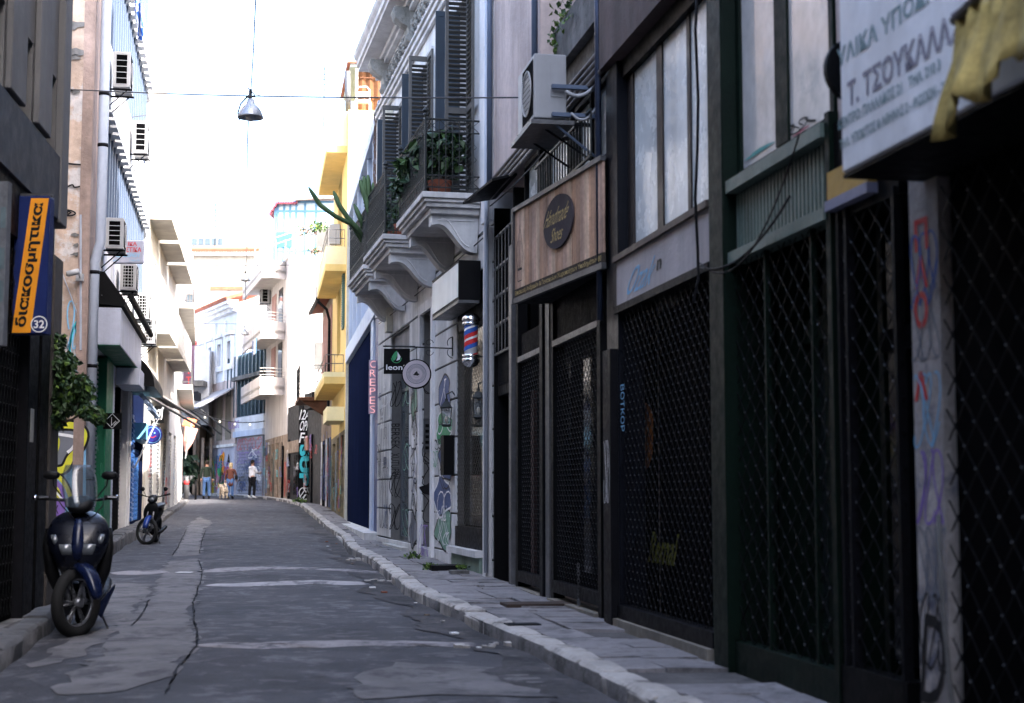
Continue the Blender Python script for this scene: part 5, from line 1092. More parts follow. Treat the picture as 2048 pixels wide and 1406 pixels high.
b = MB(); nT = 40
for i in range(nT): u = i * FR8.L / nT; b.tube([FR8.p(u, .65, zc + .65), FR8.p(u, -3, zc + 1.9)], .13, 6)
tag(b.build('roof_tiles', M_tile, S8), kind='stuff')
MB().box(FR8, 0, FR8.L, -.5, .02, zg8, z1_ + .02).build('middle_wall', M_beige, S8)
for u in (.8, 2.6, 4.6, 6.6): MB().box(FR8, u, u + 1.1, .022, .06, zg8 + .3, zg8 + 2.7).build('shutter', mat('dull_beige_shutter', (.2, .18, .15), .8), S8)
MB().box(FR8, 0, FR8.L, -.5, .04, 0, zg8 - .1).build('ground_wall', mat('lilac_wall', (.42, .42, .50), .85, var=.2, streak=.2), S8); MB().box(FR8, 0, FR8.L, -.1, .14, zg8 - .1, zg8 + .05).build('string_course', M_white, S8)
# mural
mm = [P_pnk, P_grn, P_lbl, P_yel, P_pur, P_grn, P_lbl, P_org]
r = random.Random(12); zb_ = 1.5
MB().box(FR8, 8.2, 10.3, .042, .047, zg8 - 2.2, zg8 - .3).build('mural_panel', mat('dull_pink', (.45, .22, .33), .8, var=.3, sc=4), S8)
for k in range(18):
    o, pts = blob(FR8, r.uniform(2.2, 7.8), r.uniform(1.6, zg8 - .6), r.uniform(.3, .8), r.uniform(.3, .8), .046 + k * .0008, 100 + k, mm[k % 8], S8, irr=.5)
for k in range(6): scrawl(FR8, 2 + k, 3 + k, 1.6, zg8 - .5, .064, 130 + k, (P_blk, P_grn, P_yel, P_blk, P_wht, P_org)[k], S8, .06, 2)
o = MB(); 
for i, s in enumerate('AIQS'): ftext(o, FR8, s, 1.4, .7, zg8 - 1.1 - i * .8, zg8 - .5 - i * .8, .066, .02)
o.build('graffiti_letters', P_blk, S8)
# small iron balcony and canvas awning over it
zbb = P8(405, 775, .5)[1]; ub0 = 7.6
b = MB(); b.box(FR8, ub0, ub0 + 2.6, .0, .9, zbb - .25, zbb); b.prism([FR8.p(ub0 + .3, w, z) for w, z in ((0, zbb - .25), (.8, zbb - .25), (.15, zbb - .8), (0, zbb - .8))], FR8.U * .3); bo = b.build('balcony_floor', M_white, S8)
rl = MB()
for z in (zbb + .08, zbb + .95): rl.tube([FR8.p(ub0, .05, z), FR8.p(ub0, .85, z), FR8.p(ub0 + 2.6, .85, z)], .022, 4)
rl.build('railing', M_iron, bo); fcopies(FR8, 'baluster', lambda b, f: b.tube([f.p(0, 0, 0), f.p(0, 0, .95)], .014, 4), M_iron, bo, [(ub0, .15 * i, zbb) for i in range(1, 6)] + [(ub0 + .17 * i, .85, zbb) for i in range(16)])
t = thing('awning', 'long grey canvas awning on struts over the mural wall', 'awning', FR8.p(3.5, 1, zg8 + 3)); b = MB()
za, zb2 = P8(470, 795, .1)[1] + .5, P8(430, 812, 1.6)[1]
b.hexa([FR8.p(u, w, z) for u, w, z in ((.3, .05, za), (7.8, .05, za), (7.8, 1.9, zb2), (.3, 1.9, zb2), (.3, .05, za + .08), (7.8, .05, za + .08), (7.8, 1.9, zb2 + .08), (.3, 1.9, zb2 + .08))]); b.build('canvas', mat('grey_canvas', (.25, .25, .27), .9), t)
for u in (.5, 2.5, 4, 7.5): MB().tube([FR8.p(u, 1.85, zb2), FR8.p(u, .1, zg8 + .6)], .04, 5).build('strut', M_steel, t)
# side gallery beyond and tall cream blocks closing the view
t = thing('cream_block', 'tall sunlit cream block behind the corner house roof', 'building', (-20, 110, 1))
def far_block(y, xa, xb, pyt, pyb, m, par, d=8, name='wall'): f_ = front(y); a = H(xa, pyt, y); c = H(xb, pyb, y); return MB().box(f_, a.x, c.x, -d, 0, max(0, min(a.z, c.z)), a.z).build(name, m, par)
far_block(112, 300, 700, 500, 985, M_cream, t); b = MB(); f_ = front(112); a = H(340, 500, 112); c = H(520, 500, 112)
for i in range(36): x = a.x + (c.x - a.x) * i / 35; b.tube([f_.p(x, .6, a.z - .1), f_.p(x, -3, a.z + .7)], .14, 5)
tag(b.build('roof_tiles', M_tile, t), kind='stuff'); MB().box(f_, a.x, c.x, 0, .5, a.z - .45, a.z - .15).build('cornice', M_white, t)
c1 = H(520, 573, 108); MB().box(front(108), H(402, 573, 108).x, c1.x + 3, -2, 0, 0, H(402, 573, 108).z).build('front_wall', M_cream, t); MB().box(front(108), H(402, 573, 108).x, c1.x + 3, 0, .1, H(402, 574, 108).z - .22, H(402, 573, 108).z).build('coping', M_tile, t)
MB().box(front(100), H(355, 545, 100).x, H(402, 545, 100).x, -3, 0, 0, H(380, 540, 100).z).build('side_wall', M_beige, t)
f8 = front(99.9); w_ = frame(f8, H(373, 600, 100).x, H(388, 600, 100).x, H(373, 668, 100).z, H(373, 588, 100).z, 0, .08, .08, t, M_shgrey, 1, (H(373, 620, 100).z,)); MB().box(f8, H(373, 600, 100).x, H(388, 600, 100).x, .01, .02, H(373, 668, 100).z, H(373, 588, 100).z).build('pane', M_glassb, w_)
b = MB(); a = H(366, 676, 100); c = H(402, 640, 100); b.box(f8, a.x, c.x, 0, 1.0, a.z - .4, a.z); b.build('balcony_floor', M_cream, t)
rl = MB()
for i in range(9): x = a.x + (c.x - a.x) * i / 8; rl.tube([f8.p(x, .95, a.z), f8.p(x, .95, a.z + 1)], .025, 4)
rl.tube([f8.p(a.x, .95, a.z + 1), f8.p(c.x, .95, a.z + 1)], .03, 4); rl.build('railing', M_iron, t)
t = thing('rooftop_room', 'faint glazed rooftop room above the distant cream block', 'building', (-22, 125, 20)); far_block(125, 380, 450, 470, 500, M_white, t, 5); a = H(362, 478, 125)
for i in range(5): far_block(124.9, 384 + i * 13, 394 + i * 13, 476, 490, M_glassb, t, .1, 'pane')
# ================================================================ LEFT SIDE
V1 = FL1.uy
def Q1(px, py, w=0): return FL1.uz(px, py, w)
L1 = thing('corner_building', 'dark grey oversailing building with recessed windows at the near left', 'building', FL1.p(V1(10), -2, .1))
M_gp = mat('grey_panelling', (.12, .118, .12), .8, var=.1, streak=.1, bump=.2)
uE = V1(15)
MB().box(FL1, V1(-25), uE - .01, -8, -.02, -.3, 3.9).build('wall', M_conc, L1)
MB().box(FL1, V1(-25), uE - .3, -7.9, -.25, 3.95, 10).build('upper_core', M_gp, L1)
hs = [(V1(ya), V1(yb), 4.62, 5.38) for ya, yb in ((11.6, 12.2), (12.8, 13.37), (14.12, 14.55))]
MB().wall(FL1, V1(4), uE - .12, 4.6, 10, -.25, .05, hs).build('upper_wall', M_gp, L1)
for y in (12.25, 13.43): bevel(MB().box(FL1, V1(y), V1(y) + .62, .052, .11, 4.66, 10).build('rib', M_gp, L1), .01)
for a, c, z0, z1 in hs: MB().box(FL1, a, c, -.22, -.2, z0, z1).build('recessed_panel', mat('brown_grey_panel', (.13, .12, .11), .8, streak=.2), L1)
MB().box(FL1, V1(4), uE - .42, -.2, .10, 3.98, 4.6).build('dark_band', mat('dark_slate_band', (.035, .038, .048), .7), L1)
bevel(MB().box(FL1, uE - .40, uE - .02, -.24, .115, 3.95, 10).build('end_pier', M_gp, L1), .012)
MB().box(FL1, V1(4), uE - .43, .02, .07, 3.5, 3.97).build('fascia', M_black, L1)
# dark gates and pillars at street level
for ya, yb_ in ((10.2, 13.2),): lattice(FL1, V1(ya), V1(yb_), .25, 3.4, .05, L1, M_black, .12, .3, .011)
MB().box(FL1, V1(9), V1(13.3), -.0, .02, .15, 3.5).build('shop_back', M_dark, L1)
for y, m in ((13.3, M_dksteel), (13.85, M_black), (14.4, mat('dark_pillar', (.09, .08, .075), .8, streak=.4))): bevel(MB().box(FL1, V1(y), V1(y) + .42, -.0, .12, .12, 3.6).build('pillar', m, L1), .01)  # last pillar in a plain dark brown-grey
MB().tube([FL1.p(uE + .05, .05, .15), FL1.p(uE + .05, .05, 1.6)], .03, 6).build('pipe', M_pvc, L1)
MB().box(FL1, V1(9), V1(15), .0, .14, .1, .2).build('step', M_conc, L1)
q = h3(30, 800, 12.8); MB().box(FL1, V1(13.4), V1(13.55), .121, .124, 1.75, 2.05).build('paper_notice', mat('paper', (.3, .3, .28), .8), L1)
# orange and blue vertical sign
yS = 12.9; FF = front(yS); p, q = h3(22, 668, yS), h3(100, 392, yS)
s1 = thing('vertical_sign', 'blue sign with slanted orange band reading διακοσμητικα, number 32', 'sign', ((p.x + q.x) / 2, yS, p.z))
bevel(MB().box(FF, p.x, q.x, -.14, 0, p.z, q.z).build('box', mat('sign_blue', (.012, .022, .10), .4, var=.1), s1), .008)
wS = q.x - p.x
b = MB(); b.poly(FF, [(p.x + .005, p.z + .01), (p.x + wS * .56, p.z + .01), (q.x - .008, q.z - .02), (p.x + wS * .46, q.z - .02)], .003); b.build('orange_band', mat('sign_orange', (.78, .30, .02), .45, var=.08), s1)
def band_fn(x, y, a=0): t = x + .5; cx = p.x + wS * (.29 + .41 * t); return FF.p(cx - y * wS * .40, .006, p.z + .06 + (q.z - p.z - .12) * t)
o = MB(); text(o, 'διακοσμητικα', band_fn, .035); o.build('lettering', P_blk, s1)
o = MB(); cx = p.x + wS * .80; ftext(o, FF, '32', cx - .045, cx + .045, p.z + .05, p.z + .12, .006, .02); o.build('lettering', P_wht, s1); outline(FF, [(cx + .068 * math.cos(a), p.z + .085 + .068 * math.sin(a)) for a in [k * PI / 12 for k in range(24)]], .006, P_wht, s1, .009, 'ring')
MB().box(FF, p.x - .15, q.x, -.10, -.04, q.z + .01, q.z + .03).build('arm', M_steel, s1)
t = thing('worn_sign', 'faded pale sign at the left edge beside the orange and blue sign', 'sign', h3(8, 665, 12.2)); a, c = h3(-60, 690, 12.0), h3(21, 362, 12.0); FF2 = front(12.0)
MB().box(FF2, a.x, c.x - .02, -.1, 0, a.z, c.z).build('box', mat('faded_board', (.13, .14, .16), .6, var=.4, sc=3), t)
for zz_, m in ((.75, P_lbl), (.5, P_pur), (.3, P_pnk)): MB().box(FF2, c.x - .07, c.x - .03, .002, .004, a.z + (c.z - a.z) * zz_ - .05, a.z + (c.z - a.z) * zz_ + .12).build('print', mat('dull_%s' % m.name, tuple(v * .4 for v in (.25, .35, .4)), .7), t)
# ---- yard wall and stucco house
Yd = thing('stucco_house', 'peeling ochre and white stucco house end with white drainpipe at left', 'house', (-9, 25.5, .3))
MB().prism([Vector(v) for v in ((-16, 25.02, 0), (-7.16, 25.02, 0), (-7.48, 26.58, 0), (-16, 26.58, 0))], (0, 0, 16)).build('side_wall', M_stucco, Yd)
FG2 = front(25.0)
b = MB(); b.hexa([Vector(v) for v in ((-7.12, 25.02, 0), (-7.12 + .0, 25.02, 0), (-7.46, 26.58, 0), (-9, 26.58, 0), (-7.12, 25.02, 16), (-7.12, 25.02, 16), (-7.46, 26.58, 16), (-9, 26.58, 16))])
MB().prism([Vector(v) for v in ((-7.3, 24.98, 0), (-7.12, 24.98, 0), (-7.44, 26.6, 0), (-7.6, 26.6, 0))], (0, 0, 16)).build('corner_pier', mat('brown_pier', (.34, .25, .21), .9, var=.3, streak=.3, bump=.5), Yd)
yw = thing('yard_wall', 'graffiti covered wall of the recess behind the parked scooter', 'wall', (-8.2, 20, 0))
MB().box(front(25), -12, -7.7, 0, 10, 0, 9).build('wall', M_cream, yw)
YF = Fr((-7.7, 15.0), (-7.7, 25.0), 'L'); r = random.Random(33)
for k in range(22): blob(YF, r.uniform(.5, 9.5), r.uniform(.5, 2.6), r.uniform(.3, .9), r.uniform(.3, .6), .004 + k * .0008, 200 + k, (P_lbl, P_pur, P_wht, P_grn, P_yel, P_blu, P_gry, P_red)[k % 8], yw, irr=.6)
for k in range(6): scrawl(YF, 1 + k * 1.4, 2.4 + k * 1.4, .5, 2.6, .03, 240 + k, (P_blk, P_wht)[k % 2], yw, .05, 3)
# mural on the stucco (visible between vine and scooter)
def MUR(px, py): p_ = h3(px, py, 25.0); return (p_.x, p_.z)
def mpoly(pts, m, w, name='mural_patch'): b = MB(); b.poly(FG2, [MUR(*p_) for p_ in pts], w); return b.build(name, m, Yd)
def mline(pts, m, w, wd=.04):
    P_ = []
    for k in range(len(pts) - 1):
        a = pts[max(k - 1, 0)]; b_ = pts[k]; c = pts[k + 1]; d = pts[min(k + 2, len(pts) - 1)]
        for s in range(5):
            t = s / 5; P_.append(tuple(.5 * ((2 * b_[i]) + (-a[i] + c[i]) * t + (2 * a[i] - 5 * b_[i] + 4 * c[i] - d[i]) * t * t + (-a[i] + 3 * b_[i] - 3 * c[i] + d[i]) * t ** 3) for i in (0, 1)))
    b = MB(); b.ribbon(FG2, [MUR(*p_) for p_ in P_ + [pts[-1]]], wd, w); return b.build('mural_line', m, Yd)
mpoly([(70, 1090), (172, 1090), (172, 872), (160, 900), (140, 930), (120, 945), (95, 950), (70, 950)], P_lbl, .003)
mpoly([(80, 1090), (80, 950), (110, 955), (128, 975), (132, 1010), (120, 1090)], P_pur, .004)
mpoly([(85, 930), (90, 862), (160, 852), (166, 880), (150, 905), (135, 925), (110, 935)], P_gry, .005)
mpoly([(80, 1040), (125, 1030), (130, 1046), (100, 1062), (80, 1066)], P_yel, .006)
mline([(80, 935), (100, 940), (128, 938), (142, 915), (160, 895), (168, 868), (150, 852), (110, 850)], P_yel, .008, .11)
mline([(80, 935), (100, 940), (128, 938), (142, 915), (160, 895), (168, 868), (150, 852), (110, 850)], P_blk, .0065, .19)
mline([(95, 915), (110, 905), (115, 880), (100, 876), (96, 890)], P_yel, .009, .08)
mline([(104, 866), (115, 868), (153, 876), (146, 895), (135, 905)], P_wht, .010, .05)
mline([(80, 950), (115, 952), (138, 985), (145, 1030), (130, 1075)], P_yel, .0095, .07); mline([(80, 946), (120, 948), (144, 985), (150, 1030)], P_blk, .009, .03)
mline([(90, 975), (100, 972), (115, 980), (118, 1000)], P_yel, .0105, .07); mline([(90, 988), (108, 982), (126, 1000)], P_wht, .0107, .035)
mline([(100, 1042), (135, 1035), (150, 1060)], P_blk, .0108, .03)
o = MB(); a, c = MUR(92, 1028), MUR(118, 1010); ftext(o, FG2, 'CICK', a[0], c[0], a[1], c[1], .0112, .02); o.build('graffiti_tag', P_blk, Yd)
for k, (xa, xb, ya, yb_, m) in enumerate(((135, 160, 600, 700, P_lbl), (140, 165, 640, 720, P_cyan), (122, 150, 420, 432, P_blk), (124, 132, 280, 360, P_cyan))):
    a, c = MUR(xa, yb_), MUR(xb, ya); scrawl(FG2, a[0], c[0], a[1], c[1], .0125, 300 + k, m, Yd, .025, 2)
for pts in ([(128, 325), (140, 328), (166, 330)], [(135, 374), (145, 370), (150, 375), (165, 372)]): mline(pts, P_blk, .012, .03)
b = MB()
for z0, z1 in ((430, 560), (560, 700)): b.tube([FG2.p(MUR(162, z0)[0], .02, MUR(162, z0)[1]), FG2.p(MUR(162, z1)[0], .02, MUR(162, z1)[1])], .02, 5)
b.tube([FG2.p(*((MUR(115, 520)[0], .01, MUR(115, 520)[1]))), FG2.p(MUR(160, 640)[0], .012, MUR(160, 640)[1])], .01, 4); b.build('wall_cable', M_pvc, Yd)
for px, py, s in ((150, 50, .16), (152, 105, .15), (150, 115, .10), (152, 470, .07), (152, 490, .07), (152, 508, .07), (135, 180, .08), (150, 183, .08)): a = MUR(px, py); blob(FG2, a[0], a[1], s, s * .45, .004, int(px + py), M_conc, Yd, 'plaster_hole', .5)
pp = [(-7.34, 25.6, z) for z in (16, 5.6, 5.3)] + [(-7.44, 25.62, 5.05), (-7.44, 25.62, .4)]
MB().tube([(-7.02, 25.3, 16), (-7.02, 25.3, 5.55), (-7.06, 25.3, 5.4), (-7.11, 25.3, 5.2), (-7.11, 25.3, .4)], .085, 14).build('drainpipe', M_pvc, None, True, label='white drainpipe running up the corner of the stucco house', cat='drainpipe')
b = MB()
for z in (1.5, 3.4, 5.0, 7.2, 8.1, 10): b.lathe((-7.02 if z > 5.4 else -7.11, 25.3, z), [(.09, 0), (.094, .03), (.09, .06)], 14)
b.build('pipe_clamp', M_dksteel, bpy.data.objects['drainpipe'], True)
c = thing('security_camera', 'white bullet security camera on the peeling stucco wall', 'camera', h3(146, 552, 24.7)); a = h3(146, 545, 24.75)
MB().tube([a + Vector((.10, 0, .02)), a + Vector((-.09, -.03, -.03))], .05, 12).build('housing', M_acw, c, True); MB().tube([a + Vector((-.091, -.03, -.03)), a + Vector((-.10, -.033, -.032))], .035, 12).build('lens', M_black, c)
MB().obox(h3(160, 555, 24.95), (.06, 0, 0), (0, .04, 0), (0, 0, .06)).build('junction_box', M_acw, c); MB().tube([a + Vector((.08, 0, .02)), h3(160, 555, 24.9)], .012).build('arm', M_acw, c)
# ---- L3 white office block
V3 = FL3.uy
def Q3(px, py, w=0): return FL3.uz(px, py, w)
O3 = thing('office_block', 'white office block with long window bands and air conditioners on the left', 'building', FL3.p(7, -3, .5))
bands = [(6.3, 8.45), (10.0, 12.3), (13.6, 15.5)]
MB().box(FL3, 0, FL3.L, -8, -.5, 0, 16).build('core', M_white, O3)
MB().wall(FL3, 0.0, FL3.L, 4.9, 16, -.5, 0, [(.3, FL3.L - .5, a, c) for a, c in bands]).build('street_wall', M_white, O3)
for a, c in bands:
    fcopies(FL3, 'mullion', lambda b, f: b.box(f, -.05, .05, -.12, .02, 0, c - a), M_pipeblue, O3, [(.5 + i * .62, -.06, a) for i in range(23)])
    MB().box(FL3, .3, FL3.L - .5, -.25, -.22, a, c).build('glazing', mat('blue_grey_glass', (.10, .15, .22), .2, var=.2, spec=.8, bump=0), O3)
    fcopies(FL3, 'blind_hood', lambda b, f: b.prism([f.p(-.2, .0, 0), f.p(-.2, .0, .3), f.p(-.2, .14, 0)], Vector((.4, 0, 0))), M_white, O3, [(.55 + i * .62, .003, c - .05) for i in range(22)])
# shopfronts below (shared ground floor wall)
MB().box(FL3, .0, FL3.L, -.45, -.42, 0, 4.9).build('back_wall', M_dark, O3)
MB().box(FL3, .0, FL3.L, -.5, -.01, 3.95, 4.9).build('lintel', M_white, O3)
grn = mat('shop_green', (.012, .13, .065), .5, var=.12, streak=.15); lil = mat('pale_lilac_metal', (.42, .44, .52), .5, var=.1, streak=.15)
def u3(px): return Q3(px, 900)[0]
def roll(ua, ub, z0, z1, m=M_shut, par=O3, F=FL3, st=.09, w=-.12):
    o = MB().box(F, ua, ub, w - .05, w, z0, z1).build('roller_shutter', m, par); n = int((z1 - z0) / st)
    me_pl = [(ua, w, z0 + i * st) for i in range(n)]
    fcopies(F, 'shutter_slat', lambda b, f: b.prism([f.p(0, 0, 0), f.p(0, .028, .012), f.p(0, .028, st * .6), f.p(0, 0, st * .8)], Vector((ub - ua, 0, 0))), m, o, me_pl); return o
roll(u3(190), u3(203), .5, 3.9); roll(u3(223), u3(236), .5, 3.6); roll(u3(238), u3(249), .55, 3.6)
bevel(MB().box(FL3, u3(204), u3(217), -.3, .06, .42, 3.9).build('green_pilaster', grn, O3), .01); bevel(MB().box(FL3, u3(217.5), u3(222), -.3, .05, .42, 3.9).build('post', lil, O3), .01)
MB().box(FL3, u3(236.2), u3(237.8), -.3, .02, .5, 3.6).build('post', M_dksteel, O3)
for xa, xb in ((250, 254), (256, 258)): bevel(MB().box(FL3, u3(xa), u3(xb), -.3, .05, .45, 4.0).build('pilaster', M_white, O3), .01)
MB().box(FL3, u3(258.5), u3(286), -.4, .0, .45, 3.95).build('navy_front', M_navy, O3); roll(u3(259), u3(263), .6, 3.2, mat('blue_shutter', (.04, .14, .40), .4, .3), st=.12, w=.05)
lattice(FL3, u3(266), u3(276), .6, 2.4, .02, O3, mat('blue_lattice', (.06, .20, .55), .4, .3), .14, .22, .02, False)
MB().box(FL3, u3(263), u3(284), .0, .34, 2.62, 3.02).build('light_blue_box', mat('sky_blue_box', (.20, .50, .68), .5), O3)
MB().box(FL3, u3(286.5), u3(290), -.3, .06, .45, 4.9).build('pilaster', M_cream, O3)
# fascia with green soffit, black cassettes
MB().box(FL3, .2, u3(236), .0, .45, 3.95, 4.62).build('fascia', lil, O3); MB().box(FL3, .21, u3(236) - .02, .01, .44, 3.93, 3.947).build('soffit', grn, O3)
b = MB(); b.prism([FL3.p(.3, w, z) for w, z in ((0, 4.7), (.5, 4.66), (.52, 4.75), (.14, 5.28), (0, 5.3))], FL3.U * (u3(240))); b.build('black_awning', M_black, O3)
MB().tube([FL3.p(.35, .60, 4.85), FL3.p(u3(242), .60, 4.85)], .06, 8).build('awning_roller', M_black, O3)
t = thing('black_dome_awning', 'black rounded shop awning over the blue-white cassette on the left', 'awning', FL3.p(u3(236), .3, 3.6))
b = MB(); b.prism([FL3.p(u3(236), w, z) for w, z in [(0, 3.7)] + [(.75 * math.sin(a), 3.62 + .75 * math.cos(a)) for a in [k * PI / 12 for k in range(7)]]], FL3.U * (u3(262) - u3(236))); b.build('hood', M_black, t)
MB().box(FL3, u3(224), u3(240), .05, .52, 3.55, 3.9).build('cassette', lil, t)
b = MB()
for w, z in ((.45, 3.45), (.55, 3.3), (.62, 3.15)): b.tube([FL3.p(u3(238), w, z), FL3.p(u3(262), w, z)], .05, 7)
b.build('rolled_cloth', mat('blue_white_cloth', (.35, .45, .58), .7), t)
MB().tube([FL3.p(u3(262), .75, 3.4), FL3.p(u3(260), .12, 1.9)], .025, 6).build('support_pole', M_acw, t)
# signs
yS = 30.3; FF = front(yS); p, q = h3(217, 527, yS), h3(288, 480, yS)
t = thing('projecting_sign', 'white sign with red and blue Greek bridal shop lettering on left facade', 'sign', ((p.x + q.x) / 2, yS, p.z)); bevel(MB().box(FF, p.x, q.x, -.1, 0, p.z, q.z).build('box', mat('sign_lilac_white', (.34, .35, .42), .4, var=.05), t), .03, 3)
hh = q.z - p.z
for s, xa, xb, za, zb, m in (('ΝΥΦΙΚΑ', .17, .80, .74, .93, P_red), ('ΒΑΠΤΙΣΤΙΚΑ', .02, .93, .49, .69, P_red), ('ΕΛΕΥΘΕΡΙΟΥ', .08, .90, .27, .43, P_lbl), ('ΔΕΛΤΑ', .12, .30, .10, .16, P_lbl), ('ΣΧΕΔΙΑ ΟΡ.', .6, .9, .10, .16, P_lbl)):
    o = MB(); ftext(o, FF, s, p.x + (q.x - p.x) * xa, p.x + (q.x - p.x) * xb, p.z + hh * za, p.z + hh * zb, .004, .02); o.build('lettering', m, t)
def plate(name, label, px0, py0, px1, py1, y, m, th=.05): FF = front(y); p, q = h3(px0, py1, y), h3(px1, py0, y); t = thing(name, label, 'sign', ((p.x + q.x) / 2, y, p.z)); MB().box(FF, p.x, q.x, -th, 0, p.z, q.z).build('board', m, t); MB().box(FF, p.x - .25, p.x, -.04, -.02, q.z - .06, q.z - .03).build('arm', M_iron, t); return t, FF, p, q
t, FF, p, q = plate('square_sign', 'square black hanging sign with white diamond outline on left', 206, 826, 243, 858, 28.6, M_black)
cx, cz, d = (p.x + q.x) / 2, (p.z + q.z) / 2, (q.x - p.x) * .4; b = MB(); b.ribbon(FF, [(cx - d, cz), (cx, cz + d), (cx + d, cz), (cx, cz - d), (cx - d, cz)], .012, .003); b.ribbon(FF, [(cx - d * .1, cz - d * .7), (cx - d * .1, cz + d * .5)], .01, .0035); b.ribbon(FF, [(cx - d * .1, cz - d * .6), (cx + d * .5, cz)], .01, .0035); b.ribbon(FF, [(cx + d * .2, cz - d * .6), (cx + d * .7, cz - d * .1)], .01, .0035); b.build('emblem', P_wht, t)
t, FF, p, q = plate('square_sign', 'small square black sign with white logo on the sunlit left wall', 309, 812, 328, 846, 43.5, M_black); ftag(FF, 'iTi', p.x + .05, q.x - .04, p.z + .1, q.z - .1, .004, P_wht, t, .02)
t = thing('round_sign', 'round dark blue sign with dotted pattern hanging on left side', 'sign', h3(306, 888, 38)); fc = h3(306, 870, 38); MB().lathe(fc, [(0, 0), (.235, 0), (.24, .04), (.0, .041)], 32, (0, -1, 0)).build('disc', mat('sign_indigo', (.02, .02, .14), .4), t)
FF = front(37.955); outline(FF, [(fc.x + .20 * math.cos(a), fc.z + .20 * math.sin(a)) for a in [k * PI / 20 for k in range(40)]], .001, P_lbl, t, .012, 'ring')
b = MB()
for dx, dz in ((-.05, .05), (.05, .05)): b.poly(FF, [(fc.x + dx + .025 * math.cos(a), fc.z + dz + .02 * math.sin(a)) for a in [k * PI / 4 for k in range(8)]], .002)
b.build('emblem', P_lbl, t); o = MB(); o.ribbon(FF, [(fc.x + x, fc.z - .05 - .02 * math.cos(x * 40)) for x in [(-.09 + .02 * k) for k in range(10)]], .018, .002); o.build('emblem', P_red, t); MB().tube([fc + Vector((0, .02, .2)), fc + Vector((-.3, .02, .3))], .012).build('arm', M_iron, t)
# AC units on the office block
for i, (px, py, y_, Hh, gr, lab) in enumerate(((201, 163, 28.2, .70, False, 'air conditioner with black louvres, highest on left facade beside the drainpipe'), (193, 497, 27.5, .58, False, 'air conditioner right above the left black awning, partly behind white sign'), (228, 582, 31.2, .58, True, 'air conditioner with barred grille just under the bridal shop sign'),
     (258, 640, 36.0, .62, True, 'sunlit white air conditioner, upper of the pair over black dome awning'), (276, 690, 38.8, .68, True, 'sunlit white air conditioner, lower of the pair over black dome awning'), (246, 300, 34.0, .75, False, 'pale air conditioner on a shelf high on the sunlit left facade'))):
    z = zat(py - 4, y_); acunit('air_conditioner', lab, FL3, V3(y_), .08, z, .8, .33, Hh, gr)
# ---- L4: cream flats with balconies, L5 white flats
M_wl = mat('bright_white_render', (.52, .51, .49), .85, var=.1, streak=.1)
C4 = thing('cream_flats', 'sunlit cream apartment block with stacked solid balconies on the left', 'building', FL4.p(8, -3, .7))
MB().box(FL4, 0, FL4.L, -8, 0, 0, 14.5).build('wall', M_cream, C4)
V4 = FL4.uy
for zf in (5.8, 9.1):
    for y0, y1, pj in ((42.4, 46, .62), (46.6, 50.5, .62), (51.2, 56, .62)):
        o = MB().box(FL4, V4(y0), V4(y1), .0, pj, zf, zf + .18).build('balcony_floor', M_cream, C4); b = MB(); b.box(FL4, V4(y0), V4(y1), pj - .08, pj, zf + .18, zf + 1.1); b.box(FL4, V4(y0), V4(y0) + .08, .0, pj - .08, zf + .18, zf + 1.1); b.box(FL4, V4(y1) - .08, V4(y1), .0, pj - .08, zf + .18, zf + 1.1); b.build('balcony_parapet', M_wl, o)
        f = frame(FL4, V4(y0) + 1, V4(y0) + 2.4, zf + .2, zf + 2.4, .003, .05, .08, C4, M_acw, 1); pane(FL4, V4(y0) + 1.08, V4(y0) + 2.32, zf + .28, zf + 2.32, .03, f, M_glassb)
MB().wall(FL4, 0, FL4.L, 0, 4.2, .0, .10, [(V4(y), V4(y) + 1.6, 0, 3.4) for y in (43, 46, 49, 52, 55)]).build('shop_wall', M_wl, C4)
for k, y in enumerate((43, 46, 49, 52, 55)): roll(V4(y), V4(y) + 1.6, .6, 3.3, (M_shut, M_acw, M_shgrey, M_acw, M_acw)[k], C4, FL4, .12, .05)
scrawl(FL4, V4(50.6), V4(51.6), .9, 1.8, .104, 401, P_red, C4, .1, 2)
r_ = MB()
for z in (3.2, 3.35): pass
t = thing('folding_awning', 'long retractable awning frame reaching along the sunlit left shops', 'awning', FL4.p(2, .8, 3.4)); a, c = h3(272, 762, 40), h3(398, 840, 52)
b = MB()
for d in (0, .22): b.tube([a + Vector((0, 0, -d)), c + Vector((0, 0, -d))], .045, 6)
b.tube([FL3.p(u3(280), .05, 3.9), a], .04, 5); b.build('frame', M_steel, t); b = MB(); b.hexa([a + Vector((-.02, 0, .05)), c + Vector((-.02, 0, .05)), c + Vector((-1.4, .2, .6)), a + Vector((-.6, .2, .5)), a + Vector((-.02, 0, .08)), c + Vector((-.02, 0, .08)), c + Vector((-1.4, .2, .63)), a + Vector((-.6, .2, .53))]); b.build('cloth', mat('cream_cloth', (.5, .47, .42), .9), t)
C5 = thing('white_flats', 'white apartment block with slanting railings farthest along the left', 'building', FL5.p(8, -3, 1))
MB().box(FL5, 0, FL5.L + .6, -8, 0, 0, 12.5).build('wall', M_wl, C5); V5 = FL5.uy
for zf in (5.3, 8.5):
    o = MB().box(FL5, .3, FL5.L - 1, .0, .6, zf, zf + .2).build('balcony_floor', M_cream, C5); rl = MB()
    for z in (zf + .3, zf + .7, zf + 1.1): rl.tube([FL5.p(.35, .05, z), FL5.p(.35, .55, z), FL5.p(FL5.L - 1.1, .55, z)], .022, 4)
    rl.build('railing', M_steel, o); fcopies(FL5, 'baluster', lambda b, f: b.tube([f.p(0, 0, 0), f.p(0, 0, .9)], .012, 4), M_steel, o, [(.35 + i * .3, .55, zf + .2) for i in range(48)])
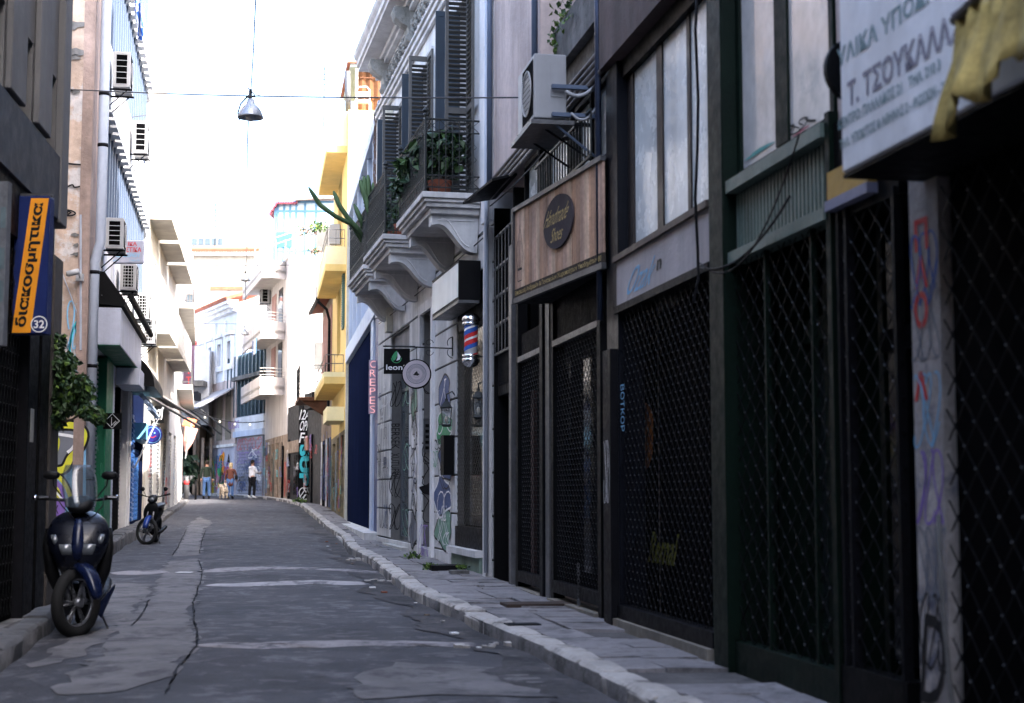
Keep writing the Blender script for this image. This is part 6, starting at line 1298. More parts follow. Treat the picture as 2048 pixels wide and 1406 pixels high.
MB().wall(FL5, 0, FL5.L, 0, 4.0, .0, .10, [(1 + 3 * k, 2.8 + 3 * k, 0, 3.6) for k in range(5)]).build('shop_wall', M_wl, C5)
for k in range(5): roll(1 + 3 * k, 2.8 + 3 * k, .9, 3.5, M_acw if k % 2 else M_shut, C5, FL5, .14, .05)
# red vertical sign at the bend
t = thing('vertical_sign', 'dark vertical sign with red letters and red cap at the bend', 'sign', h3(378, 770, 74)); FF = front(74); p, q = h3(366, 775, 74), h3(388, 690, 74); MB().box(FF, p.x, q.x, -.2, 0, p.z, q.z).build('board', mat('sign_violet', (.16, .10, .16), .5), t); MB().box(FF, p.x - .03, q.x + .1, -.25, .03, q.z, q.z + .22).build('cap', P_red, t)
for i, s in enumerate('ΧΑΤΤ'): h_ = (q.z - p.z) / 4.2; ftag(FF, s, p.x + .14, q.x - .1, q.z - h_ * (i + 1) + .06, q.z - h_ * i - .06, .01, paint('sign_red', (.7, .08, .08)), t, .02, skew=0, name='letter')
# buildings closing the left bend, in shade
t = thing('taverna_front', 'shadowed ground floor with hanging foliage where street bends left', 'building', (-19, 84, 1.2)); FF = front(83); MB().box(FF, -26, h3(398, 900, 83).x, -8, 0, 0, h3(390, 850, 83).z).build('wall', M_old, t); MB().box(front(82.9), -24, -17.6, -.02, .0, 1.2, 4.2).build('dark_opening', M_dark, t)
for k in range(4): MB().box(front(82.8), -18 + k * .45, -17.85 + k * .45, -.05, .1, 1.2, 4.3).build('post', M_old, t)
MB().box(FF, -30, -16.9, -6, 1.2, zat(775, 83), zat(775, 83) + .3).build('balcony_floor', M_conc, t); MB().box(FF, -30, -16.8, -8, 0, zat(850, 83), zat(700, 83)).build('upper_wall', M_white, t)
# hanging flag, umbrellas
FFl = front(29.5); p = h3(262, 0, 29.5); t = thing('flag', 'blue and white flag hanging from the upper left facade', 'flag', h3(280, 85, 29.5)); b = MB(); n = 12; rows = []
for j in range(n): rows.append([h3(266 + j * .9 + i * 2.0 + 1.5 * math.sin(j * .9 + i), -10 + j * 8.2, 29.5 + .1 * math.sin(i * 1.3 + j * .5)) for i in range(8)])
b.k = 0
for j in range(n - 1):
    for i in range(7): b.k = 1 if (i // 2 + (j > 5) * 1 + j // 2) % 2 else 0; b.quad(rows[j][i], rows[j][i + 1], rows[j + 1][i + 1], rows[j + 1][i])
o = b.build('cloth', [mat('flag_white', (.7, .72, .78), .8, bump=0), mat('flag_blue', (.06, .18, .6), .8, bump=0)], t); MB().tube([h3(258, -20, 29.5), h3(275, -25, 29.5)], .012).build('pole', M_steel, t)
# ================================================================ SMALL THINGS
def smooth_sub(o, lv=1): m = o.modifiers.new('sub', 'SUBSURF'); m.levels = lv; m.render_levels = lv; return o
def foliage(name, label, cat, pts, n, size, m, seed, stems=None, droop=0, group=None, shape='leaf', mats=None):
    """thing made of many small folded leaves scattered through ellipsoids; pts = [(centre, radii)]"""
    r = random.Random(seed); c0 = pts[0][0]; t = thing(name, label, cat, (c0[0], c0[1], min(p[0][2] - p[1][2] for p in pts)), group)
    ms = mats or [m, M_leafd]; b = MB()
    for i in range(n):
        c, rad = r.choice(pts); v = Vector((r.gauss(0, 1), r.gauss(0, 1), r.gauss(0, 1))).normalized() * r.random() ** .45
        p = Vector(c) + Vector((v.x * rad[0], v.y * rad[1], v.z * rad[2])); d = Vector((r.uniform(-1, 1), r.uniform(-1, 1), r.uniform(-.9, .5) - droop)).normalized(); s = size * r.uniform(.6, 1.3); e = d.cross(Vector((r.uniform(-1, 1), r.uniform(-1, 1), r.uniform(-.3, 1)))).normalized(); up = d.cross(e) * .18 * s
        b.k = 0 if r.random() < .6 else 1 if len(ms) < 3 or r.random() < .6 else 2
        b.add([p, p + d * s * .45 + e * s * .34 + up, p + d * s, p + d * s * .45 - e * s * .34 + up], [(0, 1, 2), (0, 2, 3)])
    tag(b.build('leaves', ms, t), kind='stuff')
    if stems:
        s_ = MB()
        for q in stems: s_.tube(q, [.02 * size / .1 * (1 - .6 * k / len(q)) for k in range(len(q))], 5)
        s_.build('stem', M_bark, t)
    return t
# vine at the near left corner
cs_ = [(h3(x, y, 14.6), (rx, .22, rz_)) for x, y, rx, rz_ in ((120, 760, .16, .26), (108, 700, .07, .16), (140, 800, .20, .16), (160, 770, .14, .14), (130, 720, .10, .10), (112, 830, .08, .12), (180, 820, .10, .07), (112, 675, .05, .05), (196, 832, .05, .04))]
st = [[h3(95, 900, 14.7), h3(105, 850, 14.6), h3(120, 790, 14.6), h3(110, 700, 14.6), h3(104, 668, 14.6)], [h3(110, 840, 14.6), h3(130, 845, 14.5), h3(146, 838, 14.5), h3(170, 820, 14.5), h3(200, 830, 14.5)], [h3(95, 870, 14.7), h3(120, 852, 14.6), h3(128, 862, 14.6)]]
foliage('climbing_vine', 'leafy green vine hanging over the wall above the dark scooter', 'vine', cs_, 2700, .07, M_leaf, 5, st, .5, mats=[M_leaf, M_leafd, M_leafy])
# balcony plants: nearest balcony (broad leaves), middle balcony (cacti and shrubs)
uc = U2(20.9); g = 'potted plants on the white house balconies'
for k, (dy, w, rz_, s, lab) in enumerate(((-.55, .45, .34, .16, 'broad-leaved potted plant at the near end of nearest bracketed balcony'), (.35, .5, .36, .17, 'broad-leaved potted plant in the middle of nearest bracketed balcony'), (1.0, .55, .30, .14, 'leafy potted plant at the far end of nearest bracketed balcony'))):
    c = FR2.p(uc + dy, w, 5.98 - .05 * k); t = foliage('potted_plant', lab, 'plant', [(c, (.40, .32, rz_))], 420, s, M_leafd, 20 + k, [[FR2.p(uc + dy, w, 5.4), c], [FR2.p(uc + dy, w, 5.4), c + Vector((.15, 0, .1))]], .2, g, mats=[M_leafd, M_leaf])
    MB().lathe(FR2.p(uc + dy, w, 5.275), [(.12, 0), (.17, .26), (.18, .27), (.15, .26), (0, .25)], 14).build('pot', M_terra, t, True)
uc = U2(24.2)
for k, (dy, w, z, rr, lab) in enumerate(((-.8, .5, 5.85, (.28, .25, .42), 'dark shrub at the near end of middle balcony'), (-.1, .5, 5.65, (.3, .25, .3), 'low dark shrub in the centre of middle balcony'))):
    c = FR2.p(uc + dy, w, z); t = foliage('potted_plant', lab, 'plant', [(c, rr)], 260, .1, M_leafd, 30 + k, [[FR2.p(uc + dy, w, 5.3), c]], .1, g, mats=[M_leafd, M_leaf]); MB().lathe(FR2.p(uc + dy, w, 5.275), [(.11, 0), (.15, .22), (0, .2)], 12).build('pot', M_terra, t, True)
M_cact = mat('cactus_green', (.075, .13, .06), .6, var=.25, sc=5, streak=.1, bump=.4, bs=12)
def cactus(paths, label, base):
    t = thing('cactus', label, 'cactus', base)
    for pth, rad in paths:
        pts = []
        for i in range(len(pth) - 1):
            for s in range(4): pts.append(pth[i].lerp(pth[i + 1], s / 4))
        pts.append(pth[-1]); n = 12; b = MB(); N_ = len(pts); rs = [rad * (.75 + .25 * min(1, i / 3)) for i in range(N_)]; rs[-1] = rad * .35; rs[-2] = rad * .8
        b.tube(pts, rs, n)
        for i in range(N_):
            for k in range(0, n, 2):
                v = Vector(b.v[i * n + k]); b.v[i * n + k] = tuple(pts[i] + (v - pts[i]) * .62)
        b.build('cactus_arm', M_cact, t, True)
    MB().lathe(base, [(.14, 0), (.19, .28), (.17, .28), (0, .26)], 14).build('pot', M_terra, t, True); return t
y3 = 26.2; K_ = lambda px, py, y: h3(px, py, y)
base = FR2.p(U2(27.2), .45, 5.275)
cactus([([base + Vector((0, 0, .2)), K_(706, 450, 26.3), K_(670, 432, 26.0), K_(640, 410, 25.9), K_(617, 374, 25.8)], .046), ([base + Vector((0, 0, .2)), K_(716, 458, 26.3), K_(695, 435, 26.2), K_(678, 410, 26.1), K_(667, 382, 26.1)], .044), ([base + Vector((0, 0, .2)), K_(722, 440, 26.4), K_(708, 408, 26.4)], .044)], 'long-armed cactus leaning out over the street from farthest white balcony', base)
base2 = FR2.p(U2(25.2), .5, 5.275)
cactus([([base2 + Vector((0, 0, .2)), K_(738, 420, 25), K_(733, 400, 25), K_(720, 360, 25)], .055), ([base2 + Vector((0, 0, .2)), K_(730, 390, 25), K_(728, 352, 25)], .05), ([base2 + Vector((0, 0, .2)), K_(737, 390, 25), K_(736, 350, 25)], .05), ([base2 + Vector((0, 0, .2)), K_(746, 395, 25), K_(746, 365, 25)], .035)], 'upright columnar cactus standing in the middle balcony', base2)
# greenery over the concrete parapet top right, hanging plants on penthouse, planters at the bend
foliage('hanging_plant', 'trailing green plant over the stained concrete parapet at top', 'plant', [(FR1.p(U1(14.3), -.05, 6.1), (.35, .3, .35)), (FR1.p(U1(14.9), -.05, 5.9), (.2, .2, .3))], 500, .07, M_leaf, 44, None, .6, mats=[M_leaf, M_leafy])
for px, py, s, n, lab in ((637, 452, .45, 150, 'bushy pot plant on penthouse terrace of pinkish house'), (632, 500, .28, 70, 'small trailing pot plant hanging below the terrace'), (612, 462, .5, 90, 'dry pinkish plant at the terrace corner')):
    p = h3(px, py, 66); foliage('potted_plant', lab, 'plant', [(p, (s, s * .6, s * .5))], n, .16, M_leafy if 'bushy' in lab else M_leaf, int(px), None, .2, mats=[M_leafy if 'bushy' in lab else mat('dry_leaf', (.30, .20, .15), .8), M_leaf]); 
for i, (px, y, lab) in enumerate(((390, 742, 'climbing'),)): pass
p = h3(375, 935, 76); foliage('palm_planter', 'dark palm in a white urn planter where street bends', 'plant', [(p, (.55, .4, .7))], 160, .42, M_leafd, 91, [[Vector((p.x, p.y, zg(76) + 1)), p]], .6)
MB().lathe((p.x, p.y, zg(76) + .1), [(.28, 0), (.12, .2), (.12, .45), (.42, .85), (.45, 1.0), (0, .95)], 16).build('urn', M_white, bpy.data.objects['palm_planter'], True)
foliage('potted_plant', 'green shrub in front of the painted wall at the bend', 'plant', [(h3(432, 925, 84), (.6, .3, .5))], 150, .3, M_leafy, 92, None, .1)
for k, (px, py, y, s) in enumerate(((598, 1006, 57, .25), (566, 991, 70, .2), (858, 1138, 20.9, .10), (925, 1140, 18.6, .09), (826, 1118, 23.6, .12), (1106, 1160, 15.8, .07))):
    p = gp(px, py, .14); foliage('weed', ('weeds at the foot of old peeling building', 'weeds near the stone doorway of the pinkish house', 'weed tuft left of the barber shop plinth', 'weed tuft at right foot of mint green plinth', 'weed tuft below the narrow graffitied door', 'weed sprouting at foot of the steel gate post')[k], 'weed', [(p + Vector((0, 0, s * .3)), (s, s * .6, s * .4))], 60, s * .5, M_leafy, 500 + k, None, -.6)
# bollards
def bollard(px, py, y, hh, lab, band=True, m=M_steel):
    p = h3(px, py, y); z = zg(y) + hl(y) if band else zg(y) + .12; p = Vector((p.x, y, z)); t = thing('bollard', lab, 'bollard', p, 'bollards on the left pavement' if band else None)
    MB().lathe(p, [(.115, 0), (.115, hh), (.09, hh + .03), (0, hh + .04)], 16).build('post', m, t, True)
    if band: MB().lathe(p + Vector((0, 0, hh * .68)), [(.118, 0), (.118, .17)], 16).build('red_band', P_red, t, True)
bollard(372, 1000, 66, .95, 'grey steel bollard with red band on the left pavement'); 
p = h3(391, 1000, 70); MB().lathe((p.x, 70, zg(70)), [(.05, 0), (.05, .9), (.0, .93)], 10).build('thin_bollard', M_black, None, True, label='thin black post between the banded bollard and walking man', cat='bollard')
# overhead wires and lamps
M_cab = mat('wire', (.05, .05, .055), .6, bump=0)
a, c = h3(125, 178, 25.0), h3(1045, 195, 16.8)
def wire(pts, r, lab, nm='cable'): return MB().tube(pts, r, 5).build(nm, M_cab, None, label=lab, cat='cable')
m_ = a.lerp(c, .5); wire(sag(a, c, .05, 20), .010, 'thick horizontal cable spanning the street at the hanging lamp')
def lamp(px, py, y, s, lab, cx=True):
    p = h3(px, py, y); t = thing('street_lamp', lab, 'street lamp', p + Vector((0, 0, -.12 * s)), 'hanging street lamps along the street')
    MB().lathe(p, [(.0, .27 * s), (.05 * s, .26 * s), (.07 * s, .18 * s), (.11 * s, .15 * s), (.16 * s, .08 * s), (.19 * s, .0), (.20 * s, -.03 * s), (.185 * s, -.03 * s), (.15 * s, .06 * s), (.0, .1 * s)], 24).build('shade', mat('lamp_enamel', (.30, .31, .33), .35, .6), t, True)
    MB().lathe(p, [(.0, -.09 * s), (.06 * s, -.07 * s), (.08 * s, 0), (.06 * s, .06 * s), (0, .08 * s)], 14).build('bulb', mat('lamp_glass', (.4, .4, .42), .15), t, True)
    b = MB(); b.tube([p + Vector((0, 0, .26 * s)), p + Vector((0, 0, .42 * s))], .02 * s, 6); b.tube([p + Vector((-.08 * s, 0, .30 * s)), p + Vector((.07 * s, 0, .30 * s))], .012 * s, 5)
    b.tube([p + Vector((.0, 0, .36 * s)), p + Vector((-.16 * s, .03, .2 * s)), p + Vector((-.2 * s, .02, .05 * s)), p + Vector((-.17 * s, 0, -.06 * s))], .012 * s, 5); b.tube([p + Vector((-.05 * s, .02, .45 * s)), p + Vector((.06 * s, 0, .33 * s)), p + Vector((-.04 * s, 0, .28 * s))], .01 * s, 5); b.build('hanger', M_iron, t); return p
L0_ = lamp(501, 232, 21.5, .95, 'dark dome street lamp hanging nearest, on the thick cable')
L1_ = lamp(491, 560, 50, .85, 'pale dome street lamp hanging second along the street'); L2_ = lamp(489, 668, 70, 1.1, 'pale round street lamp hanging farthest, lowest in view')
for p, w, lab in ((L1_, 7, 'thin span cable holding the second street lamp'), (L2_, 6, 'thin span cable holding the farthest street lamp')): wire(sag(p + Vector((-w * .75, 0, .6)), p + Vector((w * .55, 0, .6)), .12), .012, lab)
for pts, r, lab in (([h3(513, -40, 15), h3(507, 100, 19), L0_ + Vector((0, 0, .38))], .008, 'cable rising from the nearest hanging lamp out of view'), ([L0_ + Vector((-.02, 0, .38))] + [h3(495 - .2 * i, 250 + i * 38, 22 + i * 3.4) for i in range(1, 8)] + [L1_ + Vector((0, 0, .4))], .010, 'cable running between first and second hanging lamps'), ([L1_ + Vector((0, 0, .35)), h3(491, 610, 60), L2_ + Vector((0, 0, .4))], .016, 'cable running between second and farthest hanging lamps')): wire(pts, r, lab)
wire(sag(h3(70, 255, 30), h3(665, 152, 44), .2), .012, 'faint long cable crossing to the yellow building roof')
wire(sag(h3(380, 818, 74), h3(530, 842, 74), .3), .022, 'lower cable carrying festoon bulbs across the bend')
t = thing('festoon_lights', 'row of small pale bulbs on a cable across the bend', 'string lights', h3(440, 840, 74)); b0 = sag(h3(380, 818, 74), h3(530, 842, 74), .3, 10)
for q in b0[2:-1:2]: MB().lathe(q + Vector((0, 0, -.16)), [(0, 0), (.05, .04), (.035, .09), (0, .12)], 8).build('bulb', mat('warm_bulb', (1, .9, .7), .3, emit=.3, bump=0, var=0), t, True)
# closed parasol, striped awning bits at left bend
t = thing('folded_parasol', 'red and white folded parasol leaning out at the sunlit left', 'parasol', h3(372, 905, 66)); a = h3(371, 903, 66); c = h3(383, 855, 66)
b = MB(); b.tube([a, a.lerp(c, .4), c], [.05, .22, .30], 8); b.build('canopy', mat('red_white_cloth', (.72, .35, .30), .8, var=.4, sc=6), t); MB().tube([a + Vector((0, 0, -.3)), c + Vector((.02, 0, .3))], .025).build('pole', M_acw, t)
t = thing('small_awning', 'small orange-red awning above the folded parasol', 'awning', h3(378, 855, 67)); b = MB(); p, q = h3(364, 852, 67), h3(388, 840, 67); b.hexa([p, Vector((q.x, 67, p.z - .05)), Vector((q.x, 67.6, q.z)), Vector((p.x, 67.6, q.z + .1)), p + Vector((0, 0, .05)), Vector((q.x, 67, p.z)), Vector((q.x, 67.6, q.z + .05)), Vector((p.x, 67.6, q.z + .15))]); b.build('canopy', mat('orange_red_cloth', (.6, .14, .06), .8), t)
t = thing('tattered_awning', 'torn dark awning hanging off the bend balcony', 'awning', h3(385, 800, 78)); b = MB(); top = [(355, 802), (370, 796), (380, 785), (395, 783), (402, 788)]; bot = [(355, 810), (372, 806), (382, 797), (392, 800), (402, 800)]
b.add([h3(x, y, 78) for x, y in top] + [h3(x, y + 2, 77.5) for x, y in bot], [(i, i + 1, 6 + i, 5 + i) for i in range(4)]); b.build('cloth', M_black, t).modifiers.new('t', 'SOLIDIFY').thickness = .03
# manhole / covers / loose pieces on the right pavement
def cover(px, la, lb, m, name, lab, cat, h=.14, th=.02, rz_=0):
    c = gp(*px, h); F = Fr((c.x, c.y), (c.x - .19, c.y + 1), 'R'); MB().box(F, -la, la, -lb, lb, zg(c.y) + h - .03, zg(c.y) + h + th).build(name, m, None, label=lab, cat=cat)
cover((892, 1137), .22, .22, M_dksteel, 'metal_plate', 'dark metal plate lying on the pavement below barber shop', 'plate', .145, .05)
cover((1078, 1208), .18, .35, mat('rusty_grating', (.05, .035, .028), .9, var=.4), 'grating', 'rusty flush drain grating in the pavement by the shoe shop', 'grating', .14, .012); cover((918, 1145), .1, .12, M_conc, 'loose_stone', 'small loose dark stone beside the metal plate', 'stone', .145, .03)
cover((1045, 1250), .10, .14, M_dksteel, 'broken_slab', 'small broken dark slab in the hole behind the kerb', 'stone', .125, .012)
for px, py in ((755, 1166), (718, 1122), (985, 1298)):
    c = gp(px, py); b = MB(); r = random.Random(px)
    for k in range(9): q = c + Vector((r.uniform(-.3, .3), r.uniform(-.25, .25), .025)); s = r.uniform(.015, .04); b.obox(q, (s, s * .3, 0), (-s * .3, s * .8, .1 * s), (0, -.1 * s, s * .5))
    tag(b.build('rubble', M_kerb, None), kind='stuff', label={755: 'stone rubble fallen at foot of the middle right kerb', 718: 'stone rubble farthest along the right kerb', 985: 'stone rubble nearest along the right kerb'}[px], cat='rubble')
# dense scribbled tags on worn walls: strokes only, painted on each wall plane
def tags(F, u0, u1, z0, z1, w, n, seed, par, cols, s=.35):
    r = random.Random(seed)
    for k in range(n):
        u = r.uniform(u0, u1 - s); z = r.uniform(z0, z1 - s * .6); scrawl(F, u, u + s * r.uniform(.7, 1.6), z, z + s * r.uniform(.4, 1.3), w + .0005 * (k % 9), seed * 50 + k, r.choice(cols), par, s * .05, r.choice((2, 3, 4)))
CB = [P_blk, P_blk, P_gry, P_wht, P_dbl]; CM = [P_blk, P_red, P_wht, P_blu, P_cyan, P_blk, P_pur]
tags(FR2, U2(29.9), U2(28.4), .5, 3.6, .008, 14, 1, N, CB) if U2(29.9) < U2(28.4) else tags(FR2, U2(28.4), U2(29.9), .5, 3.6, .008, 14, 1, N, CB)
tags(FR2, U2(24.8), U2(25.7), .4, 3.4, .018, 12, 2, N, CB, .3); tags(FR2, U2(21.9), U2(23.2), .5, 3.2, .018, 8, 3, N, [P_wht, P_blk, P_grn], .3); tags(FR2, U2(23.5), U2(24.4), .02, .3, .064, 2, 4, N, [P_pur], .3)
tags(FR6, .2, 9.2, 1.1, 3.4, .13, 26, 5, K, CM, .6); tags(FR6, U6(67.2), FR6.L - .3, 1.1, 3.6, .13, 22, 6, K2, CM, .6); tags(FR5, .1, FR5.L - .6, .9, 3.4, .04, 22, 7, O, CM, .55); tags(FR4, .4, FR4.L - .6, .8, 2.9, .03, 18, 8, Y, CM, .5)
tags(FR7, .4, FR7.L - 1, 1.2, 3.6, .03, 16, 9, S7, CB, .9); tags(FR8, .4, 8, 1.6, 3.2, .07, 16, 10, S8, CM, .8)
tags(FL3, .3, 4, .6, 2.6, .02, 5, 11, O3, [P_gry, P_blk, P_grn], .3); tags(FL4, .3, 14, .8, 2.6, .12, 14, 12, C4, [P_gry, P_red, P_lbl], .5); tags(FL5, .3, 14, 1.1, 2.8, .12, 12, 13, C5, [P_gry, P_red, P_blk], .6)
tags(FG2, -8.1, -7.35, 2.4, 5.5, .013, 4, 14, Yd, [P_gry, P_lbl], .22)

tags(J1, .01, .17, .5, 3.6, .006, 5, 21, N, [P_blk, P_gry], .16) if J1.L > .3 else None
for F_, a_, c_, z_, w_, s_ in ((J1, .01, .19, .6, .004, 501), (J1, .01, .19, 1.2, .004, 502), (J1, .01, .19, 2.9, .004, 503), (J2, .03, .36, 2.9, .004, 504), (J2, .03, .36, 1.4, .004, 505), (J2, .03, .36, .8, .004, 506), (J2, .03, .36, 1.75, .004, 507)): scrawl(F_, a_, c_, z_, z_ + .5, w_, s_, P_blk, N, .014, 2)
for k in range(5): scrawl(FR2, U2(27.9), U2(27.0), .5 + k * .6, 1.0 + k * .6, -.19, 520 + k, P_blk if k % 2 else P_mint, N, .02, 2)

# litter, aerials, laundry, service cables
c_ = gp(368, 1150); FF = Fr((c_.x, c_.y), (c_.x + 1, c_.y + .1), 'R'); MB().hexa([Vector((c_.x + a, c_.y + b_, rz(c_.x, c_.y) + .016 + z)) for z in (0, .004) for a, b_ in ((-.11, -.05), (.10, -.07), (.12, .05), (-.08, .06))]).build('paper_scrap', P_wht, None, label='small white paper scrap lying on the pale trench patch', cat='litter')
r = random.Random(77)
for k in range(14):
    y_ = r.uniform(11, 36); x_ = kr(y_) - r.uniform(.03, .35); s_ = r.uniform(.012, .03); b = MB(); b.obox((x_, y_, rz(x_, y_) + .02), (s_, s_ * .4, 0), (-s_ * .4, s_, 0), (0, 0, s_ * .25)); b.build('gutter_litter', r.choice([M_terra, P_wht, M_old, M_kerb, P_gry]), None, label='scrap of litter lying in the gutter of the right kerb', cat='litter', group='gutter litter')
for px, py, y_, lab in ((430, 478, 124, 'television aerial above the distant cream block'), (648, 205, 47, 'thin aerial on the yellow building roof')):
    p = h3(px, py, y_); s_ = y_ / 60; b = MB(); b.tube([p - Vector((0, 0, 1.0 * s_)), p + Vector((0, 0, 1.5 * s_))], .02 * s_, 5)
    for j in range(5): b.tube([p + Vector((-.5 * s_ + .06 * j * s_, 0, 1.4 * s_ - .22 * j * s_)), p + Vector((.5 * s_ - .06 * j * s_, 0, 1.4 * s_ - .22 * j * s_))], .012 * s_, 4)
    b.build('aerial', M_dksteel, None, label=lab, cat='aerial')
for k, (u_, m) in enumerate(((2.0, P_lbl), (2.6, P_wht), (3.3, P_dbl))): MB().hexa([FR6.p(ug + u_ + a, 1.18 + w_, zat(668, 68) - .1 + z) for z in (-.7, 0) for a, w_ in ((0, 0), (.45, 0), (.45, .02), (0, .02))]).build('laundry', m, None, label=('light blue', 'white', 'dark blue')[k] + ' cloth hung on the middle balcony of pinkish house', cat='laundry')
wire(sag(FR2.p(U2(29.5), .06, 4.62), FR2.p(U2(19.2), .06, 4.60), .03), .009, 'thin service cable clipped along the white house below balconies')
wire(sag(FR1.p(U1(18.7), .08, 4.9), FR1.p(U1(13.0), .08, 4.95), .10), .008, 'thin service cable sagging above the shoe sign')
wire(sag(FL3.p(.2, .1, 4.85), FL3.p(FL3.L, .1, 4.95), .12), .010, 'cable drooping along the left office block lintel')
# ================================================================ VEHICLES
class Lc:
    """local frame of a vehicle or figure: a = viewer's right, b = towards the viewer, c = up"""
    def __init__(s, base, yaw=0, lean=0): s.o = Vector(base); c, n = math.cos(yaw), math.sin(yaw); s.b = Vector((n, -c, 0)); s.a = Vector((c, n, 0)); s.c = Vector((0, 0, 1)); s.c = (s.c + s.a * lean).normalized()
    def __call__(s, a, b, c): return s.o + s.a * a + s.b * b + s.c * c
def ring(T, z, pb, ha, hb, n=18, pw=2.6, ca=0, horiz=True, ang=0):
    out = []
    for k in range(n):
        t = 2 * PI * k / n; x = math.copysign(abs(math.cos(t)) ** (2 / pw), math.cos(t)) * ha; y = math.copysign(abs(math.sin(t)) ** (2 / pw), math.sin(t)) * hb
        out.append(T(ca + x, pb + y, z + y * ang) if horiz else T(ca + x, pb, z + y))
    return out
def wheel(T, par, r, wd, spokes, m_rim, yaw=0, name='wheel', disc=True, rim_r=.68):
    """T maps to the wheel centre; axle along a rotated by yaw"""
    c, s = math.cos(yaw), math.sin(yaw); o = T(0, 0, 0); ax = (T.a * c - T.b * s).normalized(); fw = T.c.cross(ax).normalized()
    b = MB(); n = 40
    for i in range(n + 1): pass
    pts = [o + fw * (r - wd / 2) * math.cos(t) + T.c * (r - wd / 2) * math.sin(t) for t in [2 * PI * k / n for k in range(n)]]
    vs = []; m = 10
    for k, p in enumerate(pts):
        rad = (p - o).normalized()
        for j in range(m): a = 2 * PI * j / m; q = 1 + .03 * ((k % 2) * (1 if math.cos(a) > .3 else 0)); vs.append(p + (rad * math.cos(a) * 1.0 * q + ax * math.sin(a)) * wd / 2)
    b.add(vs, [(k * m + j, k * m + (j + 1) % m, ((k + 1) % n) * m + (j + 1) % m, ((k + 1) % n) * m + j) for k in range(n) for j in range(m)])
    w = b.build(name, M_rubber, par, True)
    rr = r - wd * .9; b = MB(); b.tube([o + fw * rr * math.cos(t) + T.c * rr * math.sin(t) for t in [2 * PI * k / n for k in range(n)]], wd * .22, 6, True); b.build('rim', m_rim, w, True)
    sp = MB()
    for k in range(spokes):
        t = 2 * PI * k / spokes
        for d in (-.10, .10): e = fw * math.cos(t + d) + T.c * math.sin(t + d); f = fw * math.cos(t + d * .4) + T.c * math.sin(t + d * .4); sp.tube([o + f * .03, o + e * rr], [.016, .011], 5)
    sp.build('spokes', m_rim, w, True); b = MB(); b.lathe(o - ax * wd * .6, [(.02, 0), (.045, .01), (.045, wd * 1.2 - .01), (.02, wd * 1.2)], 16, ax); b.build('hub', m_rim, w, True)
    if disc: b = MB(); b.lathe(o - ax * wd * .66, [(.06, 0), (.11, 0), (.11, .005), (.06, .005)], 24, ax); b.build('brake_disc', M_steel, w)
    return w
M_sc = mat('scooter_paint', (.003, .004, .009), .32, 0, .1, 2, .02, 3, spec=.22, coat=.12); M_scb = mat('scooter_blue', (.004, .008, .032), .28, 0, .1, 2, .02, 3, coat=.2)
M_plast = mat('black_plastic', (.005, .005, .0055), .5, 0, .2, 4, .1, 60, spec=.2); M_alloy = mat('grey_alloy', (.20, .20, .21), .35, .7, .2, 6, .05, 40); M_lens = mat('lamp_lens', (.10, .11, .12), .06, 0, .05, 4, 0, 3, spec=1.); M_vinyl = mat('seat_vinyl', (.012, .012, .013), .45, 0, .1, 6, .1, 80)
M_screen = mat('tinted_screen', (.05, .07, .09), .05, 0, .05, 4, 0, 3, spec=1., alpha=.5)
P = gp(160, 1277); T = Lc(P + Vector((-.04, 0, 0)), .24)
sc = thing('motor_scooter', 'large dark blue motor scooter with windscreen parked at near left kerb', 'scooter', P)
WC = Lc(T(0.0, 0, .30), .24); wheel(WC, sc, .30, .105, 6, M_alloy, yaw=-.62, name='front_wheel')
b = MB(); secs = []
for c, ha, f0, bk in ((.47, .07, .13, .04), (.54, .13, .15, .10), (.62, .18, .16, .14), (.72, .235, .16, .15), (.82, .262, .14, .15), (.90, .265, .10, .14), (.98, .235, .05, .12), (1.03, .18, .0, .09), (1.07, .11, -.04, .06)): secs.append(ring(T, c, f0 - .22, ha, bk, 20, 2.5))
b.loft(secs); smooth_sub(b.build('front_fairing', M_sc, sc, True))
b = MB(); b.loft([ring(T, z, q - .13, ha, .02, 12, 2.2) for z, q, ha in ((.66, .20, .03), (.76, .202, .055), (.9, .165, .045), (1.0, .10, .03))]); b.build('centre_trim', M_scb, sc, True)
for s in (-1, 1):
    b = MB(); b.loft([ring(T, z, q, .055, .03, 12, 2.2, ca=s * x) for z, q, x in ((.70, .055, .075), (.745, .068, .09), (.79, .06, .10))]); b.build('headlight', M_lens, sc, True)
    b = MB(); b.loft([ring(T, z, q, .032, .03, 12, 2.2, ca=s * x) for z, q, x in ((.79, .01, .17), (.83, .015, .185), (.87, -.02, .19))]); b.build('turn_signal', M_lens, sc, True)
    b = MB(); b.loft([ring(T, z, q, ha, .05, 12, 2.2, ca=s * x) for z, q, x, ha in ((.40, -.2, .16, .05), (.55, -.16, .21, .06), (.75, -.14, .245, .05), (.92, -.17, .235, .04))]); b.build('leg_shield', M_plast, sc, True)
b = MB(); b.loft([ring(T, z, q, ha, hb, 16, 2.3) for z, q, ha, hb in ((1.04, -.13, .07, .07), (1.09, -.13, .11, .09), (1.14, -.15, .135, .085), (1.185, -.17, .10, .06), (1.20, -.18, .05, .03))]); smooth_sub(b.build('handlebar_cowl', M_plast, sc, True))
b = MB(); hb_ = Lc(T(0, -.15, 1.15), .24 + .25); b.tube([hb_(-.36, -.02, .03), hb_(-.15, 0, .01), hb_(.15, 0, .01), hb_(.30, -.02, .03)], .014, 8); h_ = b.build('handlebar', M_plast, sc, True)
